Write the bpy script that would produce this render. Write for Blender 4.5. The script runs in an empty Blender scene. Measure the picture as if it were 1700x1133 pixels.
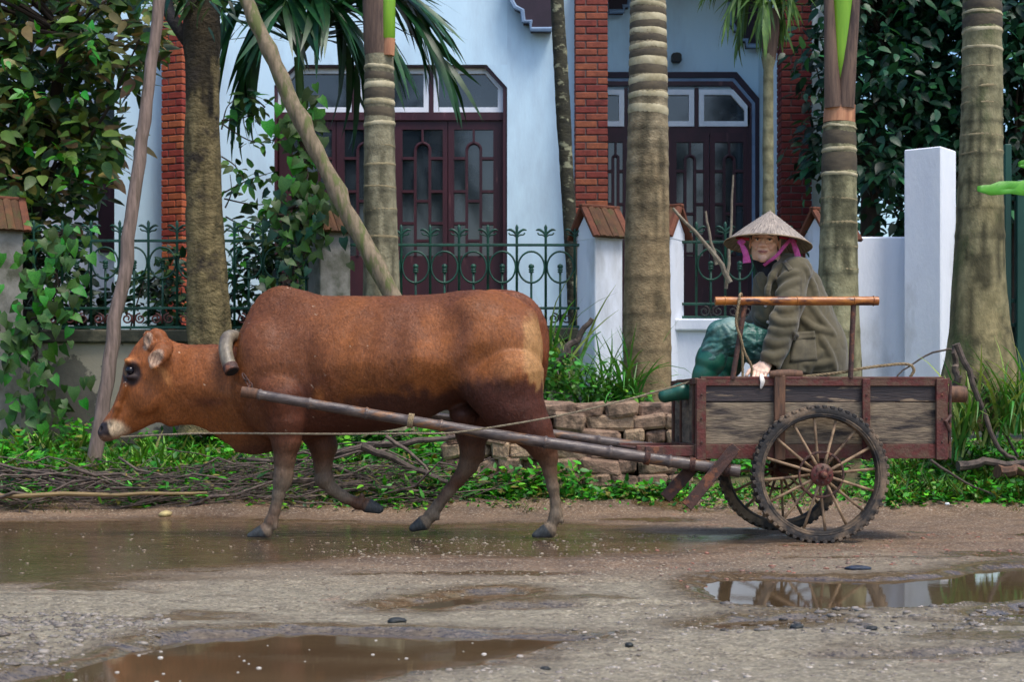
import bpy, math, random
import numpy as np
from mathutils import Vector, Matrix
random.seed(7); RNG = np.random.default_rng(7)
S = bpy.context.scene
COL = S.collection
R = math.radians

# ------------------------------------------------------------------ camera, sky, sun, exposure
F = 2755.0; H = 0.63; HY = 690.0          # focal length in photo pixels, eye height, horizon row
cam_d = bpy.data.cameras.new('camera'); cam = bpy.data.objects.new('camera', cam_d); COL.objects.link(cam)
cam.location = (0, 0, H); cam.rotation_euler = (R(90), 0, 0)
cam_d.sensor_width = 36; cam_d.lens = F / 1700 * 36; cam_d.shift_y = (HY - 566.5) / 1700
cam_d.clip_end = 3000; cam_d.clip_start = 0.1
cam_d.dof.use_dof = True; cam_d.dof.focus_distance = 8.45; cam_d.dof.aperture_fstop = 8.0
S.camera = cam
W = bpy.data.worlds.new('World'); S.world = W; W.use_nodes = True
wn = W.node_tree; bg = wn.nodes['Background']
sky = wn.nodes.new('ShaderNodeTexSky'); sky.sky_type = 'NISHITA'; sky.sun_disc = False
SUN_EL, SUN_AZ = R(64), R(138)             # high, from the camera's right
sky.sun_elevation = SUN_EL; sky.sun_rotation = SUN_AZ; sky.dust_density = 3.0; sky.air_density = 1.0; sky.ozone_density = 1.0
hs = wn.nodes.new('ShaderNodeHueSaturation'); hs.inputs['Saturation'].default_value = 1.35
wn.links.new(sky.outputs[0], hs.inputs['Color']); wn.links.new(hs.outputs[0], bg.inputs[0]); bg.inputs[1].default_value = 0.15
sd = bpy.data.lights.new('sun', 'SUN'); sun = bpy.data.objects.new('sun', sd); COL.objects.link(sun)
sd.energy = 1.4; sd.angle = R(20); sd.color = (1.0, 0.98, 0.945)
sv = Vector((math.sin(SUN_AZ) * math.cos(SUN_EL), math.cos(SUN_AZ) * math.cos(SUN_EL), math.sin(SUN_EL)))
sun.rotation_euler = sv.to_track_quat('Z', 'Y').to_euler()
S.view_settings.view_transform = 'Standard'; S.view_settings.look = 'None'
S.cycles.max_bounces = 6; S.cycles.diffuse_bounces = 3; S.cycles.glossy_bounces = 3; S.cycles.transmission_bounces = 3
S.view_settings.exposure = 0.84; S.view_settings.gamma = 1.0

# ------------------------------------------------------------------ helpers
def X(px, Y): return (px - 850) / F * Y
def Z(py, Y): return H + (HY - py) / F * Y
def P(px, py, Y): return Vector((X(px, Y), Y, Z(py, Y)))
def srgb(r, g, b):
    f = lambda c: (c / 255 / 12.92) if c / 255 <= 0.04045 else ((c / 255 + 0.055) / 1.055) ** 2.4
    return (f(r), f(g), f(b), 1)

ORG = {}
def link(o, parent=None):
    COL.objects.link(o)
    if parent is not None: o.parent = parent
    return o
def top_org(parent):
    while parent.parent is not None: parent = parent.parent
    return ORG.get(parent.name, Vector((0, 0, 0)))
def tag(o, label=None, cat=None, group=None, kind=None):
    if label: o['label'] = label
    if cat: o['category'] = cat
    if group: o['group'] = group
    if kind: o['kind'] = kind
    return o
def thing(name, label, cat, loc, group=None, rotz=0, local=False):
    o = bpy.data.objects.new(name, None); o.empty_display_size = 0.1
    o.location = loc; o.rotation_euler = (0, 0, rotz); link(o)
    ORG[o.name] = Vector((0, 0, 0)) if local else Vector(loc)
    return tag(o, label, cat, group)
def meshobj(name, me, mat, parent=None, smooth=False):
    if mat is not None and not me.materials: me.materials.append(mat)
    if smooth: me.shade_smooth()
    return link(bpy.data.objects.new(name, me), parent)
def np_mesh(name, V, Fa, col=None):
    """V (n,3), Fa (m,3|4) arrays -> mesh, optional point colours"""
    V = np.asarray(V, np.float32); Fa = np.asarray(Fa, np.int32)
    me = bpy.data.meshes.new(name); me.vertices.add(len(V)); me.vertices.foreach_set('co', V.ravel())
    k = Fa.shape[1]; me.loops.add(Fa.size); me.loops.foreach_set('vertex_index', Fa.ravel())
    me.polygons.add(len(Fa)); me.polygons.foreach_set('loop_start', np.arange(0, Fa.size, k, dtype=np.int32))
    me.polygons.foreach_set('loop_total', np.full(len(Fa), k, np.int32))
    if col is not None:
        c = np.ones((len(V), 4), np.float32); c[:, :col.shape[1]] = col
        me.attributes.new('Col', 'FLOAT_COLOR', 'POINT').data.foreach_set('color', c.ravel())
    me.update(calc_edges=True); me.validate(); return me

class MB:
    def __init__(s): s.v = []; s.f = []
    def add(s, V, Fc):
        o = len(s.v); s.v += [Vector(p) for p in V]; s.f += [tuple(i + o for i in f) for f in Fc]; return s
    def box(s, c, d, rot=None, ch=0.0):
        hx, hy, hz = d[0] / 2, d[1] / 2, d[2] / 2; c = Vector(c)
        V = []; Fc = []
        if ch <= 0:
            V = [Vector((x * hx, y * hy, z * hz)) for x in (-1, 1) for y in (-1, 1) for z in (-1, 1)]
            Fc = [(0, 1, 3, 2), (4, 6, 7, 5), (0, 4, 5, 1), (2, 3, 7, 6), (0, 2, 6, 4), (1, 5, 7, 3)]
        else:
            ch = min(ch, hx * .45, hy * .45, hz * .45); ix = {}
            for x in (-1, 1):
                for y in (-1, 1):
                    for z in (-1, 1):
                        for a in range(3):
                            ix[(x, y, z, a)] = len(V)
                            V.append(Vector((x * (hx - (ch if a != 0 else 0)), y * (hy - (ch if a != 1 else 0)), z * (hz - (ch if a != 2 else 0)))))
            for sgn in (-1, 1):
                for a in range(3):
                    q = []
                    for u, w in ((-1, -1), (1, -1), (1, 1), (-1, 1)):
                        k = [0, 0, 0]; k[a] = sgn; k[(a + 1) % 3] = u; k[(a + 2) % 3] = w; q.append(ix[(k[0], k[1], k[2], a)])
                    Fc.append(tuple(q) if sgn > 0 else tuple(reversed(q)))
            for a in range(3):
                b, c2 = (a + 1) % 3, (a + 2) % 3
                for u in (-1, 1):
                    for w in (-1, 1):
                        k0 = [0, 0, 0]; k1 = [0, 0, 0]; k0[a] = -1; k1[a] = 1
                        for k in (k0, k1): k[b] = u; k[c2] = w
                        q = (ix[(*k0, b)], ix[(*k1, b)], ix[(*k1, c2)], ix[(*k0, c2)])
                        Fc.append(tuple(reversed(q)) if u * w > 0 else q)
            for x in (-1, 1):
                for y in (-1, 1):
                    for z in (-1, 1):
                        q = tuple(ix[(x, y, z, a)] for a in range(3))
                        Fc.append(q if x * y * z > 0 else tuple(reversed(q)))
        if rot is not None: V = [rot @ p for p in V]
        return s.add([p + c for p in V], Fc)
    def bar(s, a, b, w, h, up=(0, 0, 1), ch=0.0):
        a = Vector(a); b = Vector(b); x = (b - a); L = x.length; x.normalize(); up = Vector(up)
        y = up.cross(x)
        if y.length < 1e-4: y = Vector((0, 1, 0)).cross(x)
        y.normalize(); z = x.cross(y)
        return s.box((a + b) / 2, (L, w, h), Matrix((x, y, z)).transposed(), ch)
    def tube(s, pts, rad, n=8, caps=True, flat=1.0):
        pts = [Vector(p) for p in pts]
        if not hasattr(rad, '__len__'): rad = [rad] * len(pts)
        t0 = (pts[1] - pts[0]).normalized(); u = t0.orthogonal().normalized(); V = []
        for i, p in enumerate(pts):
            t = (pts[min(i + 1, len(pts) - 1)] - pts[max(i - 1, 0)]).normalized()
            u = (u - t * u.dot(t)); u = u.normalized() if u.length > 1e-6 else t.orthogonal().normalized(); w = t.cross(u)
            for k in range(n):
                a = 2 * math.pi * k / n; V.append(p + (u * math.cos(a) + w * math.sin(a) * flat) * rad[i])
        Fc = [(i * n + k, i * n + (k + 1) % n, (i + 1) * n + (k + 1) % n, (i + 1) * n + k) for i in range(len(pts) - 1) for k in range(n)]
        if caps: Fc += [tuple(range(n - 1, -1, -1)), tuple((len(pts) - 1) * n + k for k in range(n))]
        return s.add(V, Fc)
    def lathe(s, prof, n, o=(0, 0, 0), axis='Z', caps=True):
        o = Vector(o); V = []
        for r, z in prof:
            for k in range(n):
                a = 2 * math.pi * k / n; c, sn = math.cos(a) * r, math.sin(a) * r
                V.append(o + (Vector((c, sn, z)) if axis == 'Z' else Vector((c, z, -sn)) if axis == 'Y' else Vector((z, c, sn))))
        m = len(prof)
        Fc = [(i * n + k, i * n + (k + 1) % n, (i + 1) * n + (k + 1) % n, (i + 1) * n + k) for i in range(m - 1) for k in range(n)]
        if caps: Fc += [tuple(range(n - 1, -1, -1)), tuple((m - 1) * n + k for k in range(n))]
        return s.add(V, Fc)
    def prism(s, poly, y0, y1):
        """poly: (x,z) counter-clockwise seen from -Y"""
        n = len(poly); V = [(x, y0, z) for x, z in poly] + [(x, y1, z) for x, z in poly]
        Fc = [tuple(range(n)), tuple(range(2 * n - 1, n - 1, -1))] + [(i, i + n, (i + 1) % n + n, (i + 1) % n) for i in range(n)]
        return s.add(V, Fc)
    def frame(s, outer, inner, y0, y1):
        """ring between two polygons with equally many corners"""
        n = len(outer); V = [(x, y, z) for y in (y0, y1) for pl in (outer, inner) for x, z in pl]
        Fc = []
        for i in range(n):
            j = (i + 1) % n
            Fc += [(i, j, n + j, n + i), (2 * n + i, 3 * n + i, 3 * n + j, 2 * n + j), (i, 2 * n + i, 2 * n + j, j), (n + i, n + j, 3 * n + j, 3 * n + i)]
        return s.add(V, Fc)
    def torus(s, c, r, t, n=24, m=8, axis='Y', sx=1.0):
        c = Vector(c); V = []
        for i in range(n):
            a = 2 * math.pi * i / n; e = Vector((math.cos(a) * sx, 0, math.sin(a))) if axis == 'Y' else Vector((math.cos(a) * sx, math.sin(a), 0))
            ax = Vector((0, 1, 0)) if axis == 'Y' else Vector((0, 0, 1))
            for k in range(m):
                b = 2 * math.pi * k / m; V.append(c + e * (r + t * math.cos(b)) + ax * t * math.sin(b))
        return s.add(V, [(i * m + k, i * m + (k + 1) % m, ((i + 1) % n) * m + (k + 1) % m, ((i + 1) % n) * m + k) for i in range(n) for k in range(m)])
    def build(s, name, mat, parent=None, smooth=False, org=None):
        o = Vector(org) if org is not None else (top_org(parent) if parent is not None else Vector((0, 0, 0)))
        me = bpy.data.meshes.new(name); me.from_pydata([tuple(p - o) for p in s.v], [], s.f); me.update()
        ob = meshobj(name, me, mat, parent, smooth)
        if smooth:
            try: me.set_sharp_from_angle(angle=R(42))
            except Exception: pass
        if parent is None and org is not None: ob.location = o
        return ob

def smooth_path(pts, n=6):
    """Catmull-Rom through pts (any dimension tuples)"""
    p = [np.array(q, float) for q in pts]; out = []
    for i in range(len(p) - 1):
        a, b, c, d = p[max(i - 1, 0)], p[i], p[i + 1], p[min(i + 2, len(p) - 1)]
        for k in range(n):
            t = k / n; out.append(.5 * (2 * b + (c - a) * t + (2 * a - 5 * b + 4 * c - d) * t * t + (3 * b - a - 3 * c + d) * t ** 3))
    out.append(p[-1]); return out

def vnoise(Pt, scale, seed=0):
    """smooth value noise in -1..1 for (n,3) points"""
    q = np.asarray(Pt, np.float64) * scale + seed * 17.31; i = np.floor(q).astype(np.int64); f = q - i; f = f * f * (3 - 2 * f)
    def h(a, b, c):
        n = (a * 374761393 + b * 668265263 + c * 2147483647 + seed * 144665) & 0xffffffff
        n = ((n ^ (n >> 13)) * 1274126177) & 0xffffffff
        return ((n ^ (n >> 16)) & 0xffff) / 32767.5 - 1
    x, y, z = i.T; u, v, w = f.T; r = 0
    for dx in (0, 1):
        for dy in (0, 1):
            for dz in (0, 1):
                r = r + h(x + dx, y + dy, z + dz) * (u if dx else 1 - u) * (v if dy else 1 - v) * (w if dz else 1 - w)
    return r
def fbm(Pt, scale, octv=4, seed=0):
    a = 1; r = 0; t = 0
    for o in range(octv): r = r + a * vnoise(Pt, scale * 2 ** o, seed + o); t += a; a *= .5
    return r / t

# ------------------------------------------------------------------ smooth blended surfaces (bodies, clothes)
class Field:
    def __init__(s, lo, hi, h):
        s.lo = np.array(lo, float); s.h = h; s.n = (np.ceil((np.array(hi) - s.lo) / h)).astype(int) + 1
        s.a = np.full(s.n, 1.0, np.float32)
    def put(s, fn, lo, hi, k=0.02, op='u'):
        pad = k + 3 * s.h
        i0 = np.clip(np.floor((np.array(lo) - pad - s.lo) / s.h).astype(int), 0, s.n - 1)
        i1 = np.clip(np.ceil((np.array(hi) + pad - s.lo) / s.h).astype(int) + 1, 1, s.n)
        if (i1 <= i0).any(): return
        g = [(s.lo[d] + s.h * np.arange(i0[d], i1[d])).astype(np.float32) for d in range(3)]
        d = fn(g[0][:, None, None], g[1][None, :, None], g[2][None, None, :])
        sl = tuple(slice(i0[j], i1[j]) for j in range(3)); a = s.a[sl]
        if op == 'u':
            hh = np.maximum(k - np.abs(a - d), 0) / k; s.a[sl] = np.minimum(a, d) - hh * hh * k * .25
        else:
            hh = np.maximum(k - np.abs(a + d), 0) / k; s.a[sl] = np.maximum(a, -d) + hh * hh * k * .25
    def cone(s, a, b, ra, rb, k=0.02, op='u', fy=1.0):
        a = np.array(a, float); b = np.array(b, float); ab = b - a; L = (ab ** 2 * np.array([1, fy * fy, 1])).sum() + 1e-12; m = max(ra, rb)
        def fn(x, y, z):
            t = np.clip(((x - a[0]) * ab[0] + (y - a[1]) * ab[1] * fy * fy + (z - a[2]) * ab[2]) / L, 0, 1)
            return np.sqrt((x - a[0] - t * ab[0]) ** 2 + ((y - a[1] - t * ab[1]) * fy) ** 2 + (z - a[2] - t * ab[2]) ** 2) - (ra + (rb - ra) * t)
        e = np.array([m, m / fy, m]); s.put(fn, np.minimum(a, b) - e, np.maximum(a, b) + e, k, op)
    def chain(s, pts, k=0.02, fy=1.0, op='u'):
        """pts: (vector, radius)"""
        for (a, ra), (b, rb) in zip(pts[:-1], pts[1:]): s.cone(a, b, ra, rb, k, op, fy)
    def ell(s, c, r, k=0.02, rot=None, op='u'):
        c = np.array(c, float); r = np.array(r, float); M = np.eye(3) if rot is None else np.array(rot.to_3x3().transposed())
        def fn(x, y, z):
            dx, dy, dz = x - c[0], y - c[1], z - c[2]
            q = [(M[i, 0] * dx + M[i, 1] * dy + M[i, 2] * dz) / r[i] for i in range(3)]
            k0 = np.sqrt(q[0] ** 2 + q[1] ** 2 + q[2] ** 2); k1 = np.sqrt((q[0] / r[0]) ** 2 + (q[1] / r[1]) ** 2 + (q[2] / r[2]) ** 2) + 1e-9
            return k0 * (k0 - 1) / k1
        m = r.max(); s.put(fn, c - m, c + m, k, op)
    def ridges(s, lines, r, k=.02, sink=.35):
        """raised soft folds along photo-pixel polylines, laid on the present surface"""
        from mathutils.bvhtree import BVHTree
        V, Q = s.mesh(); bv = BVHTree.FromPolygons([tuple(v) for v in V], Q.tolist()); e = Vector((0, 0, H))
        for ln in lines:
            pt = []
            for q in smooth_path(ln, 4):
                d = (P(q[0], q[1], 10.) - e).normalized(); h = bv.ray_cast(e, d)
                if h[0] is not None: pt.append(np.array(h[0] + d * r * sink))
            n = len(pt)
            for i in range(n - 1):
                if np.linalg.norm(pt[i + 1] - pt[i]) < .07:
                    f = lambda j: r * (.45 + .55 * math.sin(math.pi * (j + .5) / n)); s.cone(pt[i], pt[i + 1], f(i), f(i + 1), k)
    def wrinkle(s, fn, band=.03):
        I = np.argwhere(np.abs(s.a) < band); pt = s.lo + s.h * I; s.a[I[:, 0], I[:, 1], I[:, 2]] += fn(pt).astype(np.float32)
    def mesh(s):
        a = s.a; lo = s.lo; h = s.h; sg = a < 0
        c = np.zeros(np.array(a.shape) - 1, np.int8)
        off = [(i, j, k) for i in (0, 1) for j in (0, 1) for k in (0, 1)]; sh = c.shape
        for i, j, k in off: c += sg[i:i + sh[0], j:j + sh[1], k:k + sh[2]]
        act = (c > 0) & (c < 8); I = np.argwhere(act); idx = np.full(sh, -1, np.int32); idx[act] = np.arange(len(I))
        vals = np.stack([a[I[:, 0] + i, I[:, 1] + j, I[:, 2] + k] for i, j, k in off], 1)
        pos = np.zeros((len(I), 3)); cnt = np.zeros(len(I))
        for m in range(8):
            for n in range(m + 1, 8):
                if sum(abs(p - q) for p, q in zip(off[m], off[n])) != 1: continue
                v0, v1 = vals[:, m], vals[:, n]; w = (v0 < 0) != (v1 < 0); t = v0[w] / (v0[w] - v1[w])
                pos[w] += np.array(off[m]) + t[:, None] * (np.array(off[n]) - np.array(off[m])); cnt[w] += 1
        V = lo + h * (I + pos / cnt[:, None]); Q = []
        for ax in range(3):
            b, d = (ax + 1) % 3, (ax + 2) % 3
            s0 = [slice(None)] * 3; s1 = [slice(None)] * 3; s0[ax] = slice(0, -1); s1[ax] = slice(1, None)
            cr = sg[tuple(s0)] != sg[tuple(s1)]; E = np.argwhere(cr)
            E = E[(E[:, b] > 0) & (E[:, d] > 0) & (E[:, b] < a.shape[b] - 1) & (E[:, d] < a.shape[d] - 1)]
            q = []
            for ob, od in ((-1, -1), (0, -1), (0, 0), (-1, 0)):
                e = E.copy(); e[:, b] += ob; e[:, d] += od; q.append(idx[e[:, 0], e[:, 1], e[:, 2]])
            q = np.stack(q, 1); ins = sg[E[:, 0], E[:, 1], E[:, 2]]; q[~ins] = q[~ins][:, ::-1]; Q.append(q)
        return V, np.concatenate(Q)

# ------------------------------------------------------------------ materials
def M(name, c1, c2=None, rough=.7, scale=8.0, stretch=(1, 1, 1), bump=.3, bscale=None, c3=None, s3=2.0, m3=.5, w3=.12, rnd=.0, spec=.4,
      attr=False, trans=0.0, detail=6, rvar=.0, metal=0.0, sheen=0.0, bdist=.01, coat=0.0, hue=0.0):
    m = bpy.data.materials.new(name); m.use_nodes = True; nt = m.node_tree; N = nt.nodes; L = nt.links
    b = N['Principled BSDF']; b.inputs['Roughness'].default_value = rough; b.inputs['Specular IOR Level'].default_value = spec
    b.inputs['Metallic'].default_value = metal
    if sheen: b.inputs['Sheen Weight'].default_value = sheen
    if coat: b.inputs['Coat Weight'].default_value = coat; b.inputs['Coat Roughness'].default_value = .15
    tc = N.new('ShaderNodeTexCoord'); mp = N.new('ShaderNodeMapping'); mp.inputs['Scale'].default_value = stretch
    oi = N.new('ShaderNodeObjectInfo'); ad = N.new('ShaderNodeVectorMath'); ad.operation = 'ADD'
    mu = N.new('ShaderNodeMath'); mu.operation = 'MULTIPLY'; mu.inputs[1].default_value = 37.0
    L.new(oi.outputs['Random'], mu.inputs[0]); L.new(tc.outputs['Object'], ad.inputs[0]); L.new(mu.outputs[0], ad.inputs[1]); L.new(ad.outputs[0], mp.inputs[0])
    def noise(sc, det=detail):
        n = N.new('ShaderNodeTexNoise'); n.inputs['Scale'].default_value = sc; n.inputs['Detail'].default_value = det; n.inputs['Roughness'].default_value = .62
        L.new(mp.outputs[0], n.inputs['Vector']); return n
    def ramp(src, a, c):
        r = N.new('ShaderNodeMapRange'); r.inputs[1].default_value = a; r.inputs[2].default_value = c; L.new(src, r.inputs[0]); return r.outputs[0]
    def mix(f, a, c, blend='MIX'):
        x = N.new('ShaderNodeMix'); x.data_type = 'RGBA'; x.blend_type = blend
        for sck, val in ((x.inputs[0], f), (x.inputs[6], a), (x.inputs[7], c)):
            if isinstance(val, (float, int, tuple)): sck.default_value = val
            else: L.new(val, sck)
        return x.outputs[2]
    n1 = noise(scale); col = mix(ramp(n1.outputs[0], .35, .65), c1, c2 or c1)
    if attr:
        at = N.new('ShaderNodeAttribute'); at.attribute_name = 'Col'; col = mix(1.0, at.outputs[0], col, 'MULTIPLY')
    if c3:
        n3 = noise(s3); col = mix(ramp(n3.outputs[0], m3 - w3 / 2, m3 + w3 / 2), col, c3)
    if rnd or hue:
        h = N.new('ShaderNodeHueSaturation'); L.new(col, h.inputs['Color'])
        r = N.new('ShaderNodeMapRange'); r.inputs[3].default_value = 1 - rnd; r.inputs[4].default_value = 1 + rnd; L.new(oi.outputs['Random'], r.inputs[0]); L.new(r.outputs[0], h.inputs['Value'])
        if hue:
            r2 = N.new('ShaderNodeMapRange'); r2.inputs[3].default_value = .5 - hue; r2.inputs[4].default_value = .5 + hue; L.new(oi.outputs['Random'], r2.inputs[0]); L.new(r2.outputs[0], h.inputs['Hue'])
        col = h.outputs[0]
    L.new(col, b.inputs['Base Color'])
    if rvar:
        n4 = noise(scale * .7, 3); r = N.new('ShaderNodeMapRange'); r.inputs[1].default_value = .35; r.inputs[2].default_value = .65
        r.inputs[3].default_value = max(rough - rvar, .03); r.inputs[4].default_value = min(rough + rvar, 1); L.new(n4.outputs[0], r.inputs[0]); L.new(r.outputs[0], b.inputs['Roughness'])
    if bump:
        nb = noise(bscale or scale * 2.5); bp = N.new('ShaderNodeBump'); bp.inputs['Strength'].default_value = bump; bp.inputs['Distance'].default_value = bdist
        L.new(nb.outputs[0], bp.inputs['Height']); L.new(bp.outputs[0], b.inputs['Normal'])
    if trans:
        tr = N.new('ShaderNodeBsdfTranslucent'); L.new(mix(1.0, col, (1.0, 1.0, .45, 1), 'MULTIPLY'), tr.inputs[0]); ms = N.new('ShaderNodeMixShader'); ms.inputs[0].default_value = trans
        L.new(b.outputs[0], ms.inputs[1]); L.new(tr.outputs[0], ms.inputs[2]); L.new(ms.outputs[0], N['Material Output'].inputs[0])
    m['col'] = 1
    return m

mWall = M('painted_wall', srgb(210, 238, 250), srgb(200, 229, 243), .8, 1.6, (1, 1, .3), .2, 40, c3=srgb(176, 198, 212), s3=1.3, m3=.62, w3=.22)
mWhite = M('whitewash', srgb(238, 242, 247), srgb(222, 228, 237), .75, 2.5, (1, 1, .35), .3, 40, c3=srgb(176, 178, 176), s3=2.0, m3=.63, w3=.18)
mMaroon = M('maroon_paint', srgb(66, 28, 37), srgb(48, 20, 29), .45, 6, (1, 1, .2), .15, 20, c3=srgb(96, 60, 62), s3=9, m3=.66, w3=.08)
mPurple = M('dark_purple_paint', srgb(50, 34, 48), srgb(36, 26, 38), .6, 4, bump=.2)
mBlueTrim = M('blue_grey_moulding', srgb(140, 164, 190), srgb(112, 136, 164), .6, 5, bump=.15)
mTransom = M('white_window_frame', srgb(240, 243, 246), srgb(222, 228, 233), .5, 6, bump=.1)
mGlass = M('dark_glass', (.012, .018, .024, 1), (.02, .028, .036, 1), .09, 1.5, bump=.03, bscale=2.0, spec=.9)
mMortar = M('mortar', srgb(112, 98, 92), srgb(88, 76, 72), .9, 20, bump=.4)
mBrickA = M('orange_brick', srgb(146, 76, 56), srgb(118, 58, 44), .85, 14, bump=.4, bscale=60, rnd=.22, hue=.012, c3=srgb(110, 60, 48), s3=9, m3=.62, w3=.12)
mBrickB = M('shaded_wet_brick', srgb(118, 46, 40), srgb(92, 36, 34), .85, 14, bump=.4, bscale=60, rnd=.2, hue=.01)  # darker red has tree shade and wet put into the brick colour
mBrickC = M('bright_orange_brick', srgb(170, 80, 52), srgb(142, 64, 44), .85, 14, bump=.4, bscale=60, rnd=.22, hue=.012)
mConcrete = M('grey_concrete', srgb(150, 148, 140), srgb(120, 118, 110), .9, 5, bump=.4, bscale=40, c3=srgb(86, 88, 74), s3=3.0, m3=.6, w3=.14)
mRender = M('old_render', srgb(98, 94, 82), srgb(76, 74, 66), .9, 4, bump=.35, bscale=30, c3=srgb(150, 142, 122), s3=1.7, m3=.55, w3=.02)
mCoping = M('mossy_coping', srgb(70, 70, 56), srgb(46, 48, 38), .9, 9, bump=.5, c3=srgb(92, 88, 70), s3=6, m3=.6)
mTile = M('terracotta_tile', srgb(100, 68, 42), srgb(72, 50, 34), .85, 9, (1, 1, 1), .5, 50, c3=srgb(74, 66, 34), s3=7, m3=.56, w3=.12, rnd=.18)
mTileEdge = M('orange_tile_edge', srgb(120, 70, 48), srgb(92, 56, 40), .85, 12, bump=.4)
mGreen = M('green_iron', srgb(28, 80, 62), srgb(18, 56, 46), .45, 12, bump=.25, bscale=70, c3=srgb(70, 62, 44), s3=22, m3=.68, w3=.06)
mDarkIron = M('dark_iron', srgb(34, 44, 40), srgb(52, 40, 36), .6, 14, bump=.3)
mScroll = M('rusty_scroll_iron', srgb(104, 52, 46), srgb(70, 44, 40), .6, 14, bump=.3)
mGateGreen = M('green_gate_paint', srgb(20, 74, 62), srgb(14, 52, 46), .5, 3, (1, 1, .3), .2, c3=srgb(90, 52, 40), s3=4, m3=.68, w3=.05)
mRust = M('rusty_red_paint', srgb(98, 46, 38), srgb(70, 36, 32), .6, 22, bump=.45, bscale=70, c3=srgb(92, 66, 50), s3=11, m3=.50, w3=.10, rvar=.15)
mRust2 = M('rusted_steel', srgb(84, 56, 46), srgb(54, 40, 36), .65, 26, bump=.5, bscale=80, c3=srgb(120, 74, 50), s3=20, m3=.58, w3=.1)
mWoodG = M('weathered_plank', srgb(142, 126, 102), srgb(92, 80, 68), .8, 8, (1, 1, 5), .7, 20, c3=srgb(42, 37, 37), s3=2.8, m3=.56, w3=.14, rnd=.12)
mWoodD = M('dark_stained_plank', srgb(62, 52, 50), srgb(40, 36, 38), .6, 9, (1, 1, 9), .45, 16, c3=srgb(140, 120, 96), s3=3.2, m3=.60, w3=.05, rnd=.1)
mWoodP = M('brown_wood', srgb(112, 80, 58), srgb(80, 58, 44), .7, 9, (6, 6, 1), .4, 16, c3=srgb(66, 48, 38), s3=3, m3=.6, rnd=.1)
mBambooD = M('wet_grey_bamboo', srgb(104, 92, 84), srgb(60, 53, 52), .34, 9, (1.2, 4, 4), .3, 24, c3=srgb(128, 90, 58), s3=5, m3=.60, w3=.1, rvar=.14)
mBambooO = M('orange_bamboo', srgb(190, 122, 52), srgb(136, 78, 38), .3, 7, (1.5, 4, 4), .15, 20, c3=srgb(66, 38, 34), s3=5, m3=.54, w3=.1)
mYoke = M('worn_yoke_wood', srgb(134, 124, 104), srgb(92, 84, 72), .42, 10, (2, 2, 1), .3, 30, c3=srgb(92, 80, 66), s3=7, m3=.6)
mRubber = M('muddy_rubber', srgb(34, 33, 33), srgb(56, 51, 46), .65, 24, bump=.5, bscale=60, c3=srgb(128, 108, 86), s3=7, m3=.54, w3=.18)
mSpoke = M('muddy_spoke', srgb(166, 138, 106), srgb(118, 96, 74), .7, 22, bump=.4, c3=srgb(80, 64, 52), s3=9, m3=.60)
mRope = M('jute_rope', srgb(166, 146, 110), srgb(122, 104, 78), .9, 60, bump=.8, bscale=160)
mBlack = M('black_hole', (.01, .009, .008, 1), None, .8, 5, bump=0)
mStick = M("grey_brown_stick", srgb(106, 92, 80), srgb(64, 55, 50), .8, 20, bump=.6, rnd=.35)
mPole = M('bleached_pole', srgb(138, 118, 106), srgb(96, 82, 72), .8, 8, (5, 5, .6), .5, 14, c3=srgb(88, 76, 60), s3=3, m3=.58)
mPoleM = M('mossy_pole', srgb(140, 124, 100), srgb(96, 86, 66), .85, 8, (4, 4, 1), .6, 14, c3=srgb(94, 100, 56), s3=4, m3=.56)
mPalm = M('ringed_palm_bark', srgb(148, 142, 114), srgb(112, 106, 82), .85, 18, (1, 1, .8), .9, 50, attr=True)
mPalmS = M('stained_palm_bark', srgb(150, 146, 112), srgb(116, 112, 82), .85, 18, (1, 1, .7), .9, 50, attr=True)
mPalmB = M('brown_palm_bark', srgb(152, 140, 112), srgb(116, 104, 80), .85, 18, (1, 1, 1.3), .9, 50, attr=True)
mRing = M('pale_ring_scar', srgb(190, 180, 148), srgb(146, 136, 104), .85, 10, bump=.4)
mRingD = M('brown_ring_gap', srgb(92, 82, 64), srgb(66, 60, 50), .85, 8, (1, 1, 2), .4)
mSheath = M('brown_dry_sheath', srgb(114, 92, 76), srgb(78, 62, 54), .75, 6, (4, 4, .5), .4, c3=srgb(64, 50, 46), s3=3, m3=.58)
mSheathT = M('tan_sheath_base', srgb(196, 142, 104), srgb(150, 100, 72), .75, 6, (4, 4, .6), .3)
mShaftG = M('green_crownshaft', srgb(128, 172, 40), srgb(98, 150, 34), .4, 4, (4, 4, .4), .1)
mBark = M('mossy_tree_bark', srgb(140, 124, 84), srgb(96, 84, 54), .9, 10, (1, 1, 1.2), 1.0, 26, c3=srgb(56, 48, 36), s3=4.0, m3=.60, w3=.12, bdist=.04, attr=True)
mRingP = M('faint_ring_scar', srgb(150, 138, 104), srgb(120, 108, 80), .85, 12, bump=.5)
mBarkD = M('black_wet_bark', srgb(36, 30, 26), srgb(22, 20, 18), .8, 7, bump=.8, c3=srgb(96, 80, 50), s3=5, m3=.68, w3=.08, bdist=.03)
mBarkL = M('lichened_bark', srgb(62, 60, 44), srgb(40, 40, 32), .9, 7, (1, 1, 1.6), .7, c3=srgb(140, 140, 112), s3=11, m3=.6, w3=.08, bdist=.02)
mTrunkD = M('dark_branch', srgb(66, 54, 44), srgb(42, 36, 30), .85, 8, bump=.6)
mLeafA = M('olive_leaf', (1, 1, 1, 1), (.7, .7, .7, 1), .42, 14, bump=.15, attr=True, trans=.22, spec=.35)
mLeafO = M('single_leaf', srgb(74, 104, 46), srgb(50, 80, 38), .42, 14, bump=.15, trans=.25, rnd=.5, hue=.04, spec=.3)
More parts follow.
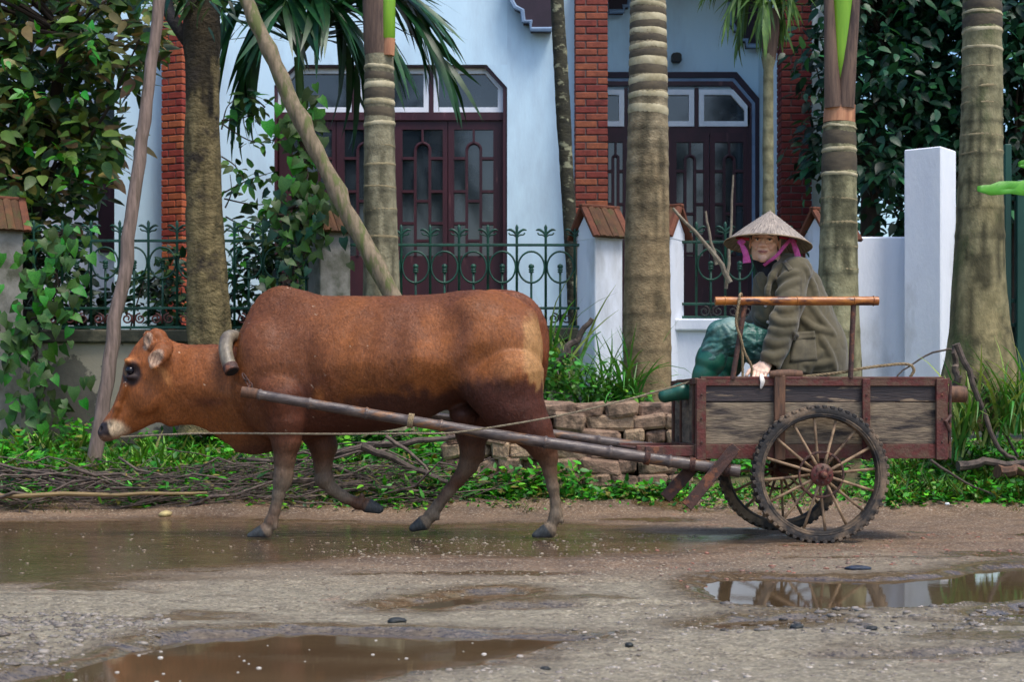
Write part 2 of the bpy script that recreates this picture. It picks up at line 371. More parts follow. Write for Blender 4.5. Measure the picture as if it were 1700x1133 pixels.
mLeafB = M('bright_leaf', srgb(78, 142, 40), srgb(50, 106, 32), .40, 14, bump=.15, trans=.28, rnd=.45, hue=.03, spec=.35)
mLeafD = M('dark_leaf', srgb(26, 70, 42), srgb(16, 48, 32), .38, 14, bump=.15, trans=.15, rnd=.55, hue=.03, spec=.35)
mFrond = M('palm_leaflet', srgb(40, 88, 42), srgb(22, 58, 34), .36, 6, (1, 1, 1), .1, trans=.2, rnd=.45, hue=.02)
mBanana = M('banana_leaf', srgb(98, 178, 50), srgb(70, 150, 44), .4, 5, (1, 12, 1), .2, trans=.3)
mBrickS = M('pale_stone_brick', srgb(160, 134, 108), srgb(118, 96, 78), .9, 14, bump=.9, bscale=30, c3=srgb(76, 64, 50), s3=7, m3=.58, w3=.14, rnd=.28, hue=.012, bdist=.02)
# ================================================================== the setting: road, puddles, verge
def gpt(px, py):
    Y = F * H / (py - HY); return (X(px, Y), Y)
def poly_sd(pt, poly):
    """signed distance, positive inside"""
    p = np.asarray(pt, float); q = np.array(poly, float); d = np.full(len(p), 1e9); ins = np.zeros(len(p), bool)
    for i in range(len(q)):
        a, b = q[i], q[(i + 1) % len(q)]; e = b - a; w = p - a
        t = np.clip((w @ e) / (e @ e), 0, 1); d = np.minimum(d, np.hypot(*(w - t[:, None] * e).T))
        c = (a[1] > p[:, 1]) != (b[1] > p[:, 1]); xi = a[0] + (p[:, 1] - a[1]) * e[0] / (e[1] if abs(e[1]) > 1e-9 else 1e-9)
        ins ^= c & (p[:, 0] < xi)
    return np.where(ins, d, -d)
PUD = {
 'A': [gpt(*q) for q in [(20, 1118), (120, 1098), (200, 1078), (260, 1062), (330, 1050), (420, 1046), (470, 1040), (560, 1041), (680, 1046), (800, 1048), (960, 1049), (985, 1055), (900, 1068), (850, 1080), (740, 1100), (640, 1122), (540, 1145), (300, 1185), (-60, 1185), (-120, 1150)]],
 'B': [gpt(*q) for q in [(1160, 966), (1200, 954), (1260, 953), (1330, 957), (1450, 958), (1560, 951), (1640, 939), (1720, 932), (1850, 930), (1850, 975), (1720, 990), (1600, 1002), (1500, 1006), (1350, 1008), (1250, 1002), (1185, 990)]],
 'C': [gpt(*q) for q in [(640, 1004), (700, 992), (760, 982), (830, 976), (875, 980), (850, 989), (790, 998), (720, 1004)]],
 'D': [gpt(*q) for q in [(1160, 1030), (1230, 1023), (1340, 1018), (1370, 1021), (1290, 1029), (1200, 1034)]],
 'E': [gpt(*q) for q in [(1630, 1017), (1690, 1006), (1760, 1000), (1760, 1008), (1690, 1018)]],
}
WL = -0.020
xs = np.concatenate([np.array([-160, -80, -40, -20, -10, -6, -4.2]), np.arange(-3.4, 3.4001, .02), np.array([4.2, 6, 10, 20, 40, 80, 160])])
ys = np.concatenate([np.array([-120, -60, -30, -12, -5, 0, 2, 3, 3.4]), np.arange(3.7, 10.75, .02)])
GX, GY = np.meshgrid(xs, ys, indexing='ij'); pts2 = np.stack([GX.ravel(), GY.ravel()], 1); p3 = np.column_stack([pts2, np.zeros(len(pts2))])
base = .010 * fbm(p3 * [1, 1.6, 1], 1.1, 3, 3) + .006 * fbm(p3 * [1, 2.2, 1], 5, 3, 5) + .008 * fbm(p3 * [.8, 1.2, 1], 20, 2, 9)
trk = sum(np.exp(-((GY.ravel() - (a + b * GX.ravel() + .10 * np.sin(GX.ravel() * 1.3 + a))) / .05) ** 2) for a, b in ((4.35, .10), (4.95, .13), (5.55, .10), (6.3, .05)))
base = base - .022 * trk * (1 + .5 * fbm(p3, 6, 2, 88)) * np.clip((GX.ravel() + .9) * 1.5, 0, 1)
rut = .012 * np.sin(GY.ravel() * 7 + GX.ravel() * .55 + 1.2 * fbm(p3, .8, 2, 4)) * np.clip((6.2 - GY.ravel()) / 1.2, 0, 1)
base = base + rut
def sst(e0, e1, x): t = np.clip((x - e0) / (e1 - e0), 0, 1); return t * t * (3 - 2 * t)
wob = .05 * fbm(p3, 5, 3, 21)
wet = np.zeros(len(p3)); hgt = np.maximum(base, -.014)
for k, poly in PUD.items():
    d = poly_sd(pts2, poly) + wob * (1 if k in 'AB' else .5)
    m = sst(-.10, .03, d); hgt = hgt * (1 - m) + (WL - .035 * np.clip(d / .12, -.35, 1)) * m; wet = np.maximum(wet, sst(-.28, -.01, d))
film = [gpt(*q) for q in [(-400, 866), (400, 862), (700, 868), (960, 872), (1180, 884), (1300, 900), (1180, 915), (900, 925), (640, 930), (400, 945), (0, 960), (-400, 970)]]
fm = sst(-.35, .35, poly_sd(pts2, film) + .6 * fbm(p3 * [1, 2, 1], .9, 3, 31)); wet = np.maximum(wet, .95 * fm); hgt = hgt * (1 - .8 * fm) - .006 * fm
wet = np.maximum(wet, .85 * sst(.12, .42, fbm(p3 * [1, 2.4, 1], 1.6, 3, 41)) )
hgt = hgt + .10 * sst(10.15, 10.75, GY.ravel() + .10 * fbm(p3, 2.5, 2, 51))
nx, ny = len(xs), len(ys); ii = np.arange(nx * ny).reshape(nx, ny)
quads = np.stack([ii[:-1, :-1], ii[1:, :-1], ii[1:, 1:], ii[:-1, 1:]], -1).reshape(-1, 4)
gray = sst(7.4, 5.6, GY.ravel() + .9 * GX.ravel() * -.22 + 1.0 * fbm(p3, .7, 2, 61))
road_me = np_mesh('road', np.column_stack([pts2, hgt]), quads, np.column_stack([wet, gray, np.zeros_like(wet)]))

def ground_mat():
    m = bpy.data.materials.new('wet_mud_road'); m.use_nodes = True; nt = m.node_tree; N = nt.nodes; L = nt.links; b = N['Principled BSDF']
    at = N.new('ShaderNodeAttribute'); at.attribute_name = 'Col'; sp = N.new('ShaderNodeSeparateColor'); L.new(at.outputs[0], sp.inputs[0])
    tc = N.new('ShaderNodeTexCoord'); mp = N.new('ShaderNodeMapping'); mp.inputs['Scale'].default_value = (1, 1.5, 1); L.new(tc.outputs['Object'], mp.inputs[0])
    def noise(sc, det=6, rg=.65):
        n = N.new('ShaderNodeTexNoise'); n.inputs['Scale'].default_value = sc; n.inputs['Detail'].default_value = det; n.inputs['Roughness'].default_value = rg; L.new(mp.outputs[0], n.inputs[0]); return n.outputs[0]
    def mr(src, a, c, lo=0., hi=1.):
        r = N.new('ShaderNodeMapRange'); r.inputs[1].default_value = a; r.inputs[2].default_value = c; r.inputs[3].default_value = lo; r.inputs[4].default_value = hi; L.new(src, r.inputs[0]); return r.outputs[0]
    def mix(f, a, c, bl='MIX'):
        x = N.new('ShaderNodeMix'); x.data_type = 'RGBA'; x.blend_type = bl
        for sck, val in ((x.inputs[0], f), (x.inputs[6], a), (x.inputs[7], c)):
            if isinstance(val, (float, int, tuple)): sck.default_value = val
            else: L.new(val, sck)
        return x.outputs[2]
    n1 = noise(3.0); n2 = noise(14); n3 = noise(70, 4, .7)
    brown = mix(mr(n1, .35, .65), srgb(126, 100, 72), srgb(88, 67, 45))
    grey = mix(mr(n2, .35, .65), srgb(152, 142, 116), srgb(110, 100, 78))
    c = mix(sp.outputs[1], brown, grey)
    c = mix(mr(n3, .55, .66), c, srgb(186, 172, 150)); c = mix(mr(n3, .46, .36), c, srgb(74, 60, 48))
    red = noise(2.2, 5); c = mix(mr(red, .64, .76, 0, .55), c, srgb(160, 92, 70))
    c = mix(mr(sp.outputs[0], 0, 1, 0, .75), c, mix(1., c, srgb(150, 130, 108), 'MULTIPLY'))
    L.new(c, b.inputs['Base Color'])
    w2 = N.new('ShaderNodeMath'); w2.operation = 'ADD'; L.new(sp.outputs[0], w2.inputs[0]); L.new(mr(n2, .3, .7, -.14, .14), w2.inputs[1])
    L.new(mr(w2.outputs[0], .15, .95, .6, .10), b.inputs['Roughness']); b.inputs['Specular IOR Level'].default_value = .5
    bp = N.new('ShaderNodeBump'); bp.inputs['Distance'].default_value = .012; L.new(mr(sp.outputs[0], .3, .92, .8, .05), bp.inputs['Strength'])
    ma = N.new('ShaderNodeMath'); ma.operation = 'ADD'; L.new(noise(40, 5, .7), ma.inputs[0]); L.new(n3, ma.inputs[1]); L.new(ma.outputs[0], bp.inputs['Height']); L.new(bp.outputs[0], b.inputs['Normal'])
    return m
mRoad = ground_mat()
tag(meshobj('road', road_me, mRoad, smooth=True), kind='structure')
mWater = M('muddy_water', srgb(92, 76, 54), srgb(78, 63, 44), .03, 2.0, bump=.05, bscale=9, spec=.5, bdist=.004)
mFoam = M('foam_bubble', srgb(196, 190, 178), srgb(160, 152, 138), .3, 30, bump=.2)
pnames = {'A': 'puddle', 'B': 'puddle', 'C': 'puddle', 'D': 'puddle', 'E': 'puddle'}
for k, poly in PUD.items():
    c = np.mean(poly, 0); q = [(c[0] + (p[0] - c[0]) * 1.06, c[1] + (p[1] - c[1]) * 1.10) for p in poly]
    mb = MB(); mb.add([(p[0], p[1], WL) for p in q], [tuple(range(len(q) - 1, -1, -1))]); o = mb.build('puddle', mWater); tag(o, kind='structure')
    me = o.data
    if me.polygons[0].normal.z < 0: me.flip_normals()

# verge rising from the road to the garden wall, and the yard behind
xv = np.concatenate([np.array([-160, -60, -25, -12, -7, -5]), np.arange(-4.2, 4.21, .05), np.array([5, 7, 12, 25, 60, 160])])
yv = np.concatenate([np.arange(10.28, 12.8, .05), np.array([13.2, 14, 16, 20, 26, 40, 80, 200, 600, 1500])])
VX, VY = np.meshgrid(xv, yv, indexing='ij'); v3 = np.column_stack([VX.ravel(), VY.ravel(), np.zeros(VX.size)])
def verge_h(x, y):
    p = np.column_stack([np.ravel(x), np.ravel(y), np.zeros(np.size(x))])
    yy = p[:, 1] + .06 * fbm(p, 2.2, 3, 71)
    return np.interp(yy, [10.2, 10.4, 10.6, 11.3, 12.4, 12.9], [-.08, .0, .06, .20, .38, .42]) + (.03 * fbm(p, 3.5, 3, 73)) * np.clip((yy - 10.3) * 3, 0, 1)
vz = verge_h(VX, VY); ii = np.arange(VX.size).reshape(VX.shape)
quads = np.stack([ii[:-1, :-1], ii[1:, :-1], ii[1:, 1:], ii[:-1, 1:]], -1).reshape(-1, 4)
mVerge = M('verge_soil', srgb(112, 92, 68), srgb(78, 66, 48), .9, 5, bump=.8, bscale=30, c3=srgb(70, 84, 40), s3=3, m3=.5, w3=.25, bdist=.03)
tag(meshobj('verge', np_mesh('verge', np.column_stack([v3[:, :2], vz]), quads), mVerge, smooth=True), kind='structure')

# gravel and grit on the road: uncountable
def ico():
    t = (1 + 5 ** .5) / 2
    V = np.array([(-1, t, 0), (1, t, 0), (-1, -t, 0), (1, -t, 0), (0, -1, t), (0, 1, t), (0, -1, -t), (0, 1, -t), (t, 0, -1), (t, 0, 1), (-t, 0, -1), (-t, 0, 1)], float) / math.hypot(1, t)
    Fc = np.array([(0, 11, 5), (0, 5, 1), (0, 1, 7), (0, 7, 10), (0, 10, 11), (1, 5, 9), (5, 11, 4), (11, 10, 2), (10, 7, 6), (7, 1, 8), (3, 9, 4), (3, 4, 2), (3, 2, 6), (3, 6, 8), (3, 8, 9), (4, 9, 5), (2, 4, 11), (6, 2, 10), (8, 6, 7), (9, 8, 1)])
    return V, Fc
icoV, icoF = ico()
def road_z(x, y):
    i = np.clip(np.searchsorted(xs, x) - 1, 0, nx - 2); j = np.clip(np.searchsorted(ys, y) - 1, 0, ny - 2); h2 = hgt.reshape(nx, ny)
    u = (x - xs[i]) / (xs[i + 1] - xs[i]); v = (y - ys[j]) / (ys[j + 1] - ys[j])
    return h2[i, j] * (1 - u) * (1 - v) + h2[i + 1, j] * u * (1 - v) + h2[i, j + 1] * (1 - u) * v + h2[i + 1, j + 1] * u * v
def pebbles(n, region, smin, smax, colA, colB, seed):
    r = np.random.default_rng(seed); q = np.array(region); lo, hi = q.min(0), q.max(0); pt = []
    while len(pt) < n:
        c = lo + (hi - lo) * r.random((n * 2, 2)); c3_ = np.column_stack([c, np.zeros(len(c))])
        keep = (poly_sd(c, region) + .25 * fbm(c3_, 2.5, 2, seed) > 0) & (fbm(c3_, 4, 3, seed + 5) > -.25 + .5 * (r.random(len(c)) - .5)); pt += list(c[keep])
    pt = np.array(pt[:n]); s = smin * (smax / smin) ** (r.random(n) ** 2.6); z = road_z(pt[:, 0], pt[:, 1])
    ok = z > WL - .012; pt, s, z = pt[ok], s[ok], z[ok]; n = len(pt)
    V = icoV[None] * (1 + .35 * (r.random((n, 12, 1)) - .5)); V = V * (s[:, None] * np.stack([1 + .6 * r.random(n), .8 + .4 * r.random(n), .30 + .30 * r.random(n)], 1))[:, None, :] * .5
    a = r.random(n) * 6.28; cs, sn = np.cos(a)[:, None], np.sin(a)[:, None]
    V = np.stack([V[..., 0] * cs - V[..., 1] * sn, V[..., 0] * sn + V[..., 1] * cs, V[..., 2]], -1) + np.column_stack([pt, z + s * .03])[:, None, :]
    t = r.random((n, 1)); C = np.array(colA)[None, :3] * (1 - t) + np.array(colB)[None, :3] * t
    Fa = icoF[None] + (np.arange(n) * 12)[:, None, None]
    return V.reshape(-1, 3), Fa.reshape(-1, 3), np.repeat(C, 12, 0)
def G4(*q): return [gpt(*p) for p in q]
batches = [
 (1200, G4((-60, 880), (1250, 875), (1500, 930), (1250, 960), (1000, 975), (620, 1010), (300, 1060), (-100, 1100)), .004, .018, srgb(164, 148, 124), srgb(106, 90, 70), 1),
 (1900, G4((520, 900), (1150, 880), (1150, 960), (900, 970), (650, 1000), (420, 1040), (500, 960)), .004, .020, srgb(178, 164, 140), srgb(116, 100, 80), 2),
 (900, G4((-40, 1010), (120, 1015), (280, 1040), (260, 1065), (120, 1100), (-60, 1125)), .008, .034, srgb(160, 150, 136), srgb(92, 82, 72), 3),
 (1500, G4((950, 990), (1700, 1005), (1750, 1133), (500, 1180), (950, 1060)), .004, .020, srgb(196, 184, 168), srgb(110, 98, 86), 4),
 (500, G4((1100, 915), (1700, 880), (1750, 935), (1250, 955), (1120, 1000), (1050, 950)), .006, .028, srgb(160, 100, 78), srgb(126, 104, 88), 5),
 (260, G4((1180, 1005), (1600, 1005), (1750, 995), (1750, 1015), (1500, 1060), (1200, 1050)), .010, .040, srgb(150, 140, 128), srgb(60, 54, 48), 6)]
VV, FF, CC, o = [], [], [], 0
for b_ in batches:
    v, f, c = pebbles(*b_); VV.append(v); FF.append(f + o); CC.append(c); o += len(v)
mPeb = M('wet_pebble', (.95, .95, .95, 1), (.7, .7, .7, 1), .35, 60, bump=.3, attr=True, rvar=.2)
tag(meshobj('gravel', np_mesh('gravel', np.concatenate(VV), np.concatenate(FF), np.concatenate(CC)), mPeb, smooth=True), 'scattered wet pebbles and grit on the muddy road', 'gravel', kind='stuff')

# foam bubbles floating on the near puddle, a few larger stones and lumps
def lump(name, px, py, sx, sy, sz, mat, label, cat, group=None, seed=0, sink=.3):
    x, y = gpt(px, py); r = np.random.default_rng(seed); z = float(road_z(np.array([x]), np.array([y]))[0])
    V = icoV; Fa = icoF
    # one subdivision
    cache = {}; V = list(map(tuple, V)); nf = []
    def mid(a, b_):
        k = (min(a, b_), max(a, b_))
        if k not in cache:
            p = np.array(V[a]) + np.array(V[b_]); V.append(tuple(p / np.linalg.norm(p))); cache[k] = len(V) - 1
        return cache[k]
    for a, b_, c in Fa:
        ab, bc, ca = mid(a, b_), mid(b_, c), mid(c, a); nf += [(a, ab, ca), (b_, bc, ab), (c, ca, bc), (ab, bc, ca)]
    V = np.array(V); V = V * (1 + .28 * vnoise(V, 1.7, seed + 3)[:, None] + .12 * vnoise(V, 4, seed + 8)[:, None]) * [sx, sy, sz]
    V[:, 2] = np.maximum(V[:, 2], -sz * .6)
    ob = meshobj(name, np_mesh(name, V, nf), mat, smooth=True); ob.location = (x, y, z + sz * (1 - sink) * .6); ob.rotation_euler = (0, 0, r.random() * .6)
    return tag(ob, label, cat, group)
mYst = M('yellow_stone', srgb(196, 178, 120), srgb(150, 134, 92), .7, 20, bump=.5)
mDst = M('dark_lump', srgb(44, 48, 44), srgb(28, 30, 30), .5, 25, bump=.6)
mBlueL = M('dark_blue_plastic', srgb(46, 56, 72), srgb(30, 38, 50), .35, 25, bump=.6)
mPaper = M('white_litter', srgb(232, 236, 234), srgb(198, 206, 204), .5, 25, bump=.5)
lump('stone', 275, 860, .045, .04, .022, mYst, 'yellowish stone at the road edge in front of the brush pile', 'stone', seed=1)
lump('clod', 658, 1028, .028, .022, .012, mDst, 'dark lump beside the far edge of the near puddle', 'clod', seed=2)
lump('plastic_scrap', 1425, 947, .055, .03, .012, mBlueL, 'crumpled dark blue scrap on mud below the cart wheel', 'litter', seed=3)
lump('litter', 1572, 855, .018, .014, .012, mPaper, 'small white scrap at the road edge behind the cart', 'litter', seed=4)
lump('clod', 1322, 1037, .022, .018, .011, mDst, 'dark clod left of the pair in front of the right puddle', 'clod', seed=5)
lump('clod', 1448, 1040, .020, .016, .010, mDst, 'greenish dark clod right of another in front of the right puddle', 'clod', seed=6)
lump('clod', 905, 1112, .015, .012, .008, mDst, 'small black clod nearest the camera on the grey mud', 'clod', seed=7)
lump('clod', 1045, 1075, .012, .011, .008, mDst, 'small black clod right of the near puddle tip', 'clod', seed=8)
mb = MB(); r_ = np.random.default_rng(5); n_ = 0
while n_ < 26:
    x, y = gpt(60 + 880 * r_.random(), 1044 + 85 * r_.random())
    if poly_sd(np.array([[x, y]]), PUD['A'])[0] < .04: continue
    s = .0025 + .006 * r_.random() ** 3; n_ += 1
    mb.lathe([(s, 0), (s * .85, s * .25), (s * .45, s * .4), (.0004, s * .45)], 9, (x, y, WL + .0005), caps=False)
tag(mb.build('foam', mFoam, smooth=True), 'white foam bubbles floating on the brown near puddle', 'foam', kind='stuff')
# ================================================================== house behind the garden wall
HYF = 17.0; YR = 18.4                                   # facade depth, veranda back wall depth
house = thing('house', 'pale blue house with brick columns and maroon glazed doors', 'house', (0, HYF, .4))
ztop = Z(-260, HYF)
def rect(px0, px1, py0, py1, Y): return [(X(px0, Y), Z(py1, Y)), (X(px1, Y), Z(py1, Y)), (X(px1, Y), Z(py0, Y)), (X(px0, Y), Z(py0, Y))]
def wallpanel(px0, px1, Y, py0=-260, py1=735, d=.25):
    mb = MB(); mb.prism(rect(px0, px1, py0, py1, Y), Y, Y + d); return mb.build('wall', mWall, house)
D1 = (455, 842); cut1 = 36
# facade wall pieces round the first door
wallpanel(190, 455, HYF); wallpanel(842, 957, HYF); 
mb = MB(); mb.prism(rect(455, 842, -260, 107, HYF), HYF, HYF + .25); mb.build('wall', mWall, house)
mb = MB(); mb.prism([(X(455, HYF), Z(107, HYF)), (X(455, HYF), Z(142, HYF)), (X(490, HYF), Z(107, HYF))], HYF, HYF + .25); mb.build('wall', mWall, house)
mb = MB(); mb.prism([(X(842, HYF), Z(107, HYF)), (X(808, HYF), Z(107, HYF)), (X(842, HYF), Z(145, HYF))], HYF, HYF + .25); mb.build('wall', mWall, house)
# veranda recess: back wall, side walls, ceiling
mb = MB(); mb.prism(rect(957, 1330, -300, 735, YR), YR, YR + .2); mb.build('wall', mWall, house)
mb = MB(); mb.box((X(1003, HYF) - .12, (HYF + YR) / 2 + .13, 2.4), (.12, YR - HYF - .26, 7.2)); mb.build('wall', mWall, house)
mb = MB(); mb.box((X(1296, HYF) + .05, (HYF + YR) / 2 + .05, 2.4), (.14, YR - HYF - .1, 7.2)); mb.build('wall', mWall, house)
mb = MB(); mb.box((X(1150, HYF), HYF + .6, Z(-120, HYF)), (3.2, 1.3, .2)); mb.build('ceiling', mPurple, house)
wallpanel(1284, 1297, HYF)
# right end of the facade beyond the second column, left wing set back
wallpanel(1349, 1420, HYF)
LW = 18.2
mb = MB(); mb.prism(rect(-250, 282, -260, 735, LW), LW, LW + .25); mb.build('wall', mWhite, house)
mb = MB(); mb.box((X(600, HYF), HYF + 2.6, ztop + .15), (10.5, 5.6, .3)); mb.build('roof', mPurple, house)
mb = MB(); mb.box((X(600, HYF), HYF + 5.2, (ztop + .4) / 2), (9.5, .2, ztop - .4)); mb.build('wall', mWall, house)
mb = MB(); mb.box((X(700, HYF), HYF + .9, .28), (9.6, 2.6, .3), ch=.02); mb.build('plinth', mConcrete, house)

def leaf_set(door, px0, px1, gx0, gx1, py0, py1, Y, arch=True, twocol=False):
    """one glazed door leaf: frame board with cells, each pane a sub-part; glazing gx0..gx1 x py0..py1"""
    rows = [py0, py0 + 48, py0 + 103, py0 + 156, py1]
    w = gx1 - gx0; a0 = gx0 + w * .32; a1 = gx0 + w * .68; mid = (a0 + a1) / 2
    mb = MB(); t = 2.2
    def strip(x0, x1, y0, y1, dy=0.0, dd=.05):
        mb.prism(rect(x0, x1, y0, y1, Y), Y - dy, Y - dy + dd)
    strip(px0, gx0, py0 - 16, py1 + 130); strip(gx1, px1, py0 - 16, py1 + 130); strip(gx0, gx1, py1, py1 + 130); strip(gx0, gx1, py0 - 16, py0)
    mb.build('leaf_frame', mMaroon, door)
    mb = MB()
    top = py0 + 22; r = (a1 - a0) / 2
    strip(a0 - t, a0 + t, top + r, py1, .012, .04); strip(a1 - t, a1 + t, top + r, py1, .012, .04)
    pts = [P(mid + r * math.cos(a), top + r - r * math.sin(a), Y) for a in np.linspace(math.pi, 0, 9)]
    pts = [Vector((p.x, Y + .01, p.z)) for p in pts]; mb.tube(pts, t / F * Y * 1.15, 6)
    strip(mid - t * .8, mid + t * .8, py0, top, .01, .04)
    for y in rows[1:-1]:
        strip(gx0, a0 - t, y - t, y + t, .010, .04); strip(a1 + t, gx1, y - t, y + t, .010, .04)
    for y in (py0 + 119, py0 + 185):
        strip(a0 + t, a1 - t, y - t, y + t, .010, .04)
    mb.build('muntin', mMaroon, door)
    def pane(x0, x1, y0, y1):
        m2 = MB(); tilt = (random.random() - .5) * .012
        q = rect(x0, x1, y0, y1, Y); m2.prism(q, Y + .028 + tilt * .3, Y + .034 + tilt * .3); m2.build('pane', mGlass, door)
    for i in range(4):
        pane(gx0, mid if i == 0 else a0, rows[i], rows[i + 1]); pane(mid if i == 0 else a1, gx1, rows[i], rows[i + 1])
    pane(a0, a1, rows[1], py0 + 119); pane(a0, a1, py0 + 119, py0 + 185); pane(a0, a1, py0 + 185, py1)

def empty_part(name, parent):
    o = bpy.data.objects.new(name, None); o.empty_display_size = .1; return link(o, parent)
def poly_in(q, d):
    """inset a ccw polygon by d"""
    n = len(q); out = []
    for i in range(n):
        p0, p1, p2 = Vector(q[i - 1]), Vector(q[i]), Vector(q[(i + 1) % n]); e1 = (p1 - p0).normalized(); e2 = (p2 - p1).normalized()
        n1 = Vector((-e1.y, e1.x)); n2 = Vector((-e2.y, e2.x)); b = (n1 + n2); out.append(tuple(p1 + b * (d / (b.dot(n1)))))
    return out
def transom(door, x0, x1, y0, y1, Y, cutl=0, cutr=0):
    q = [(x0, y1), (x1, y1)] + ([(x1, y0 + cutr * 1.15), (x1 - cutr, y0)] if cutr else [(x1, y0)]) + ([(x0 + cutl, y0), (x0, y0 + cutl * 1.15)] if cutl else [(x0, y0)])
    q = [(X(a, Y), Z(b, Y)) for a, b in q]; i = poly_in(q, 8.5 / F * Y)
    mb = MB(); mb.frame(q, i, Y - .02, Y + .04); mb.build('transom_frame', mTransom, door)
    mb = MB(); mb.prism(i, Y + .02, Y + .026); mb.build('pane', mGlass, door)
Yd = HYF + .12
door1 = empty_part('glazed_door', house)
mb = MB()
q = [(455, 760), (842, 760), (842, 145), (808, 107), (490, 107), (455, 142)]; q = [(X(a, Yd), Z(b, Yd)) for a, b in q]; q = poly_in(q, -.02)
i = poly_in(q, 10 / F * Yd); mb.frame(q, i, Yd - .10, Yd + .10); mb.build('door_frame', mMaroon, door1)
mb = MB(); mb.prism(rect(462, 836, 187, 200, Yd), Yd - .03, Yd + .06)
for a in (585.5, 713): mb.prism(rect(a, a + 6, 112, 187, Yd), Yd - .03, Yd + .06)
mb.build('transom_bar', mMaroon, door1)
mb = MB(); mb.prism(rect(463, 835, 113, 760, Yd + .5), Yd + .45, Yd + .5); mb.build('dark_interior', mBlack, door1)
transom(door1, 462, 584, 114, 187, Yd, cutl=26); transom(door1, 593, 712, 114, 187, Yd); transom(door1, 720, 835, 114, 187, Yd, cutr=26)
for a, g0, g1, b in ((463, 485, 551, 558), (558, 572, 640, 651), (651, 668, 735, 743.5), (743.5, 754, 819, 836)):
    leaf_set(door1, a + .6, b - .6, g0, g1, 215, 425, Yd)
# moulded maroon surround lip
Y2 = YR - .02
door2 = empty_part('glazed_door', house)
q0 = [(960, 760), (1262, 760), (1262, 168), (1222, 121), (960, 121)]
def zz(q, Y): return [(X(a, Y), Z(b, Y)) for a, b in q]
o_ = zz(q0, Y2); i_ = poly_in(o_, 9 / F * Y2); mb = MB(); mb.frame(o_, i_, Y2 - .06, Y2 + .02); mb.build('moulding', mPurple, door2)
o_ = poly_in(i_, 0.0005); i2 = poly_in(i_, 6 / F * Y2); mb = MB(); mb.frame(o_, i2, Y2 - .035, Y2 + .02); mb.build('moulding', mBlueTrim, door2)
i3 = poly_in(i2, 7 / F * Y2); mb = MB(); mb.frame(poly_in(i2, .0005), i3, Y2 - .05, Y2 + .02); mb.build('door_frame', mMaroon, door2)
Yd2 = Y2 - .0
mb = MB(); mb.prism(rect(980, 1242, 211, 226, Yd2), Yd2 - .03, Yd2 + .01)
for a in (1036, 1153): mb.prism(rect(a, a + 6, 146, 211, Yd2), Yd2 - .03, Yd2 + .01)
mb.build('transom_bar', mMaroon, door2)
transom(door2, 984, 1036, 149, 210, Yd2 - .03); transom(door2, 1043, 1152, 149, 210, Yd2 - .03); transom(door2, 1160, 1244, 149, 210, Yd2 - .03, cutr=27)
for a, g0, g1, b in ((982, 1010, 1034, 1042), (1042, 1056, 1098, 1108), (1108, 1123, 1168, 1178), (1178, 1187, 1234, 1247)):
    leaf_set(door2, a + .6, b - .6, g0, g1, 236, 425, Yd2 - .045)
# stepped dark corbels under the balcony
def corbel(px, py, sgn, Y, s=1.0):
    pts = [(0, -320), (0, 55), (-34, 55), (-34, 42), (-46, 42), (-48, 24), (-60, 18), (-70, 0), (-72, -40), (-72, -320)]
    q = [(X(px + a * s * sgn, Y), Z(py + (b - 0) * s, Y)) for a, b in pts]
    if sgn > 0: q = q[::-1]
    mb = MB(); mb.prism(q[::-1] if sgn < 0 else q, Y - .16, Y - .002); o = mb.build('corbel', mPurple, house)
    me = o.data; me.update()
    q2 = [(X(px + a * s * sgn, Y), Z(py + b * s, Y)) for a, b in pts[1:9]]
    m2 = MB(); m2.tube([(a, Y - .17, b) for a, b in q2], .025, 6); m2.build('corbel_edge', mBlueTrim, house)
corbel(915, 0, 1, HYF); corbel(1262, 40, 1, YR, .75); corbel(1010, -14, -1, YR, .7)
mb = MB(); mb.box(tuple(P(1122, 98, YR) + Vector((0, -.06, 0))), (.11, .12, .10), ch=.02); mb.lathe([(.05, 0), (.05, .05), (.03, .06)], 12, tuple(P(1121, 100, YR) + Vector((0, -.19, 0))), 'Y'); mb.build('lamp_bracket', mDarkIron, house)
mb = MB(); mb.tube([P(850, 0, HYF - .02), P(851, 60, HYF - .02)], .01, 6); 

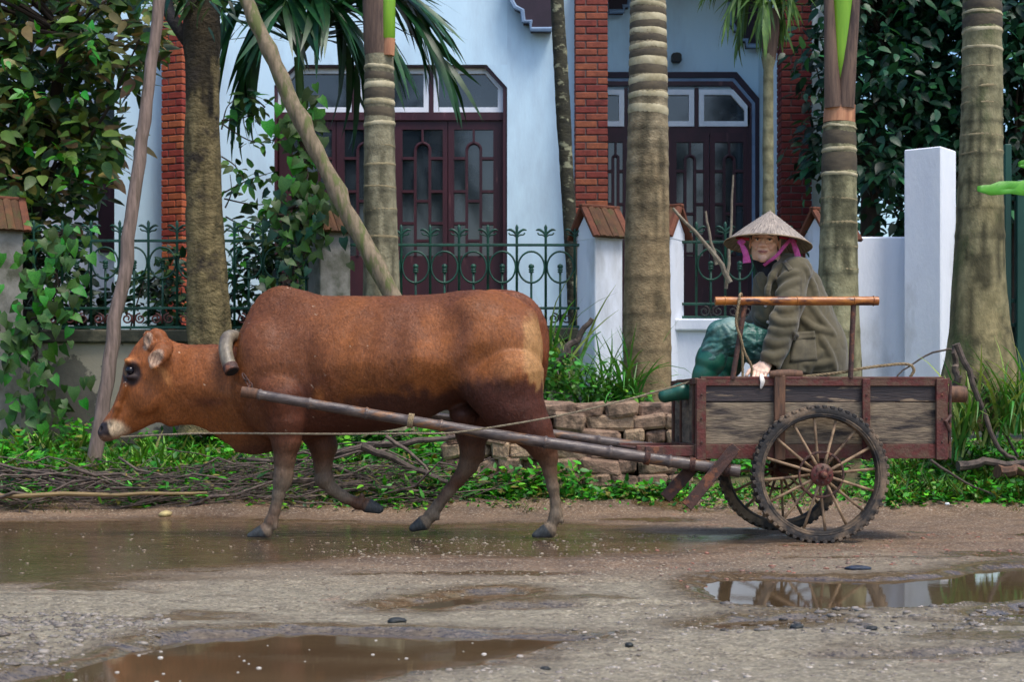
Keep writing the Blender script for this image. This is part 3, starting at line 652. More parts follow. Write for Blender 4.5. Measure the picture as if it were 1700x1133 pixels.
# brick columns: every course built
def brick_column(px0, px1, py0, py1, Y, mat, yaw=0, courses=None, sides=True):
    col = empty_part('brick_column', house); w = (px1 - px0) / F * Y; cx = X((px0 + px1) / 2, Y); z0, z1 = Z(py1, Y), Z(py0, Y)
    pitch = 12.0 / F * Y; nc = int((z1 - z0) / pitch); d = w
    rot = Matrix.Rotation(yaw, 3, 'Z'); o = Vector((cx, Y + d / 2, z0)); org = top_org(col)
    mb = MB(); mb.box(o + Vector((0, 0, (z1 - z0) / 2)), (w - .022, d - .022, z1 - z0), rot); mb.build('mortar_core', mMortar, col)
    bh = pitch - .012; meshes = {}
    def bm(l, t):
        k = (round(l, 3), round(t, 3))
        if k not in meshes:
            m_ = MB(); m_.box((0, 0, 0), (l, t, bh), ch=.006); me = bpy.data.meshes.new('brick'); me.from_pydata([tuple(v) for v in m_.v], [], m_.f); me.materials.append(mat); meshes[k] = me
        return meshes[k]
    t = .11; long = w * .66; short = w - long - .012
    for c in range(nc):
        z = pitch * (c + .5); jit = lambda: (random.random() - .5) * .006
        a, b = (long, short) if c % 2 else (short, long)
        lay = [(-w / 2 + a / 2, -d / 2 + t / 2, 0, a, t), (w / 2 - b / 2, -d / 2 + t / 2, 0, b, t)]
        lay += [(-w / 2 + t / 2, (t + .012) / 2, math.pi / 2, d - t - .012, t), (w / 2 - t / 2, (t + .012) / 2, math.pi / 2, d - t - .012, t)]
        for x, y, rz, l, th in lay:
            ob = link(bpy.data.objects.new('brick', bm(l, th)), col); ob.rotation_euler = (0, 0, rz + yaw)
            ob.location = o + rot @ Vector((x, y + jit(), z)) + Vector((jit() * .4, 0, 0)) - org
    return col
brick_column(955, 1009, -60, 560, HYF - .28, mBrickA)
brick_column(1297, 1348, -60, 560, HYF - .28, mBrickB)
brick_column(272, 314, -60, 620, HYF - .28, mBrickC, yaw=R(-24))
# left wing window, sill and awning
wb = empty_part('window', house); Yw = LW - .02
mb = MB(); q = zz([(150, 222), (236, 206), (236, 150), (150, 160)], Yw); mb.frame(q, poly_in(q, .05), Yw - .05, Yw + .02); mb.build('window_frame', mTransom, wb)
mb = MB(); mb.prism(poly_in(q, .05), Yw - .01, Yw - .002); mb.build('pane', mGlass, wb)
mb = MB(); q = zz([(165, 420), (250, 420), (225, 232), (165, 240)], Yw); mb.prism(q, Yw - .06, Yw - .003); mb.build('shutter', mMaroon, wb)
# ================================================================== garden wall, pillars, iron fence
YF = 12.5
def low_wall(px0, px1, py_top, cop, mat, copmat, label, Y=YF):
    t = thing('garden_wall', label, 'wall', (X((px0 + px1) / 2, Y), Y, .3))
    w0, w1 = X(px0, Y), X(px1, Y); zt = Z(py_top, Y); zc = Z(py_top + cop, Y)
    mb = MB(); mb.box(((w0 + w1) / 2, Y + .08, (zc + .0) / 2), (w1 - w0, .16, zc - .0)); mb.build('wall_face', mat, t)
    mb = MB(); mb.box(((w0 + w1) / 2, Y + .08, (zt + zc) / 2 + .001), (w1 - w0, .26, zt - zc), ch=.012); mb.build('coping', copmat, t)
    return t
low_wall(-1400, 515, 548, 22, mRender, mCoping, 'low rendered garden wall with peeling plaster behind the brown cow head')
low_wall(575, 960, 545, 22, mRender, mCoping, 'low rendered garden wall behind the cow back and green bush')
low_wall(1118, 1352, 530, 20, mWhite, mWhite, 'low whitewashed garden wall behind the seated man')
def big_wall(px0, px1, py, Y, label, d=.16):
    t = thing('garden_wall', label, 'wall', (X((px0 + px1) / 2, Y), Y, .3)); w0, w1 = X(px0, Y), X(px1, Y); z = Z(py, Y)
    mb = MB(); mb.box(((w0 + w1) / 2, Y + d / 2, z / 2), (w1 - w0, d, z), ch=.012); mb.build('wall_face', mWhite, t); return t
big_wall(1380, 1514, 393, 12.75, 'plain white wall between palm trunk and tall white pillar')

def pillar(px, py_ridge, py_eave, yaw, mat, label, s=.25, Y=YF, group=None, cap=True, py_top=None):
    c = Vector((X(px, Y), Y + .05, 0)); t = thing('gate_pillar', label, 'pillar', (c.x, c.y, .3), group, 0)
    rot = Matrix.Rotation(yaw, 3, 'Z')
    if not cap:
        z = Z(py_top, Y); mb = MB(); mb.box(c + Vector((0, 0, z / 2)), (s, s, z), rot, ch=.008); mb.build('post', mat, t); return t
    ze, zr = Z(py_eave, Y), Z(py_ridge, Y); z0 = ze + .03
    mb = MB(); mb.box(c + Vector((0, 0, z0 / 2)), (s, s, z0), rot, ch=.006)
    mb.build('post', mat, t)
    # white gable body, ridge along local x
    hs_ = s / 2 + .004; prof = [(-hs_, z0 - .03), (hs_, z0 - .03), (hs_, z0 + .02), (0, zr - .035), (-hs_, z0 + .02)]
    mb = MB(); n = 5
    V = [c + rot @ Vector((sx * (s / 2 + .003), a, b)) for sx in (-1, 1) for a, b in prof]
    mb.add(V, [(4, 3, 2, 1, 0), (5, 6, 7, 8, 9)] + [(i, (i + 1) % 5, 5 + (i + 1) % 5, 5 + i) for i in range(5)]); mb.build('gable', mat, t)
    ov = .05; half = s / 2 + .045
    for sv in (-1, 1):
        a0 = Vector((0, 0, zr)); e0 = Vector((0, sv * half, ze))
        nt = 6; L = s + 2 * ov
        for k in range(nt):
            u0 = -L / 2 + L * k / nt; u1 = u0 + L / nt - .003; mb = MB()
            nrm = Vector((0, sv * (zr - ze), half)).normalized(); th = .02 + .004 * (k % 2)
            q = [Vector((u0, 0, 0)) + a0, Vector((u1, 0, 0)) + a0, Vector((u1, 0, 0)) + e0, Vector((u0, 0, 0)) + e0]
            um = (u0 + u1) / 2; hump = nrm * .008
            tp = [p + nrm * th for p in q]; m0 = Vector((um, 0, 0)) + a0 + nrm * th + hump; m1 = Vector((um, 0, 0)) + e0 + nrm * th + hump
            V = q + tp + [m0, m1]; Fc = [(0, 1, 2, 3), (4, 8, 9, 7), (8, 5, 6, 9), (0, 4, 7, 3), (1, 5, 6, 2), (0, 1, 5, 8, 4), (3, 2, 6, 9, 7)]
            mb.add([c + rot @ p for p in V], Fc); mb.build('tile', mTileEdge if k in (0, nt - 1) else mTile, t)
        
    mb = MB(); mb.bar(c + rot @ Vector((-(s / 2 + ov), 0, zr + .022)), c + rot @ Vector((s / 2 + ov, 0, zr + .022)), .05, .025, ch=.008); mb.build('ridge_tile', mTileEdge, t)
    return t
pillar(0, 332, 386, R(31), mConcrete, 'grey concrete pillar with tiled cap at the left picture edge')
pillar(544, 339, 389, R(31), mConcrete, 'grey concrete pillar with tiled cap behind the cow hump')
pillar(996, 347, 398, R(31), mWhite, 'white pillar with tiled gable cap left of the thick palm')
pillar(1100, 347, 398, R(-31), mWhite, 'white pillar with tiled gable cap just right of the thick palm')
pillar(1378, 352, 402, R(31), mWhite, 'white pillar mostly hidden behind the palm right of the man')
pillar(1547, 0, 0, R(-37), mWhite, 'tall plain white pillar beside the rightmost palm', s=.292, cap=False, py_top=248)

def spiral(c, r, turns, a0, sgn=1, n=16):
    return [c + Vector((math.cos(a0 + sgn * turns * 2 * math.pi * i / n) * r * (1 - .72 * i / n), 0, math.sin(a0 + sgn * turns * 2 * math.pi * i / n) * r * (1 - .72 * i / n))) for i in range(n + 1)]
def fence(px0, px1, py_rail, py_low, py_bot, first, pitch, label, mat=mGreen, smat=mDarkIron, tipdy=34, Y=YF + .07):
    t = thing('iron_fence', label, 'fence', (X((px0 + px1) / 2, Y), Y, Z(py_bot, Y))); k_ = Y / F
    for py, r_ in ((py_rail, 2.2), (py_low, 2.2), (py_bot - 2, 2.2)):
        mb = MB(); mb.bar(P(px0, py, Y), P(px1, py, Y), .02, 2 * r_ * k_, ch=.003); mb.build('rail', mat, t)
    bars = {}; x = first
    def sh(key, fn, m, name):
        if key not in bars:
            mb = MB(); fn(mb); me = bpy.data.meshes.new(name); me.from_pydata([tuple(v) for v in mb.v], [], mb.f); me.materials.append(m); me.shade_smooth(); bars[key] = me
        return bars[key]
    org = ORG[t.name]
    def put(me, name, p):
        o = link(bpy.data.objects.new(name, me), t); o.location = p - org; return o
    hb = (py_bot - py_rail + tipdy) * k_
    def tall(mb):
        mb.tube([(0, 0, 0), (0, 0, hb - .05), (0, 0, hb - .02), (0, 0, hb)], [.010, .010, .013, .004], 8)
    def fin(mb):
        for sg in (-1, 1):
            pts = smooth_path([(0, 0, -.012), (sg * .02, 0, .012), (sg * .05, 0, .03), (sg * .075, 0, .024)], 4); mb.tube(pts, [.010] * (len(pts) - 4) + [.009, .007, .005, .003], 6)
            pts = smooth_path([(0, 0, -.03), (sg * .022, 0, -.012), (sg * .05, 0, -.008), (sg * .062, 0, .006)], 3); mb.tube(pts, .006, 6)
    hs2 = (py_bot - py_rail - 40) * k_
    def short(mb):
        mb.tube([(0, 0, 0), (0, 0, hs2)], .009, 8)
        mb.lathe([(.010, hs2 - .03), (.020, hs2 - .026), (.020, hs2 - .018), (.012, hs2 - .015), (.02, hs2 - .01), (.02, hs2), (.012, hs2 + .004), (.022, hs2 + .012), (.02, hs2 + .03), (.004, hs2 + .04)], 10)
    def ring(mb): mb.torus((0, 0, 0), 26 * k_, .008, 28, 6, 'Y', .84)
    while x < px1 - 4:
        put(sh('t', tall, mat, 'bar'), 'bar', P(x, py_bot, Y)); put(sh('f', fin, mat, 'finial'), 'finial', P(x, py_rail - 19, Y))
        if x + pitch / 2 < px1 - 10:
            put(sh('s', short, mat, 'spear'), 'spear', P(x + pitch / 2, py_bot, Y) + Vector((0, -.001, 0))); put(sh('r', ring, mat, 'ring'), 'ring', P(x + pitch / 2, py_rail + 37, Y) + Vector((0, -.012, 0)))
            for sg in (-1, 1):
                def sc(mb, sg=sg):
                    r = 9 * k_; pts = spiral(Vector((0, 0, 0)), r, 1.4, math.pi / 2, sg); mb.tube(pts, .007, 5)
                    mb.tube([(0, 0, r), (sg * -r * .9, 0, r * .6), (sg * -r * 1.2, 0, -r * .9)], .006, 5)
                put(sh(('sc', sg), sc, smat, 'scroll'), 'scroll', P(x + pitch / 2 + sg * 11, (py_low + py_bot) / 2 + .5, Y) + Vector((0, -.016, 0)))
        x += pitch
    return t
fence(24, 520, 400, 512, 546, 56, 47.6, 'green iron fence with rings behind the cow head and mossy tree', smat=mScroll)
fence(572, 975, 407, 512, 545, 618, 48, 'green iron fence with rings and spear tips above the cow back')
fence(1122, 1362, 402, 505, 529, 1156, 48, 'green iron fence on the white wall behind the man')

low_wall(1905, 3200, 548, 22, mRender, mCoping, 'low rendered wall continuing beyond the green gate')
# green metal gate at the right edge
g = thing('metal_gate', 'dark green metal gate behind the rightmost palm', 'gate', (X(1730, 12.4), 12.4, .35))
mb = MB(); mb.bar(P(1672, 700, 12.35), P(1672, 240, 12.35), .05, .06, ch=.006); mb.build('gate_frame', mGateGreen, g)
mb = MB(); mb.bar(P(1695, 700, 12.33), P(1695, 300, 12.33), .08, .08, ch=.006); mb.build('gate_frame', mGateGreen, g)
for py in (330, 500, 540, 660):
    mb = MB(); mb.bar(P(1678, py, 12.36), P(1860, py, 12.36), .03, .03, ch=.004); mb.build('gate_rail', mGateGreen, g)
mb = MB(); mb.box(tuple(P(1765, 600, 12.40)), (.80, .02, .5)); mb.build('gate_panel', mGateGreen, g)
for px in range(1715, 1870, 18):
    mb = MB(); mb.tube([P(px, 540, 12.37), P(px, 330, 12.37)], .009, 6); mb.build('gate_bar', mGateGreen, g)
# ================================================================== palms, trees, poles
def trunk_pts(rows, Y, step=10):
    """rows: (py, pxL, pxR) -> centre points and radii, top to bottom"""
    r = np.array(rows, float); py = np.arange(r[0, 0], r[-1, 0] + .1, step)
    l = np.interp(py, r[:, 0], r[:, 1]); rr = np.interp(py, r[:, 0], r[:, 2])
    return py, (l + rr) / 2, (rr - l) / 2
def trunk_part(root, name, rows, Y, mat, jitter=.02, n=28, step=6, seed=0, ring=None, stain=.0, brown=.0, black=None):
    py, c, rad = trunk_pts(rows, Y, step); pts = [P(a, b, Y) for a, b in zip(c, py)]
    mb = MB(); mb.tube(pts, [x / F * Y for x in rad], n)
    V = np.array([tuple(v) for v in mb.v]); o = mb.build(name, mat, root, True)
    if jitter:
        ctr = np.repeat(np.array([tuple(p) for p in pts]), n, 0); d = V - ctr
        nz = fbm(V * [1, 1, .6], 9, 3, seed + 11)[:, None]; V2 = ctr + d * (1 + jitter * nz * 2)
        if ring:
            pyv = np.repeat(py, n)
            for rp in ring: V2 = ctr + (V2 - ctr) * (1 + .03 * np.exp(-((pyv - rp) / 4.0) ** 2))[:, None]
        org = np.array(ORG[root.name]); o.data.vertices.foreach_set('co', (V2 - org).astype(np.float32).ravel()); o.data.update()
    pyv = np.repeat(py, n); C = np.ones((len(V), 3)); a_ = fbm(V * [1, 1, .10], 26, 3, seed + 31); b_ = fbm(V, 7, 4, seed + 33); c_ = fbm(V * [.3, .3, 4], 14, 3, seed + 35)
    C = C * (1 + .22 * b_ + .16 * c_)[:, None]
    if ring:
        for rp in ring: C = C * (1 - .38 * np.exp(-((pyv - rp - 6) / 4.5) ** 2))[:, None]
    if brown: m = np.clip(brown * ((pyv - 150) / 250 + .6 * b_), 0, 1)[:, None]; C = C * (1 - m) + C * np.array([.95, .84, .70]) * m
    if stain: m = np.clip((1.5 * a_ + .7 * b_ - .04) * 4 * stain, 0, .88)[:, None]; C = C * (1 - m) + C * np.array([.26, .27, .24]) * m
    if black: m = np.clip((black - pyv + 130 * b_ + 90 * a_ - 260 * (V[:, 0] - V[:, 0].mean())) / 34, 0, .88)[:, None]; C = C * (1 - m) + C * np.array([.10, .09, .09]) * m
    cc = np.ones((len(V), 4), np.float32); cc[:, :3] = np.clip(C, .02, 1.6); o.data.attributes.new('Col', 'FLOAT_COLOR', 'POINT').data.foreach_set('color', cc.ravel())
    return o
def ring_parts(root, rows, Y, rings, mat=mRing, hh=3.2, name='ring_scar', over=1.5):
    r = np.array(rows, float)
    for i, rp in enumerate(rings):
        h_ = hh * (.75 + .5 * ((i * 37) % 10) / 10); mb = MB(); tilt = ((i * 53) % 7 - 3) * .35
        pts, rad = [], []
        for dy in (-h_, -h_ * .5, h_ * .5, h_):
            l = np.interp(rp + dy, r[:, 0], r[:, 1]); q = np.interp(rp + dy, r[:, 0], r[:, 2]); pts.append(P((l + q) / 2, rp + dy, Y)); rad.append(((q - l) / 2 + (over if abs(dy) < h_ else over * .2)) / F * Y)
        mb.tube(pts, rad, 24)
        c = pts[1]; n = len(mb.v)
        for v in mb.v: v.z += (v.x - c.x) * tilt * .06 + .0016 * math.sin(5 * math.atan2(v.y - c.y, v.x - c.x) + i) + .0012 * math.sin(13 * math.atan2(v.y - c.y, v.x - c.x) + 2 * i)
        mb.build(name, mat, root, True)
def palm(name, label, px, Y, group='palm trunks along the garden wall'):
    return thing(name, label, 'palm tree', (X(px, Y), Y, .2), group)
G1 = 'palm trunks along the garden wall'
# palm behind the cow
Yp = 11.75; t = palm('palm_tree', 'slender ringed palm trunk rising behind the middle of the cow', 640, Yp)
rows = [(92, 606, 653), (300, 604, 657), (480, 603, 664), (620, 598, 672), (720, 585, 690)]
rings = [113, 143, 171, 207, 243, 275, 312, 350, 395]
trunk_part(t, 'trunk', rows, Yp, mPalm, .012, seed=1, ring=rings, stain=.35); ring_parts(t, rows, Yp, rings[:4], hh=4.6); ring_parts(t, rows, Yp, rings[4:], mRingP, 2.2, over=.7)
ring_parts(t, rows, Yp, [128, 157, 188], mRingD, 8, 'ring_gap', 1.0)
trunk_part(t, 'dry_sheath', [(-220, 600, 652), (0, 602, 655), (60, 603, 655), (94, 606, 652)], Yp, mSheath, .02, seed=2)
mb = MB(); mb.tube([P(646, -220, Yp - .05), P(645, 0, Yp - .07), P(645, 60, Yp - .07), P(646, 72, Yp - .06)], [.05, .05, .048, .03], 12); mb.build('green_shaft', mShaftG, t, True)
mb = MB(); mb.tube([P(646, 64, Yp - .065), P(645, 92, Yp - .062)], [.045, .042], 12); mb.build('sheath_base', mSheathT, t, True)
# thick palm in front of the gate
Yp = 11.7; t = palm('palm_tree', 'thick smooth palm trunk in front of the white gate pillars', 1075, Yp)
rows = [(-220, 1050, 1104), (0, 1047, 1105), (200, 1043, 1109), (360, 1038, 1111), (500, 1035, 1113), (640, 1034, 1115), (720, 1028, 1122)]
rings = [10, 33, 55, 79, 105, 134, 160, 184, 212, 240, 272, 300, 340, 395, 460, 520, 580]
trunk_part(t, 'trunk', rows, Yp, mPalmB, .010, seed=3, ring=rings, stain=.4, brown=1); ring_parts(t, rows, Yp, rings[:8], hh=6.0, over=1.2); ring_parts(t, rows, Yp, [21, 44, 67, 92, 119, 147], mRingD, 7, 'ring_gap', 1.0)
# palm right of the man
Yp = 11.8; t = palm('palm_tree', 'stained palm with green crownshaft just right of the man', 1392, Yp)
rows = [(205, 1367, 1420), (300, 1364, 1422), (400, 1361, 1423), (520, 1357, 1426), (640, 1352, 1432), (720, 1345, 1440)]
rings = [212, 250, 291, 332, 372, 410, 450, 500, 550]
trunk_part(t, 'trunk', rows, Yp, mPalmS, .012, seed=4, ring=rings, stain=1); ring_parts(t, rows, Yp, rings[:3]); ring_parts(t, rows, Yp, rings[3:7], mRingP, 2.5, over=.8)
ring_parts(t, rows, Yp, [231, 271], mRingD, 15, 'ring_gap', 1.0)
trunk_part(t, 'sheath_base', [(174, 1369, 1420), (190, 1368, 1420), (206, 1367, 1420)], Yp, mSheathT, .03, seed=5)
trunk_part(t, 'green_shaft', [(-220, 1380, 1420), (0, 1378, 1420), (100, 1380, 1418), (150, 1386, 1412)], Yp - .03, mShaftG, .01, seed=6)
mb = MB(); mb.tube([P(1374, -220, Yp - .06), P(1376, 0, Yp - .08), P(1380, 110, Yp - .08), P(1385, 178, Yp - .05)], [.03, .035, .05, .07], 12); mb.tube([P(1422, -220, Yp - .06), P(1420, 0, Yp - .08), P(1412, 90, Yp - .10), P(1402, 178, Yp - .05)], [.03, .035, .045, .07], 12); mb.build('dry_sheath', mSheath, t, True)
# rightmost palm with flared foot
Yp = 11.5; t = palm('palm_tree', 'stout palm with mossy flared foot at the right', 1630, Yp)
rows = [(-220, 1601, 1662), (0, 1600, 1662), (200, 1596, 1664), (330, 1590, 1665), (450, 1583, 1668), (540, 1577, 1675), (600, 1570, 1686), (660, 1555, 1700), (720, 1540, 1715)]
rings = [0, 24, 53, 83, 115, 147, 175, 200, 228, 255, 300, 345, 390]
mPalmM = M('mossy_palm_bark', srgb(146, 140, 106), srgb(112, 108, 78), .85, 16, (1, 1, .6), .9, 45, attr=True, c3=srgb(72, 82, 46), s3=3.0, m3=.62, w3=.14)
trunk_part(t, 'trunk', rows, Yp, mPalmM, .016, seed=7, ring=rings, stain=1.15, brown=.5); ring_parts(t, rows, Yp, rings[1:4], hh=3.4); ring_parts(t, rows, Yp, rings[4:10], mRingP, 2.2, over=.8); ring_parts(t, rows, Yp, [12, 38], mRingD, 10, 'ring_gap', 1.0)
# thin trunks in the yard
Yt = 13.6; t = thing('palm_tree', 'thin leaning lichened trunk in front of the brick column', 'palm tree', (X(965, Yt), Yt, .4))
rows = [(-120, 911, 932), (0, 914, 936), (120, 920, 944), (300, 930, 953), (450, 940, 962), (640, 946, 975)]
trunk_part(t, 'trunk', rows, Yt, mBarkL, .06, 18, seed=8, ring=list(range(-100, 560, 26)))
Yt = 14.2; palm3 = t = thing('palm_tree', 'thin young palm with brown top before the second brick column', 'palm tree', (X(1277, Yt), Yt, .4))
rows = [(20, 1268, 1292), (100, 1264, 1288), (115, 1267, 1284), (250, 1266, 1284), (380, 1266, 1287), (640, 1262, 1290)]
trunk_part(t, 'trunk', rows, Yt, mPalmS, .05, 18, seed=9, ring=list(range(130, 560, 28))); trunk_part(t, 'dry_sheath', [(16, 1266, 1294), (60, 1264, 1292), (104, 1266, 1288)], Yt, mSheath, .06, 18, seed=10)
# big mossy broadleaf trunk left
Yt = 12.0; tree1 = t = thing('tree', 'mossy trunk blackened at the top behind the yoke', 'tree', (X(345, Yt), Yt, .3))
rows = [(-220, 308, 362), (0, 306, 364), (40, 303, 366), (100, 307, 365), (200, 307, 365), (330, 308, 368), (430, 310, 376), (560, 312, 384), (640, 308, 392), (720, 296, 404)]
trunk_part(t, 'trunk', rows, Yt, mBark, .06, 32, 5, seed=12, stain=.3, black=175)
mb = MB(); mb.tube(smooth_path([P(312, 70, Yt), P(292, 40, Yt), P(278, 10, Yt + .1), P(270, -60, Yt + .2)], 5), .045, 10); mb.build('limb', mBarkD, t, True)
# poles
def pole(label, a, b, r0, r1, mat, name='pole', knots=0, seed=0, bend=.02):
    t = MB(); rr = np.random.default_rng(seed); a, b = Vector(a), Vector(b); n = 26; pts, rad = [], []
    for i in range(n + 1):
        u = i / n; off = Vector((math.sin(u * 3.1) * bend + .006 * rr.standard_normal(), .006 * rr.standard_normal(), 0)); pts.append(a.lerp(b, u) + off)
        k = 1 + (.22 if knots and i % knots == 0 else 0) + .05 * rr.standard_normal(); rad.append((r0 + (r1 - r0) * u) * k)
    t.tube(pts, rad, 12); o = t.build(name, mat, None, True, org=a); return tag(o, label, 'pole')
pole('bleached bare pole leaning upright in front of the left wall', P(152, 800, 11.2), P(272, -60, 11.5), .050, .040, mPole, seed=1)
pole('lichened pole leaning diagonally across the maroon door', P(690, 560, 11.45), P(384, -60, 11.6), .062, .048, mPoleM, knots=5, seed=2, bend=-.05)
# ================================================================== leaves
def leaf_tmpl(w=.45, droop=.12, fold=.10, heart=False):
    """ovate or heart-shaped blade: four cross rows, folded along the midrib, curling down"""
    st_ = [(.10, .62), (.32, 1.0), (.62, .80), (.86, .34)] if not heart else [(.02, .85), (.26, 1.0), (.58, .66), (.84, .24)]
    V = [(0, 0, 0)]
    for t, q in st_:
        q *= w * .5; z = -droop * t * t; b = -.10 if heart and t < .1 else 0; e = .03 * math.sin(t * 9); V += [(t + b, q, z + fold * q - .35 * q * q + e * q), (t, 0, z), (t + b, -q, z + fold * q - .35 * q * q - e * q)]
    V.append((1, 0, -droop)); Fc = [(0, 2, 1), (0, 3, 2)]
    for k in range(3):
        a = 1 + 3 * k; b = a + 3; Fc += [(a, a + 1, b + 1), (a, b + 1, b), (a + 1, a + 2, b + 2), (a + 1, b + 2, b + 1)]
    Fc += [(10, 11, 13), (11, 12, 13)]
    return np.array(V), np.array(Fc)
T_OV = leaf_tmpl(.52, .18, .25); T_NAR = leaf_tmpl(.24, .2); T_HEART = leaf_tmpl(.82, .32, .34, True); T_ROUND = leaf_tmpl(.7)
def frames(axis, nrm):
    a = axis / np.linalg.norm(axis, axis=1, keepdims=True); y = np.cross(nrm, a); y /= np.linalg.norm(y, axis=1, keepdims=True) + 1e-9
    return np.stack([a, y, np.cross(a, y)], -1)
def leaf_np(T, pos, axis, nrm, size):
    Rm = frames(axis, nrm); V = np.einsum('nij,kj->nki', Rm, T[0]) * size[:, None, None] + pos[:, None, :]
    Fa = T[1][None] + (np.arange(len(pos)) * len(T[0]))[:, None, None]
    return V.reshape(-1, 3), Fa.reshape(-1, 3)
LM = {}
def leaf_mesh(T, key, mat):
    if (key, mat.name) not in LM:
        me = np_mesh('leaf', T[0], T[1]); me.materials.append(mat); LM[(key, mat.name)] = me
    return LM[(key, mat.name)]
def leaf_objs(root, T, key, mats, pos, axis, nrm, size, name='leaf', parent=None):
    Rm = frames(axis, nrm); org = np.array(top_org(root))
    for i in range(len(pos)):
        m = mats[i % len(mats)]; o = bpy.data.objects.new(name, leaf_mesh(T, key, m)); COL.objects.link(o); o.parent = parent or root
        mt = Matrix(Rm[i].tolist()).to_4x4(); mt = Matrix.Translation(Vector(pos[i] - org)) @ mt @ Matrix.Scale(size[i], 4); o.matrix_basis = mt
def leaf_stuff(name, root, T, pos, axis, nrm, size, cols, mat=None):
    V, Fa = leaf_np(T, pos, axis, nrm, size); c = np.repeat(cols, len(T[0]), 0)
    if root is not None: V = V - np.array(top_org(root))
    o = meshobj(name, np_mesh(name, V, Fa, c), mat or mLeafA, root); o['kind'] = 'stuff'; return o
def rosettes(centers, n, r, rng, up=.5, spread=1.0, smin=.07, smax=.12):
    """leaf rosettes at twig tips"""
    c = np.repeat(centers, n, 0); N_ = len(c); a = rng.random(N_) * 6.283; el = rng.normal(.1, .5, N_)
    ax = np.stack([np.cos(a) * np.cos(el), np.sin(a) * np.cos(el), np.sin(el)], 1)
    pos = c + ax * (r * rng.random(N_)[:, None]) + rng.normal(0, r * .25, (N_, 3))
    ax[:, 2] -= .25; nr = np.stack([rng.normal(0, .45, N_), rng.normal(-.35, .45, N_), np.ones(N_) * up + .5], 1)
    return pos, ax, nr, smin + (smax - smin) * rng.random(N_)
def palette(n, cols, p, rng, var=.38):
    c = np.array([x[:3] for x in cols])[rng.choice(len(cols), n, p=p)]; return c * (1 + var * (rng.random((n, 1)) * 2 - 1)) * (1 + .08 * rng.standard_normal((n, 3)))
def limb(mb, a, b, r0, r1, rng, sag=.15, n=7):
    a, b = np.array(a, float), np.array(b, float); L = np.linalg.norm(b - a); mid = (a + b) / 2 + rng.normal(0, sag * L * .35, 3); mid[2] += sag * L * .4
    pts = smooth_path([a, mid, b], n); mb.tube(pts, list(np.linspace(r0, r1, len(pts))), 7)

# ---- leafy tree at the left, inside the yard
rng = np.random.default_rng(11); Yt = 13.6
t = thing('tree', 'broadleaf tree with olive and lime leaves at the upper left', 'tree', (X(20, Yt), Yt, .4))
ctr = []
while len(ctr) < 500:
    px, py, Y = rng.uniform(-150, 285), rng.uniform(-150, 430), rng.uniform(12.75, 14.6)
    lim = np.interp(py, [-150, 0, 120, 200, 300, 430], [300, 275, 245, 215, 190, 110])
    if px > lim or (px > 60 and py > 390): continue
    if px > 170 and rng.random() < .45: continue
    ctr.append(tuple(P(px, py, Y)))
ctr = np.array(ctr); mb = MB(); trunk_base = np.array(P(10, 700, 13.7)); fork = np.array(P(60, 330, 13.7)); fork2 = np.array(P(110, 60, 13.5))
mb.tube(smooth_path([trunk_base, (trunk_base + fork) / 2 + [.05, 0, 0], fork, fork2, np.array(P(128, -150, 13.5))], 6), [.09 - .0025 * i for i in range(25)], 10); mb.build('trunk', mTrunkD, t, True)
for c in ctr[::12]:
    mb = MB(); s0 = fork if c[2] < fork2[2] else fork2; limb(mb, s0, c, .022, .006, rng); mb.build('limb', mTrunkD, t, True)
pos, ax, nr, sz = rosettes(ctr, 12, .18, rng, smin=.11, smax=.19); nr[:, 1] -= .45
pal = [srgb(104, 134, 58), srgb(70, 108, 54), srgb(132, 128, 70), srgb(38, 66, 40), srgb(132, 108, 72)]
o_ = np.argsort(pos[:, 1]); front = o_[:int(len(o_) * .35)]; sel = rng.choice(front, 270, replace=False); rest = np.setdiff1d(np.arange(len(pos)), sel)
leaf_stuff('foliage', t, T_OV, pos[rest], ax[rest], nr[rest], sz[rest], palette(len(rest), pal, [.3, .3, .17, .15, .08], rng))
leaf_objs(t, T_OV, 'ov', [mLeafO], pos[sel], ax[sel], nr[sel], sz[sel])
lime = np.array([tuple(P(a, b, 12.62)) for a, b in ((140, 75), (155, 62), (55, 165), (40, 158), (130, 150), (115, 265), (100, 258), (10, 100), (200, 300), (125, 310), (30, 240), (75, 60))])
pos, ax, nr, sz = rosettes(lime, 5, .09, rng, smin=.07, smax=.12); leaf_objs(t, T_OV, 'ov', [mLeafB], pos, ax, nr, sz)
# leaves of the mossy trunk at the top
pos, ax, nr, sz = rosettes(np.array([tuple(P(a, b, 11.8)) for a, b in ((300, -15), (330, 0), (345, 10), (280, 0), (360, -10), (318, -30))]), 9, .14, rng, smin=.12, smax=.2); ax[:, 2] -= .6
leaf_objs(tree1, T_NAR, 'nar', [mLeafD, mLeafO], pos, ax, nr, sz)

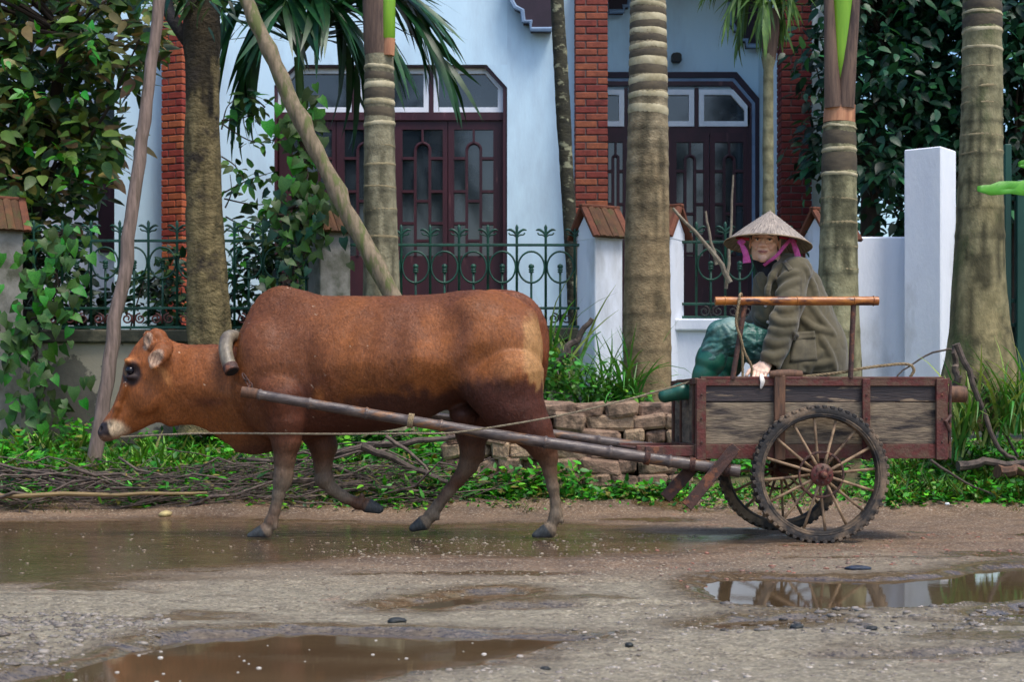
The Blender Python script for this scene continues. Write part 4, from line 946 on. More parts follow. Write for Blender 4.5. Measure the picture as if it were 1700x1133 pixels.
# ---- dark shrubs behind the iron fence
def hedge(label, x0, x1, prof, Y, n, seed, nobj=150, pal=None, smin=.06, smax=.12):
    rng = np.random.default_rng(seed); t = thing('shrub', label, 'shrub', tuple(P((x0 + x1) / 2, 640, Y))); ctr = []
    while len(ctr) < n:
        a, b = rng.uniform(x0, x1), rng.uniform(330, 640)
        if b < np.interp(a, prof[0], prof[1]) + 12 * rng.standard_normal(): continue
        ctr.append(tuple(P(a, b, Y + rng.normal(0, .16))))
    ctr = np.array(ctr)
    for c in ctr[::14]:
        mb = MB(); limb(mb, np.array(P((x0 + x1) / 2 + rng.normal(0, 40), 650, Y)), c, .012, .004, rng); mb.build('twig', mTrunkD, t, True)
    pos, ax, nr, sz = rosettes(ctr, 12, .12, rng, smin=smin, smax=smax); nr[:, 1] -= .3
    sel = rng.choice(np.argsort(pos[:, 1])[:len(pos) // 3], nobj, replace=False); rest = np.setdiff1d(np.arange(len(pos)), sel)
    leaf_stuff('foliage', t, T_OV, pos[rest], ax[rest], nr[rest], sz[rest], palette(len(rest), pal or [srgb(34, 66, 40), srgb(24, 48, 34), srgb(56, 84, 44)], [.4, .4, .2], rng)); leaf_objs(t, T_OV, 'ov', [mLeafD, mLeafO], pos[sel], ax[sel], nr[sel], sz[sel])
hedge('dark leafy shrub behind the left end of the green fence', -60, 190, ([-60, 40, 120, 190], [380, 390, 400, 470]), 13.0, 130, 201)
hedge('low dark shrub behind the fence beside the brick column foot', 190, 330, ([190, 230, 280, 330], [520, 470, 430, 420]), 13.1, 60, 202)
hedge('dark shrub behind the fence between mossy trunk and grey pillar', 370, 515, ([370, 420, 470, 515], [440, 410, 370, 350]), 12.9, 90, 203)
# ---- climbing vines with heart leaves
def vine(label, path, Y, n, spread, smin, smax, mats, seed, base):
    rng = np.random.default_rng(seed); t = thing('climbing_vine', label, 'vine', tuple(P(*base, Y)))
    sp = smooth_path([tuple(P(a, b, Y)) for a, b in path], 8)
    for k in range(3):
        mb = MB(); mb.tube([p + rng.normal(0, .02, 3) for p in sp], .008, 5); mb.build('stem', mTrunkD, t, True)
    i = rng.integers(0, len(sp), n); pos = np.array(sp)[i] + rng.normal(0, 1, (n, 3)) * [spread, .07, .06]; pos[:, 1] -= .05
    a = rng.normal(0, .7, n); ax = np.stack([np.sin(a), rng.normal(-.25, .2, n), -np.cos(a)], 1); nr = np.stack([rng.normal(0, .35, n), -np.ones(n), rng.normal(.55, .35, n)], 1)
    leaf_objs(t, T_HEART, 'heart', mats, pos, ax, nr, rng.uniform(smin, smax, n)); return t
vine('bright heart leaved vine climbing the stem beside the maroon door', [(505, 400), (500, 340), (508, 270), (498, 220), (505, 165)], 12.3, 135, .09, .07, .13, [mLeafB, mLeafO, mLeafO], 21, (505, 400))
vine('heart leaved vine trailing down the left garden wall and fence', [(60, 720), (72, 640), (55, 560), (85, 500), (95, 440), (100, 385)], 12.3, 240, .16, .06, .12, [mLeafO, mLeafB, mLeafO], 22, (60, 720))
vine('small leaved vine over the grey pillar beside the cow hump', [(470, 480), (500, 430), (510, 380), (470, 350), (520, 345)], 12.25, 110, .12, .06, .10, [mLeafO, mLeafD, mLeafO], 23, (470, 480))
# ---- sparse shrub between mossy trunk and door
rng = np.random.default_rng(31); Ys = 12.85; t = thing('shrub', 'sparse twiggy shrub against the pale wall right of the mossy trunk', 'shrub', tuple(P(400, 560, Ys)))
tips = []
sprays = [((368, 200), (405, 195), (440, 178)), ((368, 205), (420, 235), (470, 228)), ((440, 178), (425, 165), (410, 160)), ((368, 260), (390, 275), (405, 300)), ((372, 320), (410, 300), (455, 285)), ((372, 330), (430, 340), (480, 325)), ((375, 360), (420, 380), (480, 372)), ((378, 420), (410, 390), (440, 352)), ((380, 450), (440, 420), (500, 405)), ((380, 470), (430, 460), (490, 450)), ((380, 500), (400, 440), (395, 380)), ((382, 520), (440, 500), (505, 480)), ((395, 540), (410, 470), (460, 430)), ((368, 215), (376, 180), (390, 165)), ((374, 345), (384, 320), (382, 290))]
for ln in sprays:
    dz = rng.uniform(-.25, .15); pp = smooth_path([tuple(P(a, b, Ys + dz * (k / 2))) for k, (a, b) in enumerate(ln)], 7); mb = MB(); mb.tube(pp, list(np.linspace(.007, .0025, len(pp))), 5); mb.build('twig', mTrunkD, t, True)
    for q in pp[4:]: tips.append(q + rng.normal(0, .025, 3))
pos, ax, nr, sz = rosettes(np.array(tips), 2, .07, rng, smin=.07, smax=.125); nr[:, 1] -= .3; ax[:, 2] -= .25
pos, ax, nr, sz = pos[:295], ax[:295], nr[:295], sz[:295]
leaf_objs(t, T_OV, 'ov', [mLeafO, mLeafB, mLeafO, mLeafD], pos, ax, nr, sz)

# ---- palm fronds
def frond(root, base, tip, sag, nl, ll, mat, rng, lm, droop=.35, wid=.035):
    base, tip = np.array(base, float), np.array(tip, float); mid = (base + tip) / 2; mid[2] += sag
    sp = smooth_path([base, mid, tip], 10); fr = MB(); fr.tube(sp, list(np.linspace(.014, .004, len(sp))), 6); fo = fr.build('frond', lm, root, True)
    T = leaf_tmpl(.085, .25, .1); pos, ax, nr, sz = [], [], [], []
    for i in range(nl):
        u = .12 + .88 * i / (nl - 1); k = min(int(u * (len(sp) - 1)), len(sp) - 2); p = sp[k] + (sp[k + 1] - sp[k]) * (u * (len(sp) - 1) - k); d = sp[k + 1] - sp[k]; d /= np.linalg.norm(d)
        side = np.cross(d, [0, 0, 1.]); side /= np.linalg.norm(side) + 1e-9
        for sg in (-1, 1):
            a = d * (.75 + .5 * u) + side * sg * .75 * (1 - .4 * u) + np.array([0, 0, -droop]) + rng.normal(0, .08, 3)
            pos.append(p); ax.append(a); nr.append(np.array([0, -.3, 1.]) + rng.normal(0, .25, 3)); sz.append(ll * (.55 + .6 * math.sin(math.pi * (.15 + .75 * u))) * rng.uniform(.85, 1.1))
    leaf_objs(root, T, 'leaflet%.2f' % wid, [mat], np.array(pos), np.array(ax), np.array(nr), np.array(sz), 'leaflet', parent=fo)
rng = np.random.default_rng(41); Yq = 13.4; t = thing('palm_tree', 'young palm with dark drooping fronds above the maroon door', 'palm tree', tuple(P(498, 560, Yq)))
mb = MB(); mb.tube(smooth_path([P(500, 600, Yq), P(503, 400, Yq), P(500, 200, Yq), P(495, 95, Yq)], 5), .035, 10); mb.build('trunk', mGreen and M('green_stem', srgb(76, 110, 52), srgb(58, 88, 44), .6, 6, bump=.2), t, True)
hub = P(496, 95, Yq)
mFr = M('frond_stalk', srgb(70, 100, 48), srgb(50, 74, 38), .5, 8, bump=.1)
for (px, py, dy, sag) in [(360, 60, -.3, .45), (400, 140, .1, .55), (440, -40, .3, .2), (560, -60, -.4, .2), (640, 60, -.2, .45), (735, 95, .1, .6), (600, 130, .35, .5), (520, -90, .4, .1), (660, -20, .4, .4), (380, -40, .3, .3), (470, 10, -.6, .3), (545, 5, -.6, .3), (700, 10, .1, .45)]:
    frond(t, hub, P(px, py, Yq + dy), sag, 15, .78, mFrond, rng, mFr, .30)
hub = P(1276, 30, 14.2)
mFrY = M('yellow_green_leaflet', srgb(96, 128, 54), srgb(66, 100, 44), .4, 6, bump=.1, trans=.25, rnd=.35)
for (px, py, dy, sag) in [(1205, 30, -.2, .35), (1225, 60, .1, .4), (1240, -40, .2, .2), (1300, 40, .1, .3), (1315, 0, -.2, .3), (1180, -30, .2, .3), (1265, 45, -.35, .3)]:
    frond(palm3, hub, P(px, py, 14.2 + dy), sag, 14, .36, mFrY, rng, mFr, .6)

# ---- dark trees on the right behind the white wall
pal = [srgb(30, 78, 52), srgb(18, 52, 38), srgb(44, 102, 58), srgb(64, 110, 80)]  # leaf greens kept dark, the shade on these trees put into the colour
for k, (px, Y, rx, label, nobj) in enumerate([(1445, 15.2, 105, 'dark glossy tree behind the crownshaft palm', 280), (1545, 15.8, 95, 'dark tree above the tall white pillar', 200), (1690, 15.0, 100, 'dark tree behind the rightmost palm', 200), (1610, 19.5, 260, 'deep green tree farthest back on the right', 0)]):
    rng = np.random.default_rng(60 + k); t = thing('tree', label, 'tree', (X(px, Y), Y, .4), 'dark trees behind the white wall')
    ctr = []
    while len(ctr) < (260 if k < 3 else 420):
        a, b, dy = rng.uniform(-1.15, 1.15), rng.uniform(-200, 400), rng.normal(0, .55)
        lo_edge = 330 + 60 * math.sin(a * 3 + k) + 40 * rng.standard_normal()
        if b > lo_edge or (px + a * rx < 1350): continue
        ctr.append(tuple(P(px + a * rx, b, Y + dy)))
    ctr = np.array(ctr); mb = MB(); f0 = np.array(P(px, 300, Y)); f1 = np.array(P(px + 20, 60, Y)); mb.tube(smooth_path([P(px - 10, 720, Y), P(px, 420, Y), f0, f1, P(px + 25, -180, Y)], 5), list(np.linspace(.12, .03, 21)), 9); mb.build('trunk', mTrunkD, t, True)
    for c in ctr[::11]:
        mb = MB(); limb(mb, f0 if c[2] < f1[2] else f1, c, .022, .006, rng); mb.build('limb', mTrunkD, t, True)
    pos, ax, nr, sz = rosettes(ctr, 17 if k < 3 else 22, .26, rng, smin=.09, smax=.16); ax[:, 2] -= .3
    o_ = np.argsort(pos[:, 1])[:int(len(pos) * .3)]; sel = rng.choice(o_, nobj, replace=False) if nobj else np.array([], int); rest = np.setdiff1d(np.arange(len(pos)), sel)
    leaf_stuff('foliage', t, T_OV, pos[rest], ax[rest], nr[rest], sz[rest], palette(len(rest), pal, [.36, .4, .18, .06], rng, .4))
    if nobj: leaf_objs(t, T_OV, 'ov', [mLeafD], pos[sel], ax[sel], nr[sel], sz[sel])
for k, (px, Y, rx, label) in enumerate([(-330, 14.6, 170, 'leafy tree beyond the left picture edge behind the wall'), (-800, 15.5, 260, 'broad tree farther left along the garden wall'), (1990, 15.5, 190, 'dark tree beyond the green gate at the right'), (2450, 16.5, 280, 'broad dark tree farther right along the wall')]):
    rng = np.random.default_rng(160 + k); t = thing('tree', label, 'tree', (X(px, Y), Y, .4)); n = 330
    a = rng.uniform(-1, 1, n); b = rng.uniform(-1, 1, n); keep = a * a + b * b < 1; ctr = np.array([tuple(P(px + u * rx, 190 + v * 330, Y + w)) for u, v, w in zip(a[keep], b[keep], rng.normal(0, .6, keep.sum()))])
    mb = MB(); mb.tube(smooth_path([P(px, 720, Y), P(px + 8, 420, Y), P(px, 150, Y), P(px + 10, -80, Y)], 5), list(np.linspace(.13, .04, 16)), 9); mb.build('trunk', mTrunkD, t, True)
    pos, ax, nr, sz = rosettes(ctr, 16, .28, rng, smin=.11, smax=.19); leaf_stuff('foliage', t, T_OV, pos, ax, nr, sz, palette(len(pos), pal, [.36, .34, .24, .06], rng, .4))
rng = np.random.default_rng(66); mb = MB()
# ---- banana leaf at the right edge
t = thing('banana_plant', 'bright banana leaf reaching in from the right edge', 'plant', tuple(P(1800, 700, 11.9)))
def banana(a, m_, b, wd, name='leaf'):
    sp = smooth_path([tuple(a), tuple(m_), tuple(b)], 8); n = len(sp); V, Fc = [], []
    for i, p in enumerate(sp):
        u = i / (n - 1); w = wd * math.sin(math.pi * min(1, .06 + .90 * u)) ** .55; p = np.array(p)
        V += [p + [0, -w * .25, w + .008 * math.sin(i * 2.1)], p, p + [0, -w * .45, -w * .8 + .008 * math.sin(i * 1.7)]]
    for i in range(n - 1):
        for j in (0, 1): Fc.append((i * 3 + j, i * 3 + j + 1, (i + 1) * 3 + j + 1, (i + 1) * 3 + j))
    m2 = MB(); m2.add(V, Fc); o = m2.build(name, mBanana, t, True); mo = o.modifiers.new('th', 'SOLIDIFY'); mo.thickness = .003
banana(P(1850, 326, 11.5), P(1740, 314, 11.2), P(1622, 316, 11.05), .062); banana(P(1850, 250, 12.0), P(1760, 262, 12.0), P(1690, 275, 12.0), .06)
mb = MB(); mb.tube([P(1860, 760, 11.9), P(1855, 500, 11.9), P(1850, 240, 11.9)], [.09, .08, .04], 12); mb.build('stem', M('banana_stem', srgb(96, 118, 60), srgb(72, 86, 48), .6, 5, (4, 4, .5), .3), t, True)

# ---- bush and long grass beside the white pillar
rng = np.random.default_rng(71); t = thing('bush', 'bright green leafy bush between cow rump and palm', 'bush', tuple(P(965, 690, 11.5)))
ctr = []
while len(ctr) < 230:
    px, py, Y = rng.uniform(870, 1075), rng.uniform(585, 720), rng.uniform(11.25, 11.75)
    if py < np.interp(px, [870, 920, 970, 1020, 1075], [610, 588, 600, 625, 650]): continue
    ctr.append(tuple(P(px, py, Y)))
pos, ax, nr, sz = rosettes(np.array(ctr), 8, .07, rng, smin=.03, smax=.058); sel = rng.choice(np.argsort(pos[:, 1])[:900], 280, replace=False); rest = np.setdiff1d(np.arange(len(pos)), sel)
palG = [srgb(84, 150, 44), srgb(56, 116, 36), srgb(110, 172, 58), srgb(34, 80, 32)]
leaf_stuff('foliage', t, T_ROUND, pos[rest], ax[rest], nr[rest], sz[rest], palette(len(rest), palG, [.35, .35, .12, .18], rng)); leaf_objs(t, T_ROUND, 'round', [mLeafB], pos[sel], ax[sel], nr[sel], sz[sel])
def blade_mesh(L, w, bend, n=6):
    V, Fc = [], []
    for i in range(n + 1):
        u = i / n; a = bend * u; x = L * u * math.sin(a) * .75; z = L * u * math.cos(a * .8); ww = w * (1 - u ** 2.2) + .0006; V += [(x, -ww, z), (x, ww, z)]
    for i in range(n): Fc.append((2 * i, 2 * i + 1, 2 * i + 3, 2 * i + 2))
    return np.array(V), np.array(Fc)
BM = [blade_mesh(.62, .011, b) for b in (.5, .9, 1.3, 1.7)]
def grass_clump(label, spots, Y, n, sc, mats, seed, base):
    rng = np.random.default_rng(seed); t = thing('grass_clump', label, 'grass', tuple(P(*base, Y))); org = np.array(ORG[t.name]); ms = {}
    for i in range(n):
        px, py = spots[rng.integers(len(spots))]; p = np.array(P(px + rng.normal(0, 8), py + rng.normal(0, 6), Y + rng.uniform(-.12, .12))); b = rng.integers(4); m = mats[rng.integers(len(mats))]
        if (b, m.name) not in ms:
            me = np_mesh('blade', *BM[b]); me.materials.append(m); ms[(b, m.name)] = me
        o = link(bpy.data.objects.new('blade', ms[(b, m.name)]), t); o.location = p - org; o.rotation_euler = (rng.normal(0, .15), rng.normal(0, .15), rng.random() * 6.28); s = sc * rng.uniform(.6, 1.15); o.scale = (s, s, s)
mBlade = M('grass_blade', srgb(86, 142, 56), srgb(60, 112, 44), .45, 8, bump=.1, trans=.3, rnd=.4, hue=.03)
mBladeY = M('pale_grass_blade', srgb(150, 166, 84), srgb(112, 136, 62), .5, 8, bump=.1, trans=.3, rnd=.3)
grass_clump('tall grass with long blades in front of the white pillar', [(1000, 690), (1030, 690), (1050, 680), (975, 690)], 11.55, 130, 1.0, [mBlade], 81, (1010, 690))
grass_clump('tall broad grass blades just behind the cow tail', [(915, 640), (930, 640), (945, 650)], 11.9, 46, 1.25, [mBlade, mBladeY], 82, (925, 650))
grass_clump('long grass growing round the foot of the rightmost palm', [(1600, 720), (1640, 740), (1680, 720), (1700, 700), (1660, 700), (1590, 760)], 11.1, 190, .95, [mBlade, mBlade, mBladeY], 83, (1650, 740))

# ---- ground cover on the verge (uncountable)
def cover(name, label, region, n, seed, pal, p, T, smin, smax, hgt_, nleaf, mat=None):
    rng = np.random.default_rng(seed); q = []
    (x0, x1), (y0, y1) = region
    while len(q) < n:
        Y = rng.uniform(y0, y1); px = rng.uniform(x0, x1); x = X(px, Y)
        if vnoise(np.array([[x, Y, 0]]), 2.6, seed)[0] + .25 < rng.random() * 1.1 - .45: continue
        q.append((x, Y, 0))
    q = np.array(q); q[:, 2] = verge_h(q[:, 0], q[:, 1]); hh = hgt_ * rng.random(n) * (1 + .6 * vnoise(q, 1.6, seed + 3))
    c = np.repeat(q, nleaf, 0); N_ = len(c); a = rng.random(N_) * 6.283; el = rng.normal(.25, .4, N_); ax = np.stack([np.cos(a) * np.cos(el), np.sin(a) * np.cos(el), np.sin(el)], 1)
    pos = c + ax * .03 + rng.normal(0, .03, (N_, 3)); pos[:, 2] = c[:, 2] + np.repeat(hh, nleaf) * rng.random(N_) + .01
    nr = np.stack([rng.normal(0, .4, N_), rng.normal(-.3, .4, N_), np.ones(N_)], 1)
    o = leaf_stuff(name, None, T, pos, ax, nr, rng.uniform(smin, smax, N_), palette(N_, pal, p, rng), mat); return tag(o, label, 'ground cover')
palC = [srgb(70, 160, 34), srgb(44, 122, 28), srgb(116, 190, 50), srgb(24, 76, 20), srgb(126, 122, 58)]
cover('ground_cover', 'low leafy weeds covering the verge behind the brush pile', ((-700, 760), (10.95, 12.4)), 3200, 91, palC, [.30, .30, .14, .16, .10], T_OV, .03, .085, .24, 7)
cover('ground_cover', 'small leafy weeds on the bank below the cart', ((1440, 2400), (10.55, 12.3)), 2600, 92, palC, [.32, .34, .14, .15, .05], T_ROUND, .03, .055, .12, 7)
cover('ground_cover', 'sparse weeds at the road edge before the stone stack', ((400, 1500), (10.42, 11.0)), 800, 93, palC, [.25, .3, .12, .13, .2], T_OV, .02, .05, .06, 6)
cover('ground_cover', 'weeds behind the stone stack and below the white walls', ((720, 1480), (11.3, 12.4)), 1300, 94, palC, [.3, .36, .1, .2, .04], T_OV, .03, .07, .14, 7)
cover('ground_cover', 'narrow leaved weeds poking through the brush pile', ((-120, 760), (10.5, 11.2)), 420, 98, palC, [.3, .3, .14, .1, .16], T_NAR, .05, .12, .22, 7)
cover('ground_cover', 'leafy weeds growing against the foot of the stone stack', ((690, 1140), (10.62, 10.92)), 420, 99, palC, [.26, .3, .14, .14, .16], T_OV, .03, .075, .16, 7)
def grass_stuff(label, region, n, seed, lmin, lmax, cols, p):
    rng = np.random.default_rng(seed); Y = rng.uniform(region[1][0], region[1][1], n); x = (rng.uniform(*region[0], n) - 850) / F * Y
    q = np.column_stack([x, Y, np.zeros(n)]); k = fbm(q, 2.4, 2, seed) > -.15; q = q[k]; n = len(q); q[:, 2] = verge_h(q[:, 0], q[:, 1]); a = rng.random(n) * 6.283
    ax = np.stack([np.cos(a) * .7, np.sin(a) * .7, rng.uniform(.3, 1.4, n)], 1); nr = np.stack([-np.cos(a), -np.sin(a), np.ones(n) * .6], 1)
    o = leaf_stuff('grass', None, leaf_tmpl(.07, .25, .05), q, ax, nr, rng.uniform(lmin, lmax, n), palette(n, cols, p, rng)); tag(o, label, 'grass')
palR = [srgb(86, 128, 48), srgb(120, 126, 62), srgb(150, 132, 88), srgb(54, 92, 36)]
grass_stuff('short yellowing grass along the road edge behind the cart', ((-500, 2300), (10.36, 11.1)), 15000, 95, .03, .10, palR, [.34, .26, .16, .24])
grass_stuff('taller grass tufts on the verge below the left wall', ((-700, 720), (10.9, 12.3)), 8500, 96, .06, .20, palR, [.5, .12, .06, .32])
grass_stuff('long bright grass blades rising above the weeds at the left', ((-150, 480), (10.95, 12.2)), 3800, 100, .12, .34, [srgb(110, 160, 60), srgb(84, 136, 50), srgb(150, 158, 90), srgb(60, 104, 40)], [.4, .3, .12, .18])
grass_stuff('grass tufts on the right bank behind the cart', ((1480, 2300), (10.6, 12.3)), 10000, 97, .06, .24, palR, [.5, .15, .06, .29])

# ---- brush pile of cut branches, loose sticks
rng = np.random.default_rng(101); t = thing('brush_pile', 'long heap of cut grey branches lying along the verge', 'brush pile', (X(330, 10.75), 10.75, .06)); org = ORG[t.name]
sm = []
for k in range(9):
    mb = MB(); L = 1.0; pts = [np.array([u - .5, .05 * math.sin(u * 4 + k) + .015 * rng.standard_normal(), .05 * math.sin(u * 3 + 2 * k) + .012 * rng.standard_normal()]) for u in np.linspace(0, 1, 9)]
    mb.tube(pts, list(np.linspace(.008, .0025, 9)), 6); me = bpy.data.meshes.new('stick'); me.from_pydata([tuple(v) for v in mb.v], [], mb.f); me.materials.append(mStick); me.shade_smooth(); sm.append(me)
for i in range(230):
    px = rng.uniform(-120, 740); Y = rng.uniform(10.45, 11.0); hb = np.interp(px, [-120, 0, 250, 450, 560, 740], [.14, .17, .19, .30, .32, .14])
    z = float(verge_h(np.array([X(px, Y)]), np.array([Y]))[0]) + hb * rng.random() * (1 - abs(Y - 10.75) / .6); s = rng.uniform(.45, 1.5)
    o = link(bpy.data.objects.new('stick', sm[i % 9]), t); o.location = Vector((X(px, Y), Y, z)) - org; o.rotation_euler = (rng.random() * 6, rng.normal(-.02 if px < 400 else -.10, .13), rng.normal(0, .22)); w = rng.uniform(.5, 1.5); o.scale = (s, s * w * .8, s * w * .8)
tw = MB()
for i in range(520):
    px = rng.uniform(-120, 760); Y = rng.uniform(10.42, 11.05); hb = np.interp(px, [-120, 0, 250, 450, 560, 760], [.12, .15, .17, .26, .26, .10]); x0 = X(px, Y)
    z = float(verge_h(np.array([x0]), np.array([Y]))[0]) + hb * rng.random() * (1 - abs(Y - 10.75) / .6); L_ = rng.uniform(.15, .5); a = rng.normal(0, .35); e = rng.normal(.04, .22)
    d = np.array([math.cos(a) * math.cos(e), math.sin(a), math.sin(e)]) * L_ / 2 * (1 if rng.random() < .5 else -1); c = np.array([x0, Y, z + .02]); tw.tube([c - d, c + rng.normal(0, .012, 3), c + d], [.004, .003, .0015], 4)
o = tw.build('twigs', mStick, t, True); o['kind'] = 'stuff'
def stick(label, pts, Y, r, mat=mStick, cat='branch', name='branch'):
    mb = MB(); p = [P(*q[:2], Y + (q[2] if len(q) > 2 else 0)) for q in pts]; sp = smooth_path([tuple(q) for q in p], 5); sp = [q + np.random.default_rng(i).normal(0, r * .22, 3) for i, q in enumerate(sp)]
    mb.tube(sp, list(np.linspace(r, r * .5, len(sp))), 8); return tag(mb.build(name, mat, None, True, org=p[0]), label, cat)
mPale = M('pale_dead_wood', srgb(150, 140, 120), srgb(108, 98, 84), .85, 20, bump=.6)
stick('straight bamboo cane lying in front of the brush pile', [(-60, 826), (150, 821), (345, 818)], 10.4, .017, M('tan_cane', srgb(146, 124, 82), srgb(116, 98, 66), .5, 6, (1, 6, 6), .2), 'cane', 'cane')
stick('bare branch slanting down between the cow front and hind legs', [(600, 742), (670, 770), (745, 800)], 10.6, .028)
stick('thick bare branch lying behind the cow belly', [(520, 760), (640, 738), (760, 724)], 10.9, .030)
stick('thin branch slanting below the cow belly', [(640, 725), (690, 760), (720, 790)], 10.7, .014)
stick('dark cut stick leaning out of the bush before the white pillar', [(925, 605), (950, 570), (985, 528)], 11.55, .034)
stick('pale forked dead branch leaning behind the man', [(1212, 470), (1180, 415), (1118, 345)], 12.2, .021, mPale)
stick('thin bare upright twig beside the dead branch behind the man', [(1205, 480), (1212, 400), (1218, 290)], 12.25, .014, mPale)
stick('short bare stub rising behind the bamboo rail', [(1190, 440), (1180, 400), (1172, 350)], 12.3, .015, mPale)
stick('dark crooked branch leaning against the rightmost palm foot', [(1588, 572), (1622, 655), (1660, 745), (1690, 765)], 10.9, .022)
stick('thin arching twig in front of the white wall', [(1690, 760), (1600, 600), (1560, 583), (1500, 615), (1470, 655)], 11.2, .009)
stick('upright grey cut stem at the foot of the rightmost palm', [(1588, 650), (1586, 610), (1586, 572)], 11.0, .030)
stick('fallen branch lying across the bank at the right edge', [(1590, 776), (1650, 768), (1760, 772)], 10.85, .034)
stick('brown log lying on the bank at the right edge', [(1655, 785), (1700, 783), (1800, 780)], 10.8, .045, mWoodP, 'log', 'log')
stick('thin dead twig trailing down the bank behind the cart', [(1545, 765), (1600, 800), (1690, 838)], 10.6, .010)

# ---- stack of pale stone bricks
t = thing('stone_stack', 'loose stack of pale stone bricks behind cow and cart', 'stone stack', (X(910, 11.0), 11.0, .1)); org = ORG[t.name]; rng = np.random.default_rng(111); bms = []
for k in range(8):
    mb = MB(); mb.box((0, 0, 0), (.20, .16, .100), ch=.018); V = np.array([tuple(v) for v in mb.v]); V += .024 * np.stack([vnoise(V, 9, k), vnoise(V, 9, k + 20), vnoise(V, 9, k + 40)], 1)
    me = bpy.data.meshes.new('brick'); me.from_pydata(V.tolist(), [], mb.f); me.materials.append(mBrickS); bms.append(me)
rows_ = [(712, 1120, 800), (722, 1115, 775), (718, 1120, 750), (730, 1118, 726), (850, 1115, 702), (890, 1088, 682)]
i = 0
for ri, (a, b, py) in enumerate(rows_):
    px = a + rng.uniform(0, 20)
    while px < b:
        w = rng.uniform(.6, 1.3) if ri < 4 else rng.uniform(.9, 1.6); wpx = .20 * w * F / 11.0; dpt = 11.0 + rng.normal(0, .022)
        o = link(bpy.data.objects.new('brick', bms[i % 8]), t); o.location = P(px + wpx / 2, py, dpt) - org; o.scale = (w * .97, 1, rng.uniform(.90, 1.12)); o.rotation_euler = (rng.normal(0, .03), rng.normal(0, .03), rng.normal(0, .07)); i += 1; px += wpx * .97 + (rng.uniform(0, 2) if rng.random() < .9 else 12)
        o2 = link(bpy.data.objects.new('brick', bms[(i + 3) % 8]), t); o2.location = P(px - wpx / 2, py, dpt + .2) - org; o2.scale = (w, 1.05, 1); o2.rotation_euler = (0, 0, rng.normal(0, .08))
# ================================================================== cow
YC = 8.65; KC = F / YC
def cx(px): return (px - 850) / KC
def cz(py): return H + (HY - py) / KC
cow = thing('cow', 'brown humped cow walking left pulling the cart', 'cow', (cx(640), YC, 0)); corg = np.array(ORG[cow.name])
fd = Field((cx(150), -.42, -.02), (cx(945), .42, cz(465)), .007)
def herm(x, xp, fp):
    """monotone-ish cubic interpolation"""
    xp = np.array(xp, float); fp = np.array(fp, float); d = np.gradient(fp, xp); i = np.clip(np.searchsorted(xp, x) - 1, 0, len(xp) - 2)
    h_ = xp[i + 1] - xp[i]; t = np.clip((x - xp[i]) / h_, 0, 1); t2, t3 = t * t, t ** 3
    return (2 * t3 - 3 * t2 + 1) * fp[i] + (t3 - 2 * t2 + t) * h_ * d[i] + (-2 * t3 + 3 * t2) * fp[i + 1] + (t3 - t2) * h_ * d[i + 1]
def loft(st, fr, k, pw=2.2):
    """stations (s, n_top, n_bot, half width, taper top, taper bottom); fr = (origin x,z, dir, normal) in metres"""
    st = np.array(st, float); s_ = st[:, 0]; o, dr, nm = fr
    ends = [(np.array(o) + np.array(dr) * a + np.array(nm) * b) for a in (s_[0], s_[-1]) for b in (st[:, 1].max(), st[:, 2].min())]; ends = np.array(ends); wm = st[:, 3].max()
    def fn(x, y, z):
        a = (x - o[0]) * dr[0] + (z - o[1]) * dr[1]; n = (x - o[0]) * nm[0] + (z - o[1]) * nm[1]
        ac = np.clip(a, s_[0], s_[-1]); tp, bt, w, tt, tb = [herm(ac, s_, st[:, j]).astype(np.float32) for j in range(1, 6)]
        mid = (tp + bt) / 2; hz = np.maximum((tp - bt) / 2, .004); u = (n - mid) / hz; w = np.maximum(w, .004)
        ww = w * np.maximum(1 - np.where(u > 0, tt, tb) * np.clip(np.abs(u), 0, 1.1) ** 1.4, .08)
        rr = (np.abs(u) ** pw + np.abs(y / ww) ** pw) ** (1 / pw); d = (rr - 1) * np.minimum(hz, w * 1.1)
        out = np.abs(a - ac); return np.where(out > 0, np.sqrt(np.maximum(d, 0) ** 2 + out ** 2), d) + 0 * y
    fd.put(fn, (ends[:, 0].min() - .02, -wm, ends[:, 1].min() - .02), (ends[:, 0].max() + .02, wm, ends[:, 1].max() + .02), k)
idf = ((0., 0.), (1., 0.), (0., 1.))
def st(rows): return [(cx(a), cz(t), cz(b), w, tt, tb) for a, t, b, w, tt, tb in rows]
loft(st([(378, 610, 700, .05, .2, .4), (388, 585, 735, .10, .25, .5), (405, 536, 746, .155, .45, .55), (425, 497, 747, .19, .66, .5), (445, 481, 745, .21, .74, .45), (467, 475, 740, .222, .74, .4), (495, 480, 733, .235, .60, .35), (530, 489, 727, .25, .42, .3),
         (600, 492, 720, .275, .34, .25), (660, 491, 712, .29, .28, .28), (705, 490, 699, .285, .28, .32), (740, 487, 680, .272, .30, .35), (772, 484, 668, .262, .31, .35), (805, 483, 660, .252, .32, .3), (840, 489, 654, .235, .34, .3), (866, 500, 654, .20, .35, .3), (886, 520, 640, .15, .3, .3), (897, 545, 618, .09, .2, .2), (902, 565, 600, .03, 0, 0)]), idf, .03)
# neck
loft(st([(258, 566, 690, .06, .3, .3), (275, 566, 706, .08, .35, .4), (300, 570, 706, .088, .35, .55), (330, 571, 709, .095, .35, .65), (355, 572, 722, .108, .35, .72), (378, 573, 738, .125, .35, .75), (400, 566, 747, .15, .4, .75), (425, 545, 749, .17, .5, .75), (450, 530, 742, .16, .5, .7)]), idf, .05)
